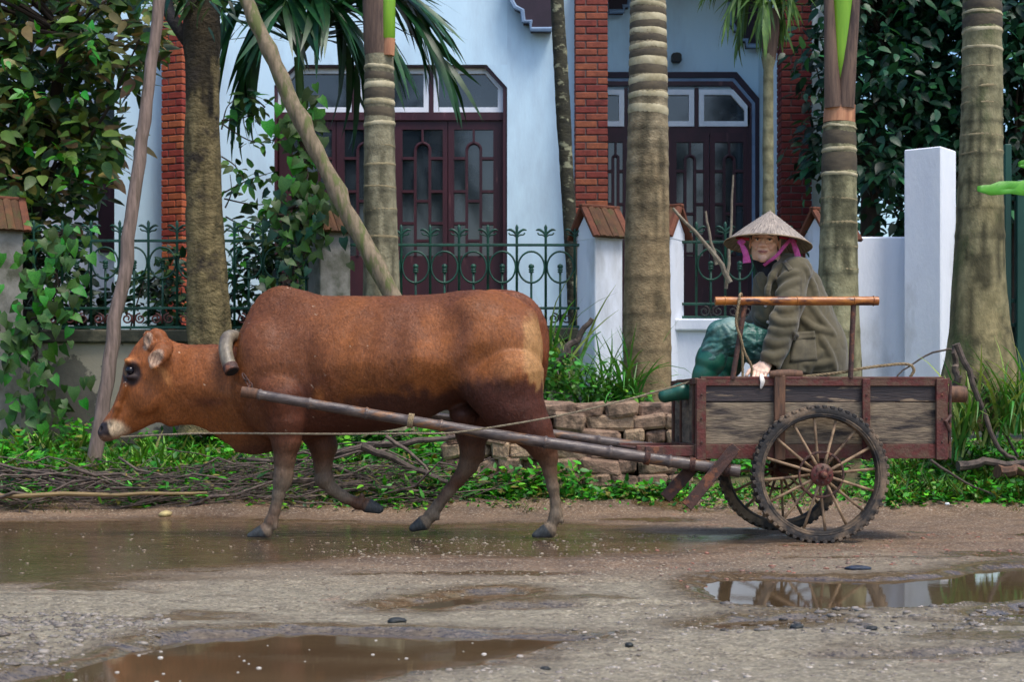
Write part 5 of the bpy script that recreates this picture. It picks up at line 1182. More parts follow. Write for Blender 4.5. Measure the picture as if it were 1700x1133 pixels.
# head
ax = np.array([-.561, -.829]); nm = np.array([-.829, .561]); hr = [(-20, 26, -12, .055, .2, .2), (-4, 35, -46, .078, .2, .3), (15, 38.5, -62, .086, .12, .35), (36, 38.5, -72, .092, .05, .4), (55, 36.5, -77, .093, .08, .45), (75, 28, -75, .086, .15, .5), (98, 20, -66, .074, .25, .5), (120, 14.5, -53, .062, .3, .45), (140, 13, -40, .055, .3, .35), (154, 13, -30, .058, .25, .2), (166, 12, -22, .058, .2, .1), (175, 8, -15, .048, .1, .1), (180, 2, -9, .02, 0, 0)]
loft([(a / KC, b / KC, c / KC, w, tt, tb) for a, b, c, w, tt, tb in hr], ((cx(268), cz(580)), ax, nm), .025)
def cp_(px, py, y, r): return (np.array((cx(px), y, cz(py))), r / KC)
for sg in (-1, 1):
    fd.ell((cx(224), sg * .070, cz(603)), (.040, .020, .016), .03, Matrix.Rotation(R(20), 3, 'Y'))
    fd.ell((cx(222), sg * .094, cz(616)), (.024, .014, .020), .012, op='s')                                # socket
    fd.ell((cx(224), sg * .080, cz(627)), (.032, .016, .012), .02)
    fd.ell((cx(246), sg * .060, cz(662)), (.07, .032, .075), .035); fd.chain([cp_(214, 640, sg * .072, 5), cp_(200, 675, sg * .056, 5), cp_(190, 700, sg * .052, 4)], .02)                                            # cheek
    fd.ell((cx(171), sg * .036, cz(713)), (.010, .012, .017), .006, op='s')                                # nostril
    fd.chain([cp_(268, 580, sg * .085, 11), cp_(277, 578, sg * .125, 10)], .015)
fd.chain([cp_(186, 727, -.05, 2.2), cp_(200, 726, -.058, 2.2), cp_(214, 720, -.062, 2)], .008, op='s')      # mouth line
fd.chain([cp_(186, 727, .05, 2.2), cp_(200, 726, .058, 2.2), cp_(214, 720, .062, 2)], .008, op='s')
fd.ell((cx(262), 0, cz(556)), (.04, .06, .03), .03)
# ears: near one hangs towards the camera, far one stands up
for sg, pts in ((-1, [(285, 579, -.09, 9), (279, 587, -.145, 15), (271, 598, -.17, 13.5), (267, 608, -.178, 7.5), (264, 620, -.18, 1)]), (1, [(262, 570, .10, 8), (254, 560, .15, 10), (248, 566, .19, 9), (246, 580, .21, 2)])):
    for (a, b) in zip(pts[:-1], pts[1:]):
        pa, ra = cp_(*a); pb, rb = cp_(*b); fd.cone(pa, pb, ra, rb, .008, fy=2.4)
fd.ell((cx(253), -.075, cz(567)), (.031, .016, .054), .010, Matrix.Rotation(R(-16), 3, 'Y')); fd.ell((cx(250), -.107, cz(568)), (.021, .028, .042), .006, Matrix.Rotation(R(-16), 3, 'Y'), op='s')
fd.ell((cx(271), -.200, cz(597)), (.042, .032, .048), .006, Matrix.Rotation(R(-25), 3, 'Y'), op='s')
# shoulder, haunch, ribs
for sg in (-1, 1):
    fd.ell((cx(446), sg * .14, cz(620)), (.13, .085, .26), .09, Matrix.Rotation(R(-12), 3, 'Y'))
    fd.ell((cx(462), sg * .135, cz(680)), (.12, .07, .14), .10)
    fd.ell((cx(846), sg * .145, cz(600)), (.16, .10, .23), .10, Matrix.Rotation(R(10), 3, 'Y'))
    fd.ell((cx(782), sg * .125, cz(516)), (.085, .07, .05), .12)       # hip bone
    fd.ell((cx(738), sg * .315, cz(550)), (.10, .075, .13), .09, op='s')
    fd.ell((cx(514), sg * .305, cz(605)), (.05, .085, .20), .07, op='s')
    fd.ell((cx(880), sg * .07, cz(530)), (.035, .04, .05), .05)
# legs
def leg(pts, y, k=.016, fy=1.0):
    fd.chain([cp_(a, b, y + (q[0] if q else 0), r * (.87 if r < 15 else np.interp(r, [15, 30], [.88, 1.0]))) for a, b, r, *q in pts], k, fy)
leg([(470, 660, 44), (479, 700, 33), (482, 732, 25), (479, 762, 19), (477, 786, 16.5), (474, 800, 15.5), (469, 820, 11), (463, 845, 9.6), (457, 864, 12), (450, 876, 10.5)], -.145)
leg([(500, 670, 42), (520, 712, 30), (532, 742, 24), (531, 775, 17.5), (534, 798, 16.5), (546, 814, 12.5), (568, 830, 10.5), (590, 839, 11.5), (603, 840, 11.5)], .135)
leg([(848, 630, 56), (858, 672, 44), (882, 712, 33), (900, 740, 25), (908, 758, 18.5), (912, 782, 13), (917, 808, 10.8), (921, 832, 9.6), (922, 853, 12), (914, 871, 10.5)], -.155)
leg([(820, 620, 55), (795, 680, 42), (783, 720, 28), (783, 750, 22), (776, 775, 17.5), (760, 798, 13), (742, 820, 11), (725, 842, 10.6), (715, 857, 12.4), (705, 869, 11.5)], .14)
fd.chain([cp_(905, 735, -.155, 13), cp_(923, 737, -.155, 6)], .02); fd.chain([cp_(784, 750, .14, 11), cp_(795, 761, .14, 7)], .025)
def hoof(ax_, az, bx, bz, y, ra, rb):
    for s2 in (-1, 1):
        fd.chain([cp_(ax_, az, y + s2 * .012, ra), cp_(bx, bz, y + s2 * .019, rb)], .006, 1.25)
    
fd.ell((cx(476), -.145, cz(788)), (.045, .045, .055), .02); fd.ell((cx(532), .135, cz(797)), (.047, .045, .05), .02)
hoof(446, 880, 425, 888, -.145, 13.5, 8); hoof(607, 842, 626, 849, .135, 12.5, 7); hoof(909, 878, 890, 887, -.155, 13.5, 8); hoof(700, 872, 683, 880, .14, 13, 7)
for a, b, y in ((464, 872, -.145), (931, 862, -.155), (724, 862, .14), (597, 826, .135)):
    for s2 in (-1, 1): fd.ell((cx(a), y + s2 * .018, cz(b)), (.013, .010, .016), .012)
# flatten soles of the standing hooves at the ground
for a, y in ((437, -.145), (901, -.155)):
    fd.put(lambda x, yy, z: (z - .004) + 0 * x + 0 * yy, (cx(a) - .09, y - .07, -.05), (cx(a) + .09, y + .07, .0), .004, 's')
# flank fold, udder, tail, dewlap
for sg in (-1, 1): fd.chain([cp_(775, 630, sg * .17, 20), cp_(815, 655, sg * .165, 26), cp_(845, 685, sg * .16, 28)], .12)
fd.ell((cx(770), .0, cz(690)), (.075, .085, .06), .04)
for y in (-.03, .03): fd.chain([cp_(762, 704, y, 6), cp_(760, 718, y, 3.5)], .01)
tl = smooth_path([(812, 489, 0, 7), (850, 493, 0, 9), (877, 507, 0, 9.5), (894, 531, 0, 9), (901.5, 560, 0, 8.5), (902, 590, 0, 7.5), (898, 622, .02, 7), (889, 660, .05, 6), (878, 700, .08, 6)], 5); fd.chain([cp_(*q) for q in tl], .016)
def cow_relief(p):
    x_ = p[:, 0] * KC + 850; z_ = HY - (p[:, 2] - H) * KC; side = np.clip(np.abs(p[:, 1]) / .15, 0, 1)
    fold = (1 - np.abs(fbm(p * [2.2, 1, .8], 6.5, 2, 81))) ** 5
    nk = np.exp(-((x_ - 400) / 34) ** 2) + np.exp(-((x_ - 290) / 26) ** 2) * .6
    rib = np.sin((x_ + .25 * (z_ - 600)) / 6.2) * np.exp(-((x_ - 610) / 70) ** 2) * np.exp(-((z_ - 600) / 55) ** 2)
    return -.0055 * rib * side + .006 * fold * np.clip(nk, 0, 1) + .004 * fbm(p, 9, 3, 83)
fd.wrinkle(cow_relief)
V, Q = fd.mesh()
px = V[:, 0] * KC + 850; py = HY - (V[:, 2] - H) * KC; y = V[:, 1]
# loose skin relief: ribs and folds
N3 = V
def sm(e0, e1, x): t = np.clip((x - e0) / (e1 - e0), 0, 1); return t * t * (3 - 2 * t)
n1 = fbm(N3, 6, 4, 1); n2 = fbm(N3 * [1, 1, .5], 22, 3, 2); n3 = fbm(N3, 2.5, 3, 3); n4 = fbm(N3 * [1, 1, .35], 60, 2, 4)
def L3(c): return np.array(c[:3])[None]
col = L3(srgb(126, 77, 41)) * (1 + .24 * n1 + .18 * n2 + .14 * n4)[:, None]
def blend(c, m): 
    global col
    col = col * (1 - m[:, None]) + L3(c) * (1 + .12 * n2 + .1 * n4)[:, None] * m[:, None]
body = sm(380, 430, px)
blend(srgb(92, 55, 37), .66 * sm(385, 430, px) * sm(600, 500, px) * sm(-.3, .5, n3 + .4))            # reddish shoulder
blend(srgb(150, 94, 50), .7 * sm(0, .5, n3) * sm(520, 600, px) * sm(640, 560, py))
blend(srgb(142, 86, 46), .55 * sm(380, 330, px))
blend(srgb(84, 50, 37), .6 * sm(-.05, .35, fbm(N3, 3.2, 3, 7)) * sm(560, 700, px) * sm(840, 780, px))
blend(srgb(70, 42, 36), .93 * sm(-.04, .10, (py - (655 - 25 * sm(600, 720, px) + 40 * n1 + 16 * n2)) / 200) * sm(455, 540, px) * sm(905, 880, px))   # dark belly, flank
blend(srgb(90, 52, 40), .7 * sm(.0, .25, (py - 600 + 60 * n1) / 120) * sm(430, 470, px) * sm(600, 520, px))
# pale rump patch with ragged lower edge
m2 = sm(800, 860, px + 26 * n1) * sm(560, 600, py + 10 * n2) * sm(634, 616, py + 30 * n2 + 10 * n4) * .75; blend(srgb(160, 110, 68), m2)
m = sm(866, 882, px + 16 * n1 + 12 * n2) * sm(514, 540, py - .25 * (px - 880)) * sm(652, 632, py + 34 * n2 + 20 * n1 + 10 * n4 - .45 * (px - 876))
blend(srgb(170, 134, 92), m * .92)
blend(srgb(80, 46, 38), .92 * sm(640, 656, py + 30 * n2 + 20 * n1) * sm(780, 815, px))
blend(srgb(112, 64, 38), sm(.0, .01, 0*px + ((px > 816) & (y > -.05) & (y < .05) & (px > np.interp(py, [480, 500, 530, 560, 600, 640], [816, 866, 884, 891, 892, 888])) & (py < 640)).astype(float)))   # tail
blend(srgb(80, 46, 33), .55 * np.exp(-((px - 768 + 10 * n1) / 16) ** 2) * sm(500, 530, py) * sm(650, 600, py)); blend(srgb(160, 100, 54), .5 * np.exp(-((px - 722) / 26) ** 2 - ((py - 545) / 30) ** 2)); blend(srgb(152, 96, 54), .45 * np.exp(-((px - 825) / 26) ** 2 - ((py - 545) / 26) ** 2)); blend(srgb(172, 110, 62), .8 * np.exp(-((px - 537) / 9) ** 2 - ((py - 662) / 16) ** 2))  # hip-hollow shading painted into the coat: dark band, lighter flank and rump
# legs grey brown and muddy
lg = sm(712, 760, py + 10 * n1); blend(srgb(92, 66, 50), lg * .8); blend(srgb(118, 110, 100), .85 * sm(752, 820, py + 26 * n1) * sm(-.4, .2, n1 + .2))
hoofm = np.zeros(len(V))
for (ax0, az0, bx0, bz0) in ((448, 874, 415, 895), (604, 836, 640, 856), (912, 874, 880, 896), (703, 867, 672, 888)):
    dx, dz = bx0 - ax0, bz0 - az0; tt = ((px - ax0) * dx + (py - az0) * dz) / (dx * dx + dz * dz); hoofm = np.maximum(hoofm, sm(.06, .16, tt) * (tt < 1.6) * (np.hypot(px - (ax0 + bx0) / 2, py - (az0 + bz0) / 2) < 34))
blend(srgb(62, 68, 74), hoofm)
# head
hd = sm(300, 280, px)
blend(srgb(196, 180, 158), hd * sm(25, 12, np.hypot((px - 194) * .95, (py - 714) * 1.15) + 5 * n2) * sm(172, 178, px + .4 * (715 - py)))
blend(srgb(40, 34, 38), hd * sm(188, 183, px + .35 * (715 - py) + 2 * n2) * sm(696, 704, py))
blend(srgb(150, 120, 100), hd * sm(720, 728, py) * sm(230, 200, px) * .6)
blend(srgb(36, 30, 34), hd * sm(20, 12, np.hypot((px - 224) * .95, (py - 622) * .8) + 3 * n2) * .97)
blend(srgb(206, 150, 96), hd * .45 * np.exp(-((np.hypot((px - 223), (py - 612) * 1.1) - 15.5) / 2.6) ** 2) * sm(226, 214, px + .5 * (py - 612)) * sm(-.02, -.06, y))
e1 = sm(1.1, .85, np.hypot((px - 269 - .45 * (598 - py)) / 12.5, (py - 598) / 16)) * (y < -.12); e2 = sm(1.1, .85, np.hypot((px - 250 - .25 * (568 - py)) / 8, (py - 568) / 15)) * (y < -.06)
blend(srgb(168, 146, 132), np.maximum(e1, e2)); blend(srgb(104, 78, 70), np.maximum(e1, e2) * sm(.1, .5, np.sin(px * 1.1 + py * .35)) * .6)
blend(srgb(196, 140, 86), hd * .55 * np.exp(-((px - 278 - .55 * (py - 620)) / 7) ** 2) * sm(606, 616, py) * sm(650, 632, py))
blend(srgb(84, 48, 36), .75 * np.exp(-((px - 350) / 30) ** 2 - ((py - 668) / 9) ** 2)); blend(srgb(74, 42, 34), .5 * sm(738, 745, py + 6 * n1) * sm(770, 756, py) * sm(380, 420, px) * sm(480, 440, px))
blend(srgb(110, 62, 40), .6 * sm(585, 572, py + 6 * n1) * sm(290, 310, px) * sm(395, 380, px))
spk = (vnoise(N3, 150, 9) > .93) & (px < 620); blend(srgb(220, 205, 190), spk * .75)
V2 = V + np.column_stack([0 * y, .004 * n2 * np.sign(y), .0 * y])
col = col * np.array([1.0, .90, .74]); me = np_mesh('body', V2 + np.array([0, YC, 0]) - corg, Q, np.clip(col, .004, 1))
def coat():
    m = bpy.data.materials.new('cow_coat'); m.use_nodes = True; nt = m.node_tree; N = nt.nodes; L = nt.links; b = N['Principled BSDF']
    at = N.new('ShaderNodeAttribute'); at.attribute_name = 'Col'; tc = N.new('ShaderNodeTexCoord'); mp = N.new('ShaderNodeMapping'); mp.inputs['Scale'].default_value = (1.0, 1.4, .35); mp.inputs['Rotation'].default_value = (0, R(20), 0); L.new(tc.outputs['Object'], mp.inputs[0])
    n = N.new('ShaderNodeTexNoise'); n.inputs['Scale'].default_value = 100; n.inputs['Detail'].default_value = 4; n.inputs['Roughness'].default_value = .7; L.new(mp.outputs[0], n.inputs[0])
    w = N.new('ShaderNodeTexNoise'); w.inputs['Scale'].default_value = 11; w.inputs['Detail'].default_value = 5; L.new(tc.outputs['Object'], w.inputs[0])
    r = N.new('ShaderNodeMapRange'); r.inputs[1].default_value = .3; r.inputs[2].default_value = .7; r.inputs[3].default_value = .58; r.inputs[4].default_value = 1.4; L.new(n.outputs[0], r.inputs[0])
    x = N.new('ShaderNodeMix'); x.data_type = 'RGBA'; x.blend_type = 'MULTIPLY'; x.inputs[0].default_value = 1; L.new(at.outputs[0], x.inputs[6]); L.new(r.outputs[0], x.inputs[7]); L.new(x.outputs[2], b.inputs['Base Color'])
    r2 = N.new('ShaderNodeMapRange'); r2.inputs[1].default_value = .35; r2.inputs[2].default_value = .65; r2.inputs[3].default_value = .42; r2.inputs[4].default_value = .68; L.new(w.outputs[0], r2.inputs[0]); L.new(r2.outputs[0], b.inputs['Roughness'])
    b.inputs['Specular IOR Level'].default_value = .28
    bp = N.new('ShaderNodeBump'); bp.inputs['Strength'].default_value = .55; bp.inputs['Distance'].default_value = .006; L.new(n.outputs[0], bp.inputs['Height'])
    bp2 = N.new('ShaderNodeBump'); bp2.inputs['Strength'].default_value = .35; bp2.inputs['Distance'].default_value = .02; L.new(w.outputs[0], bp2.inputs['Height']); L.new(bp.outputs[0], bp2.inputs['Normal']); L.new(bp2.outputs[0], b.inputs['Normal'])
    return m
mCoat = coat(); cbody = meshobj('body', me, mCoat, cow, True)
# short lying hair: thin blades following the coat, each with the colour of the skin below it
nv = np.zeros(len(V) * 3, np.float32); me.vertices.foreach_get('normal', nv); nv = nv.reshape(-1, 3)
hr_ = np.random.default_rng(77); ok_ = np.where((hoofm < .1) & (py < 872) & ~((px < 186) & (py > 696)) & (np.hypot(px - 223, py - 618) > 15))[0]
hi_ = hr_.choice(ok_, 170000); hp0 = V2[hi_] + np.array([0, YC, 0]) - corg + hr_.normal(0, .003, (len(hi_), 3)); hn = nv[hi_]
hp0 = hp0 - hn * (((hp0 - (V2[hi_] + np.array([0, YC, 0]) - corg)) * hn).sum(1))[:, None]
legm = sm(700, 760, py[hi_])[:, None]; headm = sm(290, 250, px[hi_])[:, None]
fl = np.array([.80, 0, -.60]) * (1 - legm) + np.array([.15, 0, -1.]) * legm; fl = fl * (1 - headm) + np.array([-.25, 0, -1.]) * headm; fl = fl + hr_.normal(0, .22, fl.shape) + .35 * np.stack([fbm(V[hi_], 7, 2, 91), 0 * hi_, fbm(V[hi_], 7, 2, 92)], 1)
fl = fl - hn * (fl * hn).sum(1)[:, None]; fl /= np.linalg.norm(fl, axis=1, keepdims=True) + 1e-9
sd_ = np.cross(hn, fl) + hn * hr_.normal(0, .35, (len(hi_), 1)); ll_ = hr_.uniform(.009, .019, (len(hi_), 1)) * (1 - .45 * np.maximum(legm, headm)); ww_ = hr_.uniform(.0007, .0013, (len(hi_), 1))
tip = hp0 + fl * ll_ + hn * ll_ * hr_.uniform(.05, .20, (len(hi_), 1)); HV = np.stack([hp0 - sd_ * ww_ - hn * .001, hp0 + sd_ * ww_ - hn * .001, tip], 1).reshape(-1, 3)
hc = np.clip(col[hi_], .004, 1) * hr_.uniform(.82, 1.2, (len(hi_), 1)); hc = np.repeat(hc, 3, 0); hc[2::3] *= 1.12
mHairC = M('cow_hair', (1, 1, 1, 1), (.9, .9, .9, 1), .5, 20, bump=0, attr=True, spec=.3)
ho = meshobj('hair', np_mesh('hair', HV, np.arange(len(HV)).reshape(-1, 3), hc), mHairC, cow); ho['kind'] = 'stuff'
mEye = M('cow_eye', (.006, .006, .010, 1), None, .14, 5, bump=0, spec=.4)
def uv_ball(c, r, n=14):
    mb = MB(); mb.lathe([(max(r * math.sin(math.pi * i / n), .0002), -r * math.cos(math.pi * i / n)) for i in range(n + 1)], 18, c, caps=False); return mb
for sg in (-1, 1): uv_ball((cx(222), YC + sg * .077, cz(616)), .0225).build('eye', mEye, cow, True)

# ---- yoke with its chain
yk = thing('yoke', 'worn curved wooden yoke on the cow neck', 'yoke', (cx(385), YC, cz(600)))
half = [(390, 560, 0), (385, 560, -.05), (382, 566, -.10), (383, 583, -.155), (389, 602, -.195), (397, 618, -.222)]
allp = [(a, b, -c) for a, b, c in reversed(half[1:])] + half
sp = smooth_path([(cx(a), YC + c, cz(b)) for a, b, c in allp], 5)
mb = MB(); mb.tube(sp, [.036] * len(sp), 14); mb.build('yoke_beam', mYoke, yk, True)
e = Vector(sp[-1]); dn = (Vector(sp[-1]) - Vector(sp[-2])).normalized()
mb = MB(); mb.tube([e - dn * .035, e - dn * .03, e + dn * .004, e + dn * .006], [.037, .0395, .0395, .037], 14); mb.build('end_band', mRust2, yk, True)
mb = MB(); mb.tube([e + dn * .003, e + dn * .009], .030, 14); mb.build('socket', mBlack, yk, True)
def chain_links(parent, pts, r=.011, wire=.0032):
    for i, (p, q) in enumerate(zip(pts[:-1], pts[1:])):
        p, q = Vector(p), Vector(q); d = (q - p); L_ = d.length; d.normalize(); s_ = d.orthogonal().normalized(); s_ = (Matrix.Rotation(i * math.pi / 2, 3, d) @ s_)
        ring = [(p + q) / 2 + d * math.cos(a) * L_ * .72 + s_ * math.sin(a) * r for a in np.linspace(0, 2 * math.pi, 13)]; mb = MB(); mb.tube(ring, wire, 6); mb.build('chain_link', mRust2, parent, True)
chain_links(yk, [P(404, 622, 8.40), P(408, 630, 8.38), P(413, 637, 8.36), P(417, 642, 8.34), P(414, 649, 8.31)])
# ================================================================== two-wheeled ox cart (local frame: u rearwards, v away from the camera, w up)
TH = R(3.5); CT, SN = math.cos(TH), math.sin(TH); VW = .44; RW = .338
ox = X(1361, 8.18) - VW * SN * 1.0; oy = 8.18 + VW * CT
cart = thing('ox_cart', 'rusty red framed plank cart with two spoked wheels', 'cart', (ox, oy, 0), rotz=TH, local=True)
def cu(px, v): k = (px - 850) / F; return (k * (oy + v * CT) - ox + v * SN) / (CT - k * SN)
def C(px, py, v):
    u = cu(px, v); Y = oy + u * SN + v * CT; return Vector((u, v, Z(py, Y)))
def to_world(p): return Vector((ox + p[0] * CT - p[1] * SN, oy + p[0] * SN + p[1] * CT, p[2]))
def to_cart(p): a, b = p[0] - ox, p[1] - oy; return Vector((a * CT + b * SN, -a * SN + b * CT, p[2]))
def at_v(px, py, v): return C(px, py, v)
# wheels
def wheel(v, rot, first=None):
    w = empty_part('wheel', cart); w.location = (0, v, RW); w.rotation_euler = (0, rot, 0)
    return w
wn_ = empty_part('wheel', cart); wn_.location = (0, -VW, RW)
def wbuild(mb, name, mat, sm_=True):
    me = bpy.data.meshes.new(name); me.from_pydata([tuple(p) for p in mb.v], [], mb.f); me.update(); o = meshobj(name, me, mat, wn_, sm_)
    if sm_: me.set_sharp_from_angle(angle=R(40))
    return o
mb = MB(); prof = [(RW - .010, -.030), (RW - .003, -.018), (RW, 0), (RW - .003, .018), (RW - .010, .030), (RW - .030, .033), (RW - .045, .026), (RW - .045, -.026), (RW - .030, -.033), (RW - .010, -.030)]
mb.lathe(prof, 72, axis='Y', caps=False)
for i in range(54):
    a = 2 * math.pi * i / 54
    for sg in (-1, 1):
        aa = a + (math.pi / 54 if sg > 0 else 0); c = Vector((math.cos(aa), 0, math.sin(aa))); rot = Matrix((Vector((-math.sin(aa), 0, math.cos(aa))), Vector((0, 1, 0)), c)).transposed()
        mb.box(c * (RW - .004) + Vector((0, sg * .0175, 0)), (.022, .030, .016), rot, ch=.003)
wbuild(mb, 'tyre', mRubber)
mb = MB(); mb.lathe([(RW - .046, -.022), (RW - .040, -.027), (RW - .052, -.027), (RW - .058, -.015), (RW - .058, .015), (RW - .052, .027), (RW - .040, .027), (RW - .046, .022)], 64, axis='Y', caps=False); mb.torus((0, -.028, 0), RW - .040, .0045, 64, 6); wbuild(mb, 'rim', mRubber)
mRustH = mRust
mb = MB(); mb.lathe([(.010, -.088), (.017, -.084), (.020, -.070), (.020, -.058), (.045, -.055), (.056, -.048), (.056, -.032), (.028, -.026), (.026, .03), (.045, .035), (.045, .05), (.02, .06)], 24, axis='Y'); wbuild(mb, 'hub', mRust)
mb = MB(); mb.lathe([(.008, -.104), (.014, -.100), (.014, -.089), (.012, -.088)], 12, axis='Y')
for i in range(8):
    a = 2 * math.pi * i / 8; mb.lathe([(.006, -.062), (.006, -.055)], 6, (math.cos(a) * .038, 0, math.sin(a) * .038), axis='Y')
wbuild(mb, 'axle_nut', mRust2)
mb = MB(); mb.torus((0, -.030, 0), .110, .0065, 40, 6); wbuild(mb, 'spoke_ring', mRust2)
sp_me = None
for i in range(16):
    a = 2 * math.pi * (i + .25) / 16; sgv = -.036 if i % 2 else .018
    if i < 2:
        mb = MB(); mb.tube([(0.046, sgv, 0), (.11, sgv * .8, 0), (.2, sgv * .4, 0), (RW - .050, 0, 0)], [.0085, .0075, .007, .008], 8); me = bpy.data.meshes.new('spoke'); me.from_pydata([tuple(p) for p in mb.v], [], mb.f); me.materials.append(mSpoke); me.shade_smooth()
        if i == 0: sp0 = me
        else: sp1 = me
    o = link(bpy.data.objects.new('spoke', sp1 if i % 2 else sp0), wn_); o.rotation_euler = (0, -a, 0)
wf = wn_.copy(); COL.objects.link(wf); wf.location = (0, VW, RW); wf.rotation_euler = (0, R(9), math.pi)
for ch in list(wn_.children):
    c = ch.copy(); COL.objects.link(c); c.parent = wf
def cb(mb, name, mat, smooth=False, parent=None):
    o = mb.build(name, mat, parent or cart, smooth, org=(0, 0, 0)); return o
mb = MB(); mb.tube([(0, -VW + .02, RW), (0, VW - .02, RW)], .02, 12); cb(mb, 'axle', mRust2, True)
# box: near side v0, far side v1
v0, v1 = -.372, .372
uL, uR = cu(1163, v0), cu(1566, v0); zt = C(1300, 629, v0).z; zb = C(1300, 761, v0).z; zl = C(1300, 738, v0).z
def hrail(z0, z1, v, t=.02, ua=uL, ub=uR, name='frame_rail', mat=mRust):
    mb = MB(); mb.box(((ua + ub) / 2, v, (z0 + z1) / 2), (ub - ua, t, z1 - z0), ch=.002); cb(mb, name, mat)
posts = [(1155, 1171, mRust, .002), (1284, 1302, mWoodP, .004), (1430, 1443, mRust, .002), (1552, 1571, mRust, .003)]
for sv, v in ((-1, v0), (1, v1)):
    hrail(zt - .036, zt, v - .0 * sv, .018); hrail(zt - .004, zt + .010, v - sv * .012, .045); hrail(zb, zl, v, .022)
    hrail(zb - .004, zb + .006, v - sv * .014, .05)
    for a, b, mt, pr in posts:
        ua, ub = cu(a, v0), cu(b, v0); top = zt - .002 if mt is not mWoodP else zt + .014
        mb = MB(); mb.box(((ua + ub) / 2, v + sv * (.012 + pr), (zb + top) / 2 - .004), (ub - ua, .014 + 2 * pr, top - zb + .012), ch=.003); cb(mb, 'frame_post', mt)
        if mt is mRust and sv < 0:
            mb = MB()
            for q in (.2, .5, .8): mb.lathe([(.006, -.004), (.005, -.008), (.001, -.009)], 8, ((ua + ub) / 2, v - .022, zb + (top - zb) * q), 'Y')
            cb(mb, 'rivet', mRust2, True)
    bays = [(1171, 1284), (1302, 1430), (1443, 1552)]
    for bi, (a, b) in enumerate(bays):
        ua, ub = cu(a, v0) - .012, cu(b, v0) + .012; zz_ = [zt - .030, C(1300, 668, v0).z, zl + .004 - .006]
        for k in range(2):
            mb = MB(); mb.box(((ua + ub) / 2, v - sv * (.013 + .003 * ((bi + k) % 2)), (zz_[k] + zz_[k + 1]) / 2), (ub - ua, .022, zz_[k] - zz_[k + 1] - .004), ch=.003); o = cb(mb, 'plank', mWoodD if k == 0 else mWoodG)
# front and rear boards
for u, sgn in ((uL - .004, -1), (uR + .004, 1)):
    n = 3; wv = (v1 - v0 - .05) / n
    for k in range(n):
        mb = MB(); mb.box((u, v0 + .025 + wv * (k + .5), (zt + zl) / 2 - .01), (.020, wv - .006, zt - zl - .02), ch=.003); cb(mb, 'plank', mWoodG)
    for v in (v0 + .01, v0 + .10, (v0 + v1) / 2 + .12, v1 - .01):
        mb = MB(); mb.box((u + sgn * .016, v, (zt + zb) / 2), (.010, .028, zt - zb), ch=.002); cb(mb, 'frame_post', mRust)
    mb = MB(); mb.box((u + sgn * .018, 0, zt - .012), (.016, v1 - v0 + .03, .030), ch=.002); cb(mb, 'frame_rail', mRust)
    mb = MB(); mb.box((u + sgn * .017, 0, (zb + zl) / 2), (.016, v1 - v0 + .03, zl - zb), ch=.002); cb(mb, 'frame_rail', mRust)
for k in range(5):
    wv = (v1 - v0 - .03) / 5; mb = MB(); mb.box(((uL + uR) / 2, v0 + .015 + wv * (k + .5), zb + .028), (uR - uL - .03, wv - .005, .022), ch=.003); cb(mb, 'floor_plank', mWoodG)
# hook bars at the tail
mb = MB(); mb.tube([C(1578, 632, v0 - .01), C(1577, 690, v0 - .01), C(1577, 762, v0 - .01)], .008, 8); mb.tube([C(1578, 690, v0 - .01), C(1570, 700, v0 - .03), C(1576, 715, v0 - .02)], .011, 8); cb(mb, 'tail_bar', mRust2, True)
# chassis beams reaching forward and props
for sv in (-1, 1):
    v = sv * .345; mb = MB(); mb.bar(Vector((cu(1056, -.345), v, C(1056, 749, -.345).z)), Vector((uR - .05, v, C(1056, 749, -.345).z - .006)), .035, .055, ch=.004); cb(mb, 'chassis_beam', mRust)
    mb = MB(); mb.box((cu(1085, -.345), v - .022 * (1 if sv < 0 else -1), C(1085, 752, -.345).z), (.09, .012, .06), ch=.003); cb(mb, 'shaft_bracket', mRust2)
    va = sv * .40
    p1, p2 = C(1104, 828, -.30), C(1172, 752, -.30); q1, q2 = C(1140, 842, -.425), C(1222, 742, -.425)
    if sv > 0: continue
    mb = MB(); mb.bar(p1, p2, .062, .018, (0, 1, 0), ch=.003); cb(mb, 'prop_leg', mRust2)
    mb = MB(); mb.bar(q1, q2, .058, .018, (0, 1, 0), ch=.003); cb(mb, 'prop_leg', mRust2)
mb = MB(); mb.bar((cu(1062, -.345), -.34, C(1062, 750, -.345).z), (cu(1062, -.345), .34, C(1062, 750, -.345).z), .05, .04, ch=.004); cb(mb, 'cross_beam', mRust2)
mb = MB(); mb.tube([(-.02, -.36, RW + .05), (-.02, .36, RW + .05)], .02, 8); mb.box((0, -.33, (RW + zb) / 2 + .01), (.10, .03, zb - RW), ch=.004); mb.box((0, .33, (RW + zb) / 2 + .01), (.10, .03, zb - RW), ch=.004); cb(mb, 'axle_bracket', mRust2, True)
# bamboo shafts
def bamboo(mb, a, b, r0, r1, nodes, n=60, bend=0.0):
    a, b = Vector(a), Vector(b); pts, rad = [], []; nd = [q for q in nodes]
    us = sorted(set(list(np.linspace(0, 1, n)) + [q + e for q in nd for e in (-.004, -.0015, 0, .0015, .004) if 0 < q + e < 1]))
    for u in us:
        p = a.lerp(b, u); p.z += bend * math.sin(u * math.pi); pts.append(p); k = 1.0
        for q in nd:
            if abs(u - q) < .0016: k = 1.17
        rad.append((r0 + (r1 - r0) * u) * k)
    mb.tube(pts, rad, 14)
tip_n = to_cart(P(403, 651, 8.24)); tip_f = to_cart(P(470, 652, 9.12)); bn = C(1228, 783, -.395); bf = Vector((bn.x, .395, bn.z + .055))
for a, b in ((tip_n, bn), (tip_f, bf)):
    mb = MB(); bamboo(mb, a, b, .025, .031, [.035, .135, .25, .335, .40, .61, .74, .86, .95], bend=-.012); cb(mb, 'shaft', mBambooD, True)
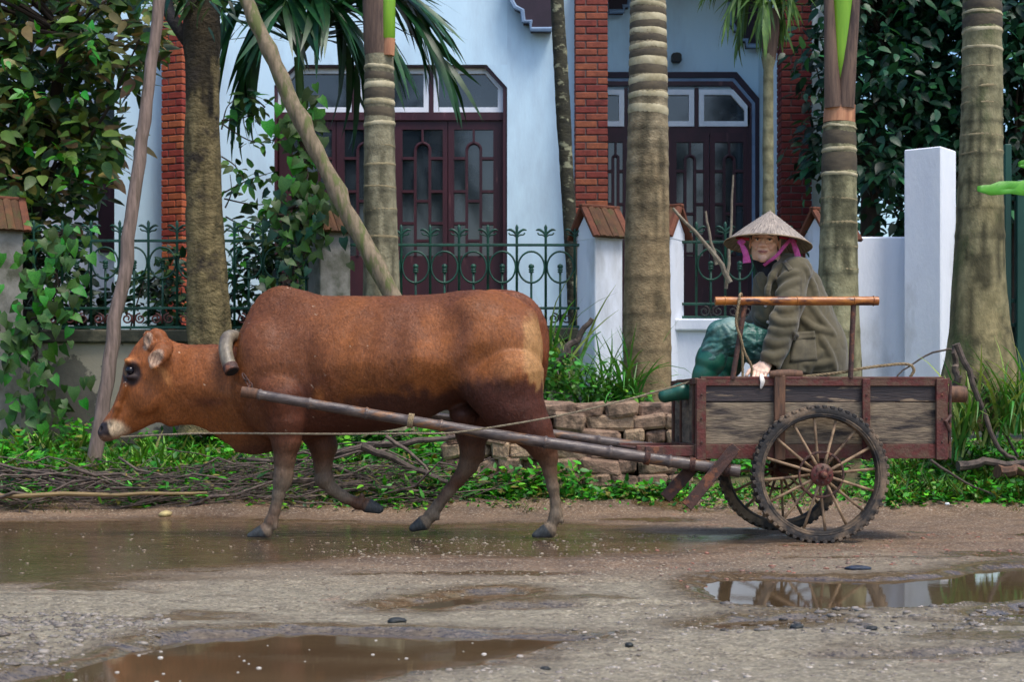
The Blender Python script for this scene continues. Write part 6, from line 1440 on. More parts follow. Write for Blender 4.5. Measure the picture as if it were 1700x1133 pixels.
mb = MB(); u0 = tip_n.lerp(bn, .0); mb.tube([tip_n - (bn - tip_n) * .002, tip_n.lerp(bn, .03)], .0275, 14); cb(mb, 'shaft_cap', mWoodP, True)
for q in (.335, .81, .9, .97):
    mb = MB(); c = tip_n.lerp(bn, q); d = (bn - tip_n).normalized(); c.z -= .012 * math.sin(q * math.pi)
    for k in range(4): mb.torus((0, 0, 0), .033 + .001 * (k % 2), .004, 18, 6)
    V_ = [v for v in mb.v]; rot = Vector((0, 1, 0)).rotation_difference(d).to_matrix(); m2 = MB()
    for k in range(4): m2.add([c + d * (k * .007) + rot @ v for v in V_[k * 108:(k + 1) * 108]], mb.f[:108])
    cb(m2, 'lashing', mRope if q < .5 else mRust2, True)
# bamboo rail on two posts
for v in (v0 - .005,):
    for (a, b) in (((1237, 505), (1216, 630)), ((1417, 504), (1412, 628))):
        mb = MB(); mb.tube([C(a[0], a[1], v), C(b[0], b[1], v)], .0135, 10); cb(mb, 'rail_post', mRust2, True)
    mb = MB(); bamboo(mb, C(1187, 500, v - .004), C(1458, 500, v - .004), .0215, .0225, [.06, .5, .85, .97], 30); cb(mb, 'hand_rail', mBambooO, True)
# rounded wooden block on the near rim
mb = MB(); mb.tube([C(1278, 622, v0 - .01), C(1292, 622, v0 - .01), C(1310, 621, v0 + .03), C(1330, 622, v0 + .05)], [.018, .024, .024, .02], 12); cb(mb, 'wooden_block', mWoodP, True)
# ---- things lying on the cart
def tubething(name, label, cat, pts, r, mat, n=10, flat=1.0):
    pts = [to_world(p) for p in pts]; mb = MB(); mb.tube(pts, r, n); return tag(mb.build(name, mat, None, True, org=pts[0]), label, cat)
tubething('log', 'round wooden log sticking out of the cart tail', 'log', [C(1400, 654, -.20), C(1500, 654, -.20), C(1602, 655, -.20)], [.04, .042, .043], mWoodP, 14)
def rope(name, label, pts, r, mat=mRope, world=False):
    p = [np.array(q if world else to_world(q)) for q in pts]; sp = smooth_path(p, 10); L_ = 0; mb = MB()
    acc = [0]
    for a, b in zip(sp[:-1], sp[1:]): acc.append(acc[-1] + np.linalg.norm(b - a))
    m_ = max(int(acc[-1] / (r * 1.1)), 8); us = np.linspace(0, acc[-1], min(m_, 420)); sp = np.stack([np.interp(us, acc, np.array(sp)[:, j]) for j in range(3)], 1)
    for k in range(3):
        pts_ = []
        for i, q in enumerate(sp):
            t_ = sp[min(i + 1, len(sp) - 1)] - sp[max(i - 1, 0)]; t_ /= np.linalg.norm(t_) + 1e-9; e1 = np.cross(t_, [0.13, .2, 1]); e1 /= np.linalg.norm(e1) + 1e-9; e2 = np.cross(t_, e1); ph = us[i] / r * .9 + k * 2.094
            pts_.append(q + (e1 * math.cos(ph) + e2 * math.sin(ph)) * r * .5)
        mb.tube(pts_, r * .58, 5)
    return tag(mb.build(name, mat, None, True, org=p[0]), label, 'rope')
rope('rope', 'stiff jute rope arching over the rear cart rim', [C(1325, 626, -.30), C(1380, 621, -.33), C(1440, 611, -.36), C(1490, 605, -.37), C(1512, 607, -.37), C(1517, 616, -.37), C(1511, 626, -.36)], .008)
rope('rope', 'jute rope looped over the bamboo rail and hanging down', [C(1243, 640, -.30), C(1248, 612, -.34), C(1236, 585, -.375), C(1229, 560, -.40), C(1222, 535, -.405), C(1227, 500, -.415), C(1229, 489, -.40), C(1231, 493, -.36), C(1226, 530, -.35), C(1232, 580, -.34), C(1233, 628, -.34)], .007)
mRein = M('grey_cord', srgb(150, 138, 112), srgb(112, 100, 82), .9, 60, bump=.6)
rope('rein', 'long thin rope rein running from the cow muzzle to the cart', [P(201, 726, 8.59), P(280, 722, 8.42), P(360, 720, 8.36), (P(560, 721, 8.2)), P(690, 720, 8.16), P(760, 718, 8.16), P(900, 696, 8.20), P(1010, 672, 8.26), P(1110, 645, 8.33), P(1158, 630, 8.38)], .0052, mRein, True)
# ================================================================== the man on the cart
YM = 8.66; KM = F / YM
man = thing('person', 'man in green field jacket and conical hat sitting on the cart', 'person', tuple(P(1340, 620, YM))); morg = np.array(ORG[man.name])
def mp_(px, py, dy): return np.array(P(px, py, YM + dy))
HC = mp_(1270, 402, -.03); HR = Matrix.Rotation(R(-14), 3, 'Z') @ Matrix.Rotation(R(4), 3, 'Y') @ Matrix.Rotation(R(-3), 3, 'X'); HRn = np.array(HR)
def hp(x, y, z): return HC + HRn @ np.array((x, y, z))
bf_ = Field(mp_(1205, 640, 0) * [1, 0, 1] + [0, YM - .50, -.06], mp_(1425, 350, 0) * [1, 0, 1] + [0, YM + .36, 0], .0032)
# head
bf_.ell(hp(0, .012, .032), (.074, .094, .086), .02, HR); bf_.ell(hp(0, -.018, -.036), (.057, .066, .074), .03, HR)
bf_.ell(hp(0, -.064, -.100), (.020, .017, .016), .025, HR)
for s_ in (-1, 1):
    bf_.ell(hp(s_ * .044, -.058, -.022), (.021, .022, .017), .02, HR); bf_.ell(hp(s_ * .034, -.070, -.040), (.014, .012, .013), .015, HR); bf_.ell(hp(s_ * .042, -.005, -.060), (.016, .03, .03), .03, HR)
    bf_.cone(hp(s_ * .012, -.083, .024), hp(s_ * .048, -.070, .026), .008, .007, .012)
    bf_.ell(hp(s_ * .031, -.090, .004), (.019, .014, .0105), .009, HR, 's')
    bf_.ell(hp(s_ * .031, -.0765, .003), (.0155, .010, .0105), .004, HR)
    bf_.cone(hp(s_ * .016, -.0855, .0045), hp(s_ * .046, -.0770, .0055), .0042, .0042, .003); bf_.cone(hp(s_ * .017, -.0845, -.0055), hp(s_ * .045, -.0770, -.0045), .0036, .0036, .003)
    bf_.ell(hp(s_ * .013, -.096, -.033), (.009, .010, .008), .006, HR)
    bf_.ell(hp(s_ * .006, -.104, -.040), (.004, .006, .003), .003, HR, 's')
    bf_.cone(hp(s_ * .026, -.082, -.035), hp(s_ * .036, -.068, -.062), .002, .002, .008, 's')
    bf_.ell(hp(s_ * .076, .012, -.006), (.007, .019, .031), .006, HR); bf_.ell(hp(s_ * .083, .008, -.002), (.006, .010, .018), .005, HR, 's')
bf_.chain([(hp(0, -.082, .018), .0085), (hp(0, -.094, -.008), .009), (hp(0, -.103, -.030), .0115)], .012)
bf_.chain([(hp(-.026, -.073, -.0570), .0028), (hp(-.006, -.0845, -.0600), .0038), (hp(.006, -.0845, -.0600), .0038), (hp(.026, -.073, -.0570), .0028)], .008)
bf_.chain([(hp(-.021, -.075, -.0640), .003), (hp(0, -.0835, -.0695), .0045), (hp(.021, -.075, -.0640), .003)], .008)
bf_.chain([(hp(-.031, -.074, -.0550), .0016), (hp(0, -.092, -.0645), .0016), (hp(.031, -.074, -.0550), .0016)], .004, op='s')
# neck, trunk, arms under the clothes
neck_b = mp_(1300, 452, .02); bf_.cone(hp(0, .028, -.075), neck_b, .054, .062, .03)
bf_.chain([(neck_b, .07), (mp_(1318, 500, .03), .11), (mp_(1335, 570, .02), .11), (mp_(1348, 605, .02), .11)], .04)
SH = mp_(1316, 452, -.13); EL = mp_(1303, 540, -.26); WR = mp_(1272, 603, -.345)
bf_.chain([(neck_b, .06), (SH, .05), (EL, .038), (WR, .026)], .03)
def hand(wr, kn, side, fcurl, thumb_dir, k=.008):
    """wr wrist, kn middle knuckle, side unit vector index->little; fingers continue and curl along fcurl"""
    wr, kn, side, fcurl = map(lambda q: np.array(q, float), (wr, kn, side, fcurl)); d = kn - wr; d /= np.linalg.norm(d); side = side - d * side.dot(d); side /= np.linalg.norm(side); fcurl = fcurl / np.linalg.norm(fcurl)
    tips = []
    bf_.cone(wr, (wr + kn) / 2, .025, .026, .012)
    for i, (o, L_, r_) in enumerate(((-1.5, .068, .0088), (-.5, .076, .0092), (.5, .071, .0088), (1.5, .056, .0078))):
        b = kn + side * o * .0195 - d * abs(o) * .005; bf_.cone(wr + side * o * .010, b, .018, .0125, .010)
        bb = b; dd = d.copy()
        for j, fr_ in enumerate((.42, .32, .26)):
            dd = dd * (1 - .42) + fcurl * .42; dd /= np.linalg.norm(dd); e_ = bb + dd * L_ * fr_; bf_.cone(bb, e_, r_ * (1 - .08 * j), r_ * (1 - .08 * (j + 1)), .004); bb = e_
        tips.append(bb)
    th = np.array(thumb_dir, float); th /= np.linalg.norm(th); b0 = wr + d * .025 - side * .022; b1 = b0 + th * .038; b2 = b1 + (th * .6 + d * .6 + fcurl * .2) * .026; b3 = b2 + (th * .2 + d * .9 + fcurl * .3) * .022
    bf_.chain([(b0, .015), (b1, .011), (b2, .0098), (b3, .0085)], .006); return tips
KN = mp_(1262, 618, -.388)
tips = hand(WR, KN, (.95, -.1, .05), (-.05, -.55, -1.0), (-.85, .05, -.35))
# far hand on the far knee
SHf = mp_(1286, 458, .16); ELf = mp_(1262, 535, .22); WRf = mp_(1240, 548, .13)
bf_.chain([(neck_b, .06), (SHf, .05), (ELf, .038), (WRf, .026)], .03)
hand(WRf, mp_(1224, 541, .08), (.3, .8, .2), (-.6, .1, -.8), (-.3, -.9, .3))
V, Q = bf_.mesh(); loc = (V - HC) @ HRn                       # head-local coordinates
hx, hy_, hz = loc.T; n1 = fbm(V, 40, 3, 5); n2 = fbm(V, 160, 2, 6); n4 = 0 * n2
col = L3(srgb(246, 198, 166)) * (1 + .10 * n1 + .06 * n2)[:, None]
def g2(a, b, sa, sb): return np.exp(-(a / sa) ** 2 - (b / sb) ** 2)
fr = hy_ < -.03
blend(srgb(206, 138, 112), .6 * fr * (g2(np.abs(hx) - .042, hz + .03, .018, .018) + g2(hx, hz + .03, .014, .014)))
blend(srgb(176, 98, 88), .85 * fr * sm(1.15, .75, np.hypot(hx / .028, (hz + .0645 - 7 * hx * hx) / .0085)))
blend(srgb(70, 30, 28), .9 * fr * sm(1.1, .6, np.hypot(hx / .031, (hz + .0645 - 9.5 * hx * hx) / .0020)))
blend(srgb(30, 24, 22), .85 * fr * sm(1.15, .7, np.hypot((np.abs(hx) - .033) / .020, (hz - .0245 + .12 * (np.abs(hx) - .033)) / .0052)))
blend(srgb(60, 36, 30), .8 * fr * sm(1.2, .7, np.hypot((np.abs(hx) - .031) / .017, (hz - .0045) / .0048)))
blend(srgb(150, 104, 84), .4 * fr * sm(1.2, .6, np.hypot(hx / .03, (hz + .102) / .012)))
blend(srgb(240, 208, 184), .7 * sm(YM - .28, YM - .33, V[:, 1]))
mSkin = M('skin', (.95, .95, .95, 1), (.85, .85, .85, 1), .5, 60, bump=.12, bscale=220, attr=True, spec=.35, bdist=.003)
mSkin.node_tree.nodes['Principled BSDF'].inputs['Subsurface Weight'].default_value = .08; mSkin.node_tree.nodes['Principled BSDF'].inputs['Subsurface Radius'].default_value = (.012, .005, .003)
meshobj('body', np_mesh('body', V - morg, Q, np.clip(col, .004, 1)), mSkin, man, True)
mWhiteEye = M('eye_white', srgb(212, 204, 196), None, .25, 10, bump=0); mIris = M('dark_iris', (.010, .007, .006, 1), None, .08, 10, bump=0, spec=.8)
for s_ in (-1, 1):
    c = hp(s_ * .031, -.0755, .0015); e = uv_ball(c, .0118).build('eye', mWhiteEye, man, True); f_ = np.array((-.15, -1., -.05)); f_ /= np.linalg.norm(f_); uv_ball(c + f_ * .0068, .0066, 8).build('iris', mIris, e, True)
# hair
hf = Field(HC - .14, HC + .14, .004); hf.ell(hp(0, .020, .036), (.079, .096, .087), .02, HR)
def cutf(x, y, z):
    ly = (x - HC[0]) * HRn[0, 1] + (y - HC[1]) * HRn[1, 1] + (z - HC[2]) * HRn[2, 1]; lz = (x - HC[0]) * HRn[0, 2] + (y - HC[1]) * HRn[1, 2] + (z - HC[2]) * HRn[2, 2]
    return np.maximum(lz - np.where(ly < -.045, .062, np.where(ly < .0, .004, -.03)), -.5)
hf.put(cutf, HC - .14, HC + .14, .006, 's'); V, Q = hf.mesh()
meshobj('hair', np_mesh('hair', V - morg, Q), M('black_hair', (.012, .010, .009, 1), (.02, .016, .014, 1), .5, 90, (1, 1, .3), .6, 200), man, True)

# ---- jacket
jf = Field(mp_(1205, 650, 0) * [1, 0, 1] + [0, YM - .50, 0], mp_(1430, 410, 0) * [1, 0, 1] + [0, YM + .36, 0], .005)
tor = [(1306, 458, .02, 36), (1312, 480, .02, 45), (1318, 505, .02, 52), (1324, 535, .02, 57), (1333, 565, .02, 60), (1340, 590, .02, 63), (1342, 612, .02, 64)]
jf.chain([(mp_(a, b, c), r_ / KM) for a, b, c, r_ in tor], .03, 1.12)
jf.cone(mp_(1326, 450, -.10), mp_(1288, 452, .15), 24 / KM, 24 / KM, .04); jf.cone(mp_(1340, 470, -.02), mp_(1368, 560, .0), 20 / KM, 26 / KM, .05); jf.cone(mp_(1368, 560, 0), mp_(1384, 612, .02), 26 / KM, 20 / KM, .05)
jf.chain([(mp_(1320, 452, -.115), 25 / KM), (mp_(1312, 500, -.20), 24 / KM), (mp_(1301, 542, -.262), 23 / KM), (mp_(1290, 574, -.305), 20 / KM), (mp_(1279, 603, -.34), 18.5 / KM)], .022)
jf.chain([(mp_(1286, 458, .16), 25 / KM), (mp_(1262, 535, .22), 21 / KM), (mp_(1244, 546, .14), 17 / KM)], .02)
jf.cone(mp_(1318, 585, -.12), mp_(1308, 616, -.13), 28 / KM, 32 / KM, .04)
jf.put(lambda x, y, z: z - Z(621, YM) + 0 * x + 0 * y, mp_(1200, 660, -.3), mp_(1430, 617, .3), .004, 's')     # hem
# open sleeve end and neck opening
jf.cone(mp_(1279, 604, -.342), mp_(1268, 626, -.385), .040, .046, .004, 's')
jf.cone(hp(0, .02, -.06), mp_(1284, 444, -.03), .062, .060, .006, 's')
# V opening at the chest
jf.cone(mp_(1272, 470, -.03), mp_(1276, 520, -.02), 22 / KM, 30 / KM, .03); jf.cone(mp_(1272, 448, .05), mp_(1270, 520, .06), 16 / KM, 22 / KM, .03)
jf.cone(mp_(1268, 440, -.14), mp_(1270, 470, -.16), .026, .008, .006, 's')
jf.chain([(mp_(1306, 432, -.04), .028), (mp_(1292, 445, -.10), .027), (mp_(1282, 460, -.145), .02), (mp_(1275, 480, -.165), .015), (mp_(1272, 504, -.175), .008)], .02)
def folds(p):
    a = 1 - np.abs(fbm(p * [1.5, 1.0, .8] + [0, 0, .3], 11, 2, 15)); b = fbm(p, 7, 2, 16)
    arm = np.exp(-((p[:, 1] - (YM - .24)) / .10) ** 2); diag = np.sin((p[:, 2] * 75 + p[:, 0] * 40 + 2.2 * fbm(p, 9, 2, 17)))
    return .004 * (a ** 6) + .006 * b
jf.wrinkle(folds)
jf.ridges([[(1288, 474), (1303, 459), (1322, 452)], [(1290, 488), (1306, 476), (1326, 466)], [(1289, 512), (1306, 516), (1332, 500)], [(1282, 528), (1298, 538), (1322, 534)], [(1278, 546), (1296, 554), (1316, 548)], [(1272, 566), (1288, 572), (1308, 566)], [(1266, 588), (1282, 594), (1302, 586)],
           [(1334, 440), (1350, 476), (1358, 512)], [(1342, 500), (1362, 530), (1384, 556)], [(1332, 530), (1350, 545), (1378, 552)], [(1362, 560), (1378, 590), (1386, 616)], [(1334, 605), (1360, 606), (1380, 600)], [(1340, 620), (1345, 604), (1362, 585)], [(1274, 486), (1282, 510), (1284, 530)], [(1256, 524), (1270, 532), (1286, 524)], [(1264, 500), (1272, 518), (1276, 540)]], .013, .022, .55)
jf.ridges([[(1302, 436), (1290, 444), (1282, 456), (1277, 470), (1272, 492)], [(1298, 440), (1287, 452), (1283, 466)], [(1255, 450), (1257, 462), (1262, 476), (1269, 490)]], .011, .008, .3)
V, Q = jf.mesh(); p2x = V[:, 0] / V[:, 1] * F + 850; p2y = HY - (V[:, 2] - H) / V[:, 1] * F; n1 = fbm(V, 9, 3, 25); n2 = fbm(V, 60, 3, 26); n4 = 0 * n2
col = L3(srgb(92, 85, 64)) * (1 + .16 * n1 + .10 * n2)[:, None]
blend(srgb(58, 52, 42), .6 * np.exp(-((p2x - 1329 + .04 * (p2y - 500)) / 1.6) ** 2) * sm(455, 470, p2y) * (V[:, 1] < YM - .05))
mCloth = M('olive_field_cloth', (.96, .96, .96, 1), (.84, .84, .84, 1), .8, 30, bump=.35, bscale=420, attr=True, sheen=.2, spec=.2, bdist=.002)
jk = meshobj('jacket', np_mesh('jacket', V - morg, Q, np.clip(col, .004, 1)), mCloth, man, True)
mCl2 = M('olive_trim', srgb(92, 85, 64), srgb(76, 70, 54), .8, 30, bump=.35, bscale=420, sheen=.2, bdist=.002); mCl3 = M('olive_seam', srgb(70, 64, 50), srgb(58, 53, 42), .85, 30, bump=.3)
# snap points onto the jacket front surface (towards the camera)
from mathutils.bvhtree import BVHTree
bvh = BVHTree.FromPolygons([tuple(v) for v in V], Q.tolist())
def snap(px, py, off=.003):
    d = P(px, py, 10.) - Vector((0, 0, H)); d.normalize(); h = bvh.ray_cast(Vector((0, 0, H)), d); return (h[0] - d * off) if h[0] is not None else P(px, py, YM - .15)
def ribbon(pts, w, th, name, mat, parent, off=.004):
    """flat strip lying on the jacket through photo points; w in px"""
    n = len(pts); V_, Fc = [], []
    for i in range(n):
        a, b = np.array(pts[max(i - 1, 0)], float), np.array(pts[min(i + 1, n - 1)], float); t_ = b - a; t_ /= np.linalg.norm(t_); nn = np.array((-t_[1], t_[0])); ww = w[i] if hasattr(w, '__len__') else w
        for s_ in (-.5, .5): q = np.array(pts[i]) + nn * ww * s_; V_.append(snap(q[0], q[1], off))
    for i in range(n - 1): Fc.append((2 * i, 2 * i + 1, 2 * i + 3, 2 * i + 2))
    mb = MB(); mb.add(V_, Fc); o = mb.build(name, mat, parent, True); md = o.modifiers.new('t', 'SOLIDIFY'); md.thickness = th; return o
# patch pocket and shoulder strap as raised panels
def panel(corners, nx_, ny_, th, name, mat, off=.003):
    c = [np.array(q, float) for q in corners]; V_, Fc = [], []
    for j in range(ny_ + 1):
        for i in range(nx_ + 1):
            u, v = i / nx_, j / ny_; q = c[0] * (1 - u) * (1 - v) + c[1] * u * (1 - v) + c[2] * u * v + c[3] * (1 - u) * v; V_.append(snap(q[0], q[1], off))
    for j in range(ny_):
        for i in range(nx_): k = j * (nx_ + 1) + i; Fc.append((k, k + 1, k + nx_ + 2, k + nx_ + 1))
    mb = MB(); mb.add(V_, Fc); o = mb.build(name, mat, jk, True); md = o.modifiers.new('t', 'SOLIDIFY'); md.thickness = th; md.offset = 0
panel([(1318, 554), (1352, 552), (1357, 598), (1311, 602)], 8, 8, .005, 'pocket', mCl2); panel([(1317, 552), (1353, 550), (1354, 562), (1316, 565)], 8, 3, .005, 'pocket_flap', mCl2, .007)
panel([(1298, 436), (1304, 432), (1316, 446), (1309, 450)], 4, 4, .004, 'shoulder_strap', mCl2, .005)
for q in ((1275, 535), (1271, 508)):
    p_ = snap(*q); mb = MB(); mb.lathe([(.002, .004), (.008, .003), (.009, -.001), (.006, -.004), (.002, -.003)], 12, p_, 'Y'); mb.build('button', M('pale_button', srgb(170, 166, 158), None, .4, 10, bump=0), jk, True)
# dark shirt in the V
sf = Field(mp_(1235, 520, -.3), mp_(1335, 425, .25), .005); sf.cone(hp(0, .02, -.085), mp_(1290, 470, -.01), .060, .07, .02); sf.cone(mp_(1277, 462, -.05), mp_(1284, 490, -.03), .045, .05, .03); V, Q = sf.mesh()
meshobj('shirt', np_mesh('shirt', V - morg, Q), M('black_shirt', srgb(24, 24, 28), srgb(16, 16, 20), .85, 30, bump=.4), man, True)

# ---- waterproof trousers and boots
tf = Field(mp_(1140, 700, 0) * [1, 0, 1] + [0, YM - .36, 0], mp_(1400, 505, 0) * [1, 0, 1] + [0, YM + .36, 0], .005)
def tleg(y0, y1, kx, ky, ax_, az):
    tf.chain([(mp_(1345, 612, y0 * .4), 30 / KM), (mp_(1285, 586, (y0 * .7 + y1) / 2), 33 / KM), (mp_(kx + 22, ky + 6, y1), 28 / KM), (mp_(kx + 6, ky + 8, y1), 25 / KM)], .025)
    tf.chain([(mp_(kx + 5, ky + 6, y1), 26 / KM), (mp_((kx + ax_) / 2 + 3, (ky + az) / 2, y1), 22 / KM), (mp_(ax_ + 3, az, y1), 22 / KM)], .016)
tleg(-.10, -.16, 1192, 552, 1176, 606); tleg(.12, .13, 1232, 556, 1205, 612)
tf.ridges([[(1168, 566), (1186, 548), (1212, 536)], [(1162, 588), (1184, 574), (1206, 584)], [(1176, 600), (1192, 580), (1196, 552)], [(1236, 556), (1250, 584), (1262, 610)], [(1222, 548), (1242, 540), (1270, 552)], [(1230, 578), (1252, 570), (1278, 576)], [(1200, 540), (1212, 560), (1214, 590)], [(1240, 600), (1256, 592), (1272, 604)], [(1170, 575), (1178, 566), (1194, 566)]], .010, .010, .45)
rr_ = np.random.default_rng(5); ln = []
for i in range(34):
    a0, b0 = rr_.uniform(1160, 1285), rr_.uniform(540, 606); an = rr_.normal(-.5 if a0 < 1215 else .5, .55); L_ = rr_.uniform(9, 24); c_ = rr_.normal(0, 4)
    ln.append([(a0 - L_ * math.cos(an), b0 - L_ * math.sin(an)), (a0 + c_ * math.sin(an), b0 - c_ * math.cos(an)), (a0 + L_ * math.cos(an), b0 + L_ * math.sin(an))])
tf.ridges(ln, .0065, .006, .35)
tf.wrinkle(lambda p: .006 * (1 - np.abs(fbm(p * [1.6, 1, .8], 8, 2, 33))) ** 6 + .006 * fbm(p, 7, 2, 34) - .003)
V, Q = tf.mesh()
mRain = M('teal_waterproof', srgb(58, 106, 96), srgb(34, 74, 68), .42, 9, bump=.5, bscale=30, c3=srgb(120, 146, 138), s3=7, m3=.60, w3=.2, rvar=.14, spec=.45, bdist=.014)  # paler patches paint cloth highlights and dusty areas into the teal
meshobj('trousers', np_mesh('trousers', V - morg, Q), mRain, man, True)
mBoot = M('green_rubber_boot', srgb(34, 104, 80), srgb(22, 78, 62), .36, 8, bump=.2, bscale=20, spec=.6)
for y1, ax_, az, fx, fz, tx, tz in ((-.16, 1181, 596, 1160, 648, 1094, 658), (.13, 1210, 602, 1190, 650, 1125, 662)):
    bt_ = Field(mp_(1070, 690, y1) - [0, .16, 0], mp_(1260, 570, y1) + [0, .16, 0], .0045)
    bt_.chain([(mp_(ax_, az, y1), 23 / KM), (mp_((ax_ + fx) / 2, (az + fz) / 2, y1), 19 / KM), (mp_(fx, fz, y1), 15 / KM)], .02); bt_.chain([(mp_(fx + 2, fz + 2, y1), 15 / KM), (mp_(fx - 30, fz + 3, y1), 13 / KM), (mp_(tx + 10, tz, y1), 11.5 / KM)], .02, 1.0)
    bt_.chain([(mp_(ax_ + 1, az - 3, y1), 25 / KM), (mp_(ax_ - 1, az + 3, y1), 25 / KM)], .006)
    bt_.wrinkle(lambda p: .004 * fbm(p, 9, 2, 35)); V, Q = bt_.mesh(); meshobj('boot', np_mesh('boot', V - morg, Q), mBoot, man, True)
# ---- conical leaf hat with pink ribbons
hat = empty_part('conical_hat', man); hat.location = Vector(mp_(1275, 407, -.005)) - Vector(morg)
hat.rotation_euler = (R(-7.5), R(4.5), 0)
def hbuild(mb, name, mat, sm_=True, mod=None):
    me = bpy.data.meshes.new(name); me.from_pydata([tuple(p) for p in mb.v], [], mb.f); me.update(); o = meshobj(name, me, mat, hat, sm_); return o
mHat = bpy.data.materials.new('palm_leaf_hat'); mHat.use_nodes = True
def hat_nodes(m):
    nt = m.node_tree; N = nt.nodes; L = nt.links; b = N['Principled BSDF']; tc = N.new('ShaderNodeTexCoord'); se = N.new('ShaderNodeSeparateXYZ'); L.new(tc.outputs['Object'], se.inputs[0])
    at = N.new('ShaderNodeMath'); at.operation = 'ARCTAN2'; L.new(se.outputs[1], at.inputs[0]); L.new(se.outputs[0], at.inputs[1]); cmb = N.new('ShaderNodeCombineXYZ'); L.new(at.outputs[0], cmb.inputs[0]); mz = N.new('ShaderNodeMath'); mz.operation = 'MULTIPLY'; mz.inputs[1].default_value = .9; L.new(se.outputs[2], mz.inputs[0]); L.new(mz.outputs[0], cmb.inputs[1])
    n = N.new('ShaderNodeTexNoise'); n.inputs['Scale'].default_value = 26; n.inputs['Detail'].default_value = 5; L.new(cmb.outputs[0], n.inputs[0])
    n2 = N.new('ShaderNodeTexNoise'); n2.inputs['Scale'].default_value = 90; n2.inputs['Detail'].default_value = 4; L.new(tc.outputs['Object'], n2.inputs[0])
    cr = N.new('ShaderNodeValToRGB'); e = cr.color_ramp.elements; e[0].position = .3; e[0].color = srgb(92, 82, 74); e[1].position = .72; e[1].color = srgb(178, 164, 146); L.new(n.outputs[0], cr.inputs[0])
    x = N.new('ShaderNodeMix'); x.data_type = 'RGBA'; r = N.new('ShaderNodeMapRange'); r.inputs[1].default_value = .60; r.inputs[2].default_value = .68; L.new(n2.outputs[0], r.inputs[0]); L.new(r.outputs[0], x.inputs[0]); L.new(cr.outputs[0], x.inputs[6]); x.inputs[7].default_value = srgb(70, 58, 50); L.new(x.outputs[2], b.inputs['Base Color'])
    b.inputs['Roughness'].default_value = .65; bp = N.new('ShaderNodeBump'); bp.inputs['Strength'].default_value = .5; bp.inputs['Distance'].default_value = .006; L.new(n.outputs[0], bp.inputs['Height']); L.new(bp.outputs[0], b.inputs['Normal'])
hat_nodes(mHat)
RH, HH = .228, .185; mb = MB(); prof = []
for i in range(17):
    u = i / 16; prof.append((max(RH * (1 - u), .0015), HH * (u ** .93) + .0022 * math.sin(i * math.pi)))
ring_pf = []
for i in range(49):
    u = i / 48; ring_pf.append((max(RH * (1 - u), .0015), HH * (u ** .95) + (.0018 if i % 3 == 0 else 0)))
inner = [(max(r_ - .004, .001), z_ - .005) for r_, z_ in reversed(ring_pf)]
mb.lathe(ring_pf + inner, 96, caps=False)
for v in mb.v:
    a = math.atan2(v.y, v.x); v.z += .0014 * math.sin(a * 34) * (v.to_2d().length / RH) + .004 * math.sin(a * 3 + 1) * (v.to_2d().length / RH) ** 2
hbuild(mb, 'cone', mHat)
mb = MB(); mb.torus((0, 0, .0), RH - .001, .0042, 64, 6, 'Z'); hbuild(mb, 'brim_ring', M('bamboo_rim', srgb(150, 128, 98), srgb(112, 94, 72), .6, 30, bump=.3))
mPink = M('pink_lace_ribbon', srgb(222, 104, 168), srgb(196, 76, 142), .7, 60, bump=.5, bscale=120, trans=.15)
mRedR = M('red_ribbon', srgb(176, 40, 50), srgb(140, 30, 44), .7, 40, bump=.4)
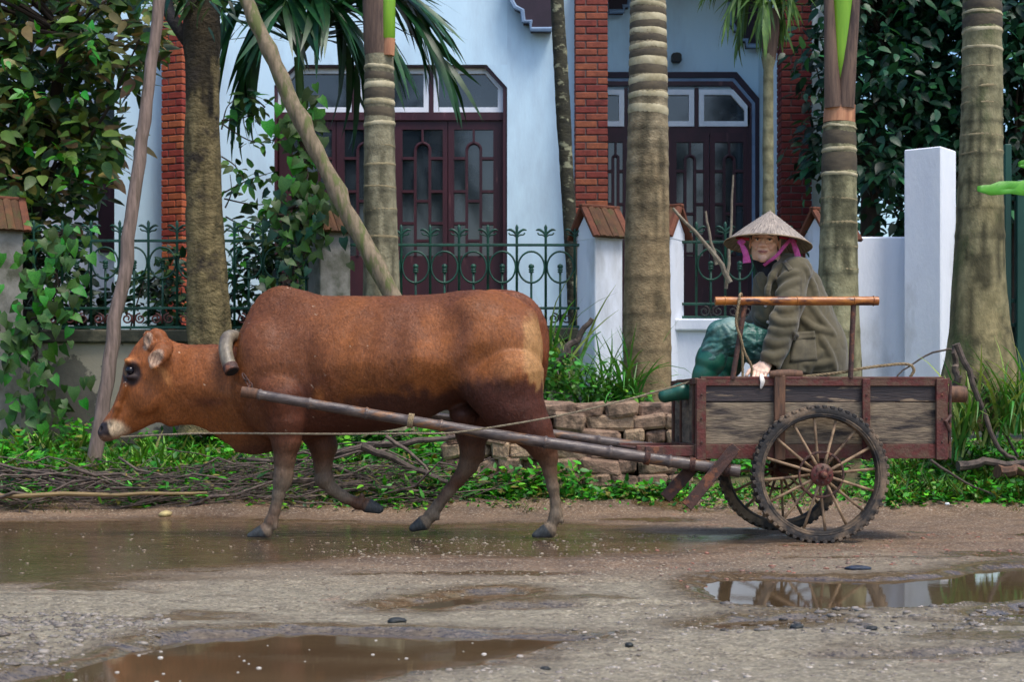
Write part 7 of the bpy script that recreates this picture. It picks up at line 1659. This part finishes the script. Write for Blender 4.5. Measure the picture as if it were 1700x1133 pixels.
def strip(pts, w, name, mat, wave=.0):
    """free-hanging strip; pts world, w width in metres along image x"""
    sp_ = smooth_path([tuple(q) for q in pts], 6); n = len(sp_); V_, Fc = [], []
    for i, q in enumerate(sp_):
        t_ = np.array(sp_[min(i + 1, n - 1)]) - np.array(sp_[max(i - 1, 0)]); s_ = np.cross(t_, [0, 1, .1]); s_ /= np.linalg.norm(s_) + 1e-9; ww = w[0] + (w[1] - w[0]) * i / (n - 1)
        for j, e in enumerate((-.5, 0, .5)): V_.append(np.array(q) + s_ * ww * e + np.array([0, wave * math.sin(i * .9 + j * 1.6), 0]))
    for i in range(n - 1):
        for j in (0, 1): Fc.append((i * 3 + j, i * 3 + j + 1, (i + 1) * 3 + j + 1, (i + 1) * 3 + j))
    mw = Matrix.LocRotScale(Vector(morg) + hat.location, hat.rotation_euler, None).inverted()
    m2 = MB(); m2.add([mw @ Vector(q) for q in V_], Fc); o = hbuild(m2, name, mat); md = o.modifiers.new('t', 'SOLIDIFY'); md.thickness = .0016; return o
strip([mp_(1226, 400, -.10), mp_(1232, 408, -.115), mp_(1238, 422, -.12), mp_(1240, 437, -.118)], (.014, .042), 'ribbon', mPink, .004)
strip([mp_(1225, 404, -.09), mp_(1231, 400, -.11), mp_(1236, 404, -.115)], (.02, .02), 'ribbon_knot', mPink, .004)
strip([mp_(1314, 397, -.09), mp_(1319, 408, -.10), mp_(1323, 420, -.105), mp_(1327, 436, -.10)], (.024, .034), 'ribbon', mPink, .004)
strip([mp_(1314, 396, -.085), mp_(1303, 408, -.115), mp_(1290, 424, -.125), mp_(1280, 432, -.115), mp_(1268, 441, -.075)], (.020, .016), 'chin_strap', mPink, .002)
strip([mp_(1222, 394, -.05), mp_(1232, 396, -.10), mp_(1244, 397, -.12)], (.02, .014), 'red_band', mRedR, .001); strip([mp_(1294, 394, -.10), mp_(1306, 396, -.09), mp_(1322, 402, -.05)], (.012, .018), 'red_band', mRedR, .001)
# paper held in the near hand
pc = [P(1264, 622, YM - .432), P(1266, 634, YM - .440), P(1263, 646, YM - .436)]
mb = MB(); mb.tube(smooth_path([tuple(q) for q in pc], 4), [.013, .016, .018, .019, .018, .015, .012, .009, .004], 8, flat=.5); tag(mb.build('paper_scrap', M('white_paper', srgb(236, 232, 222), srgb(214, 208, 196), .7, 30, bump=.3), None, True, org=pc[0]), 'crumpled white paper held in the man hand over the cart rim', 'paper')
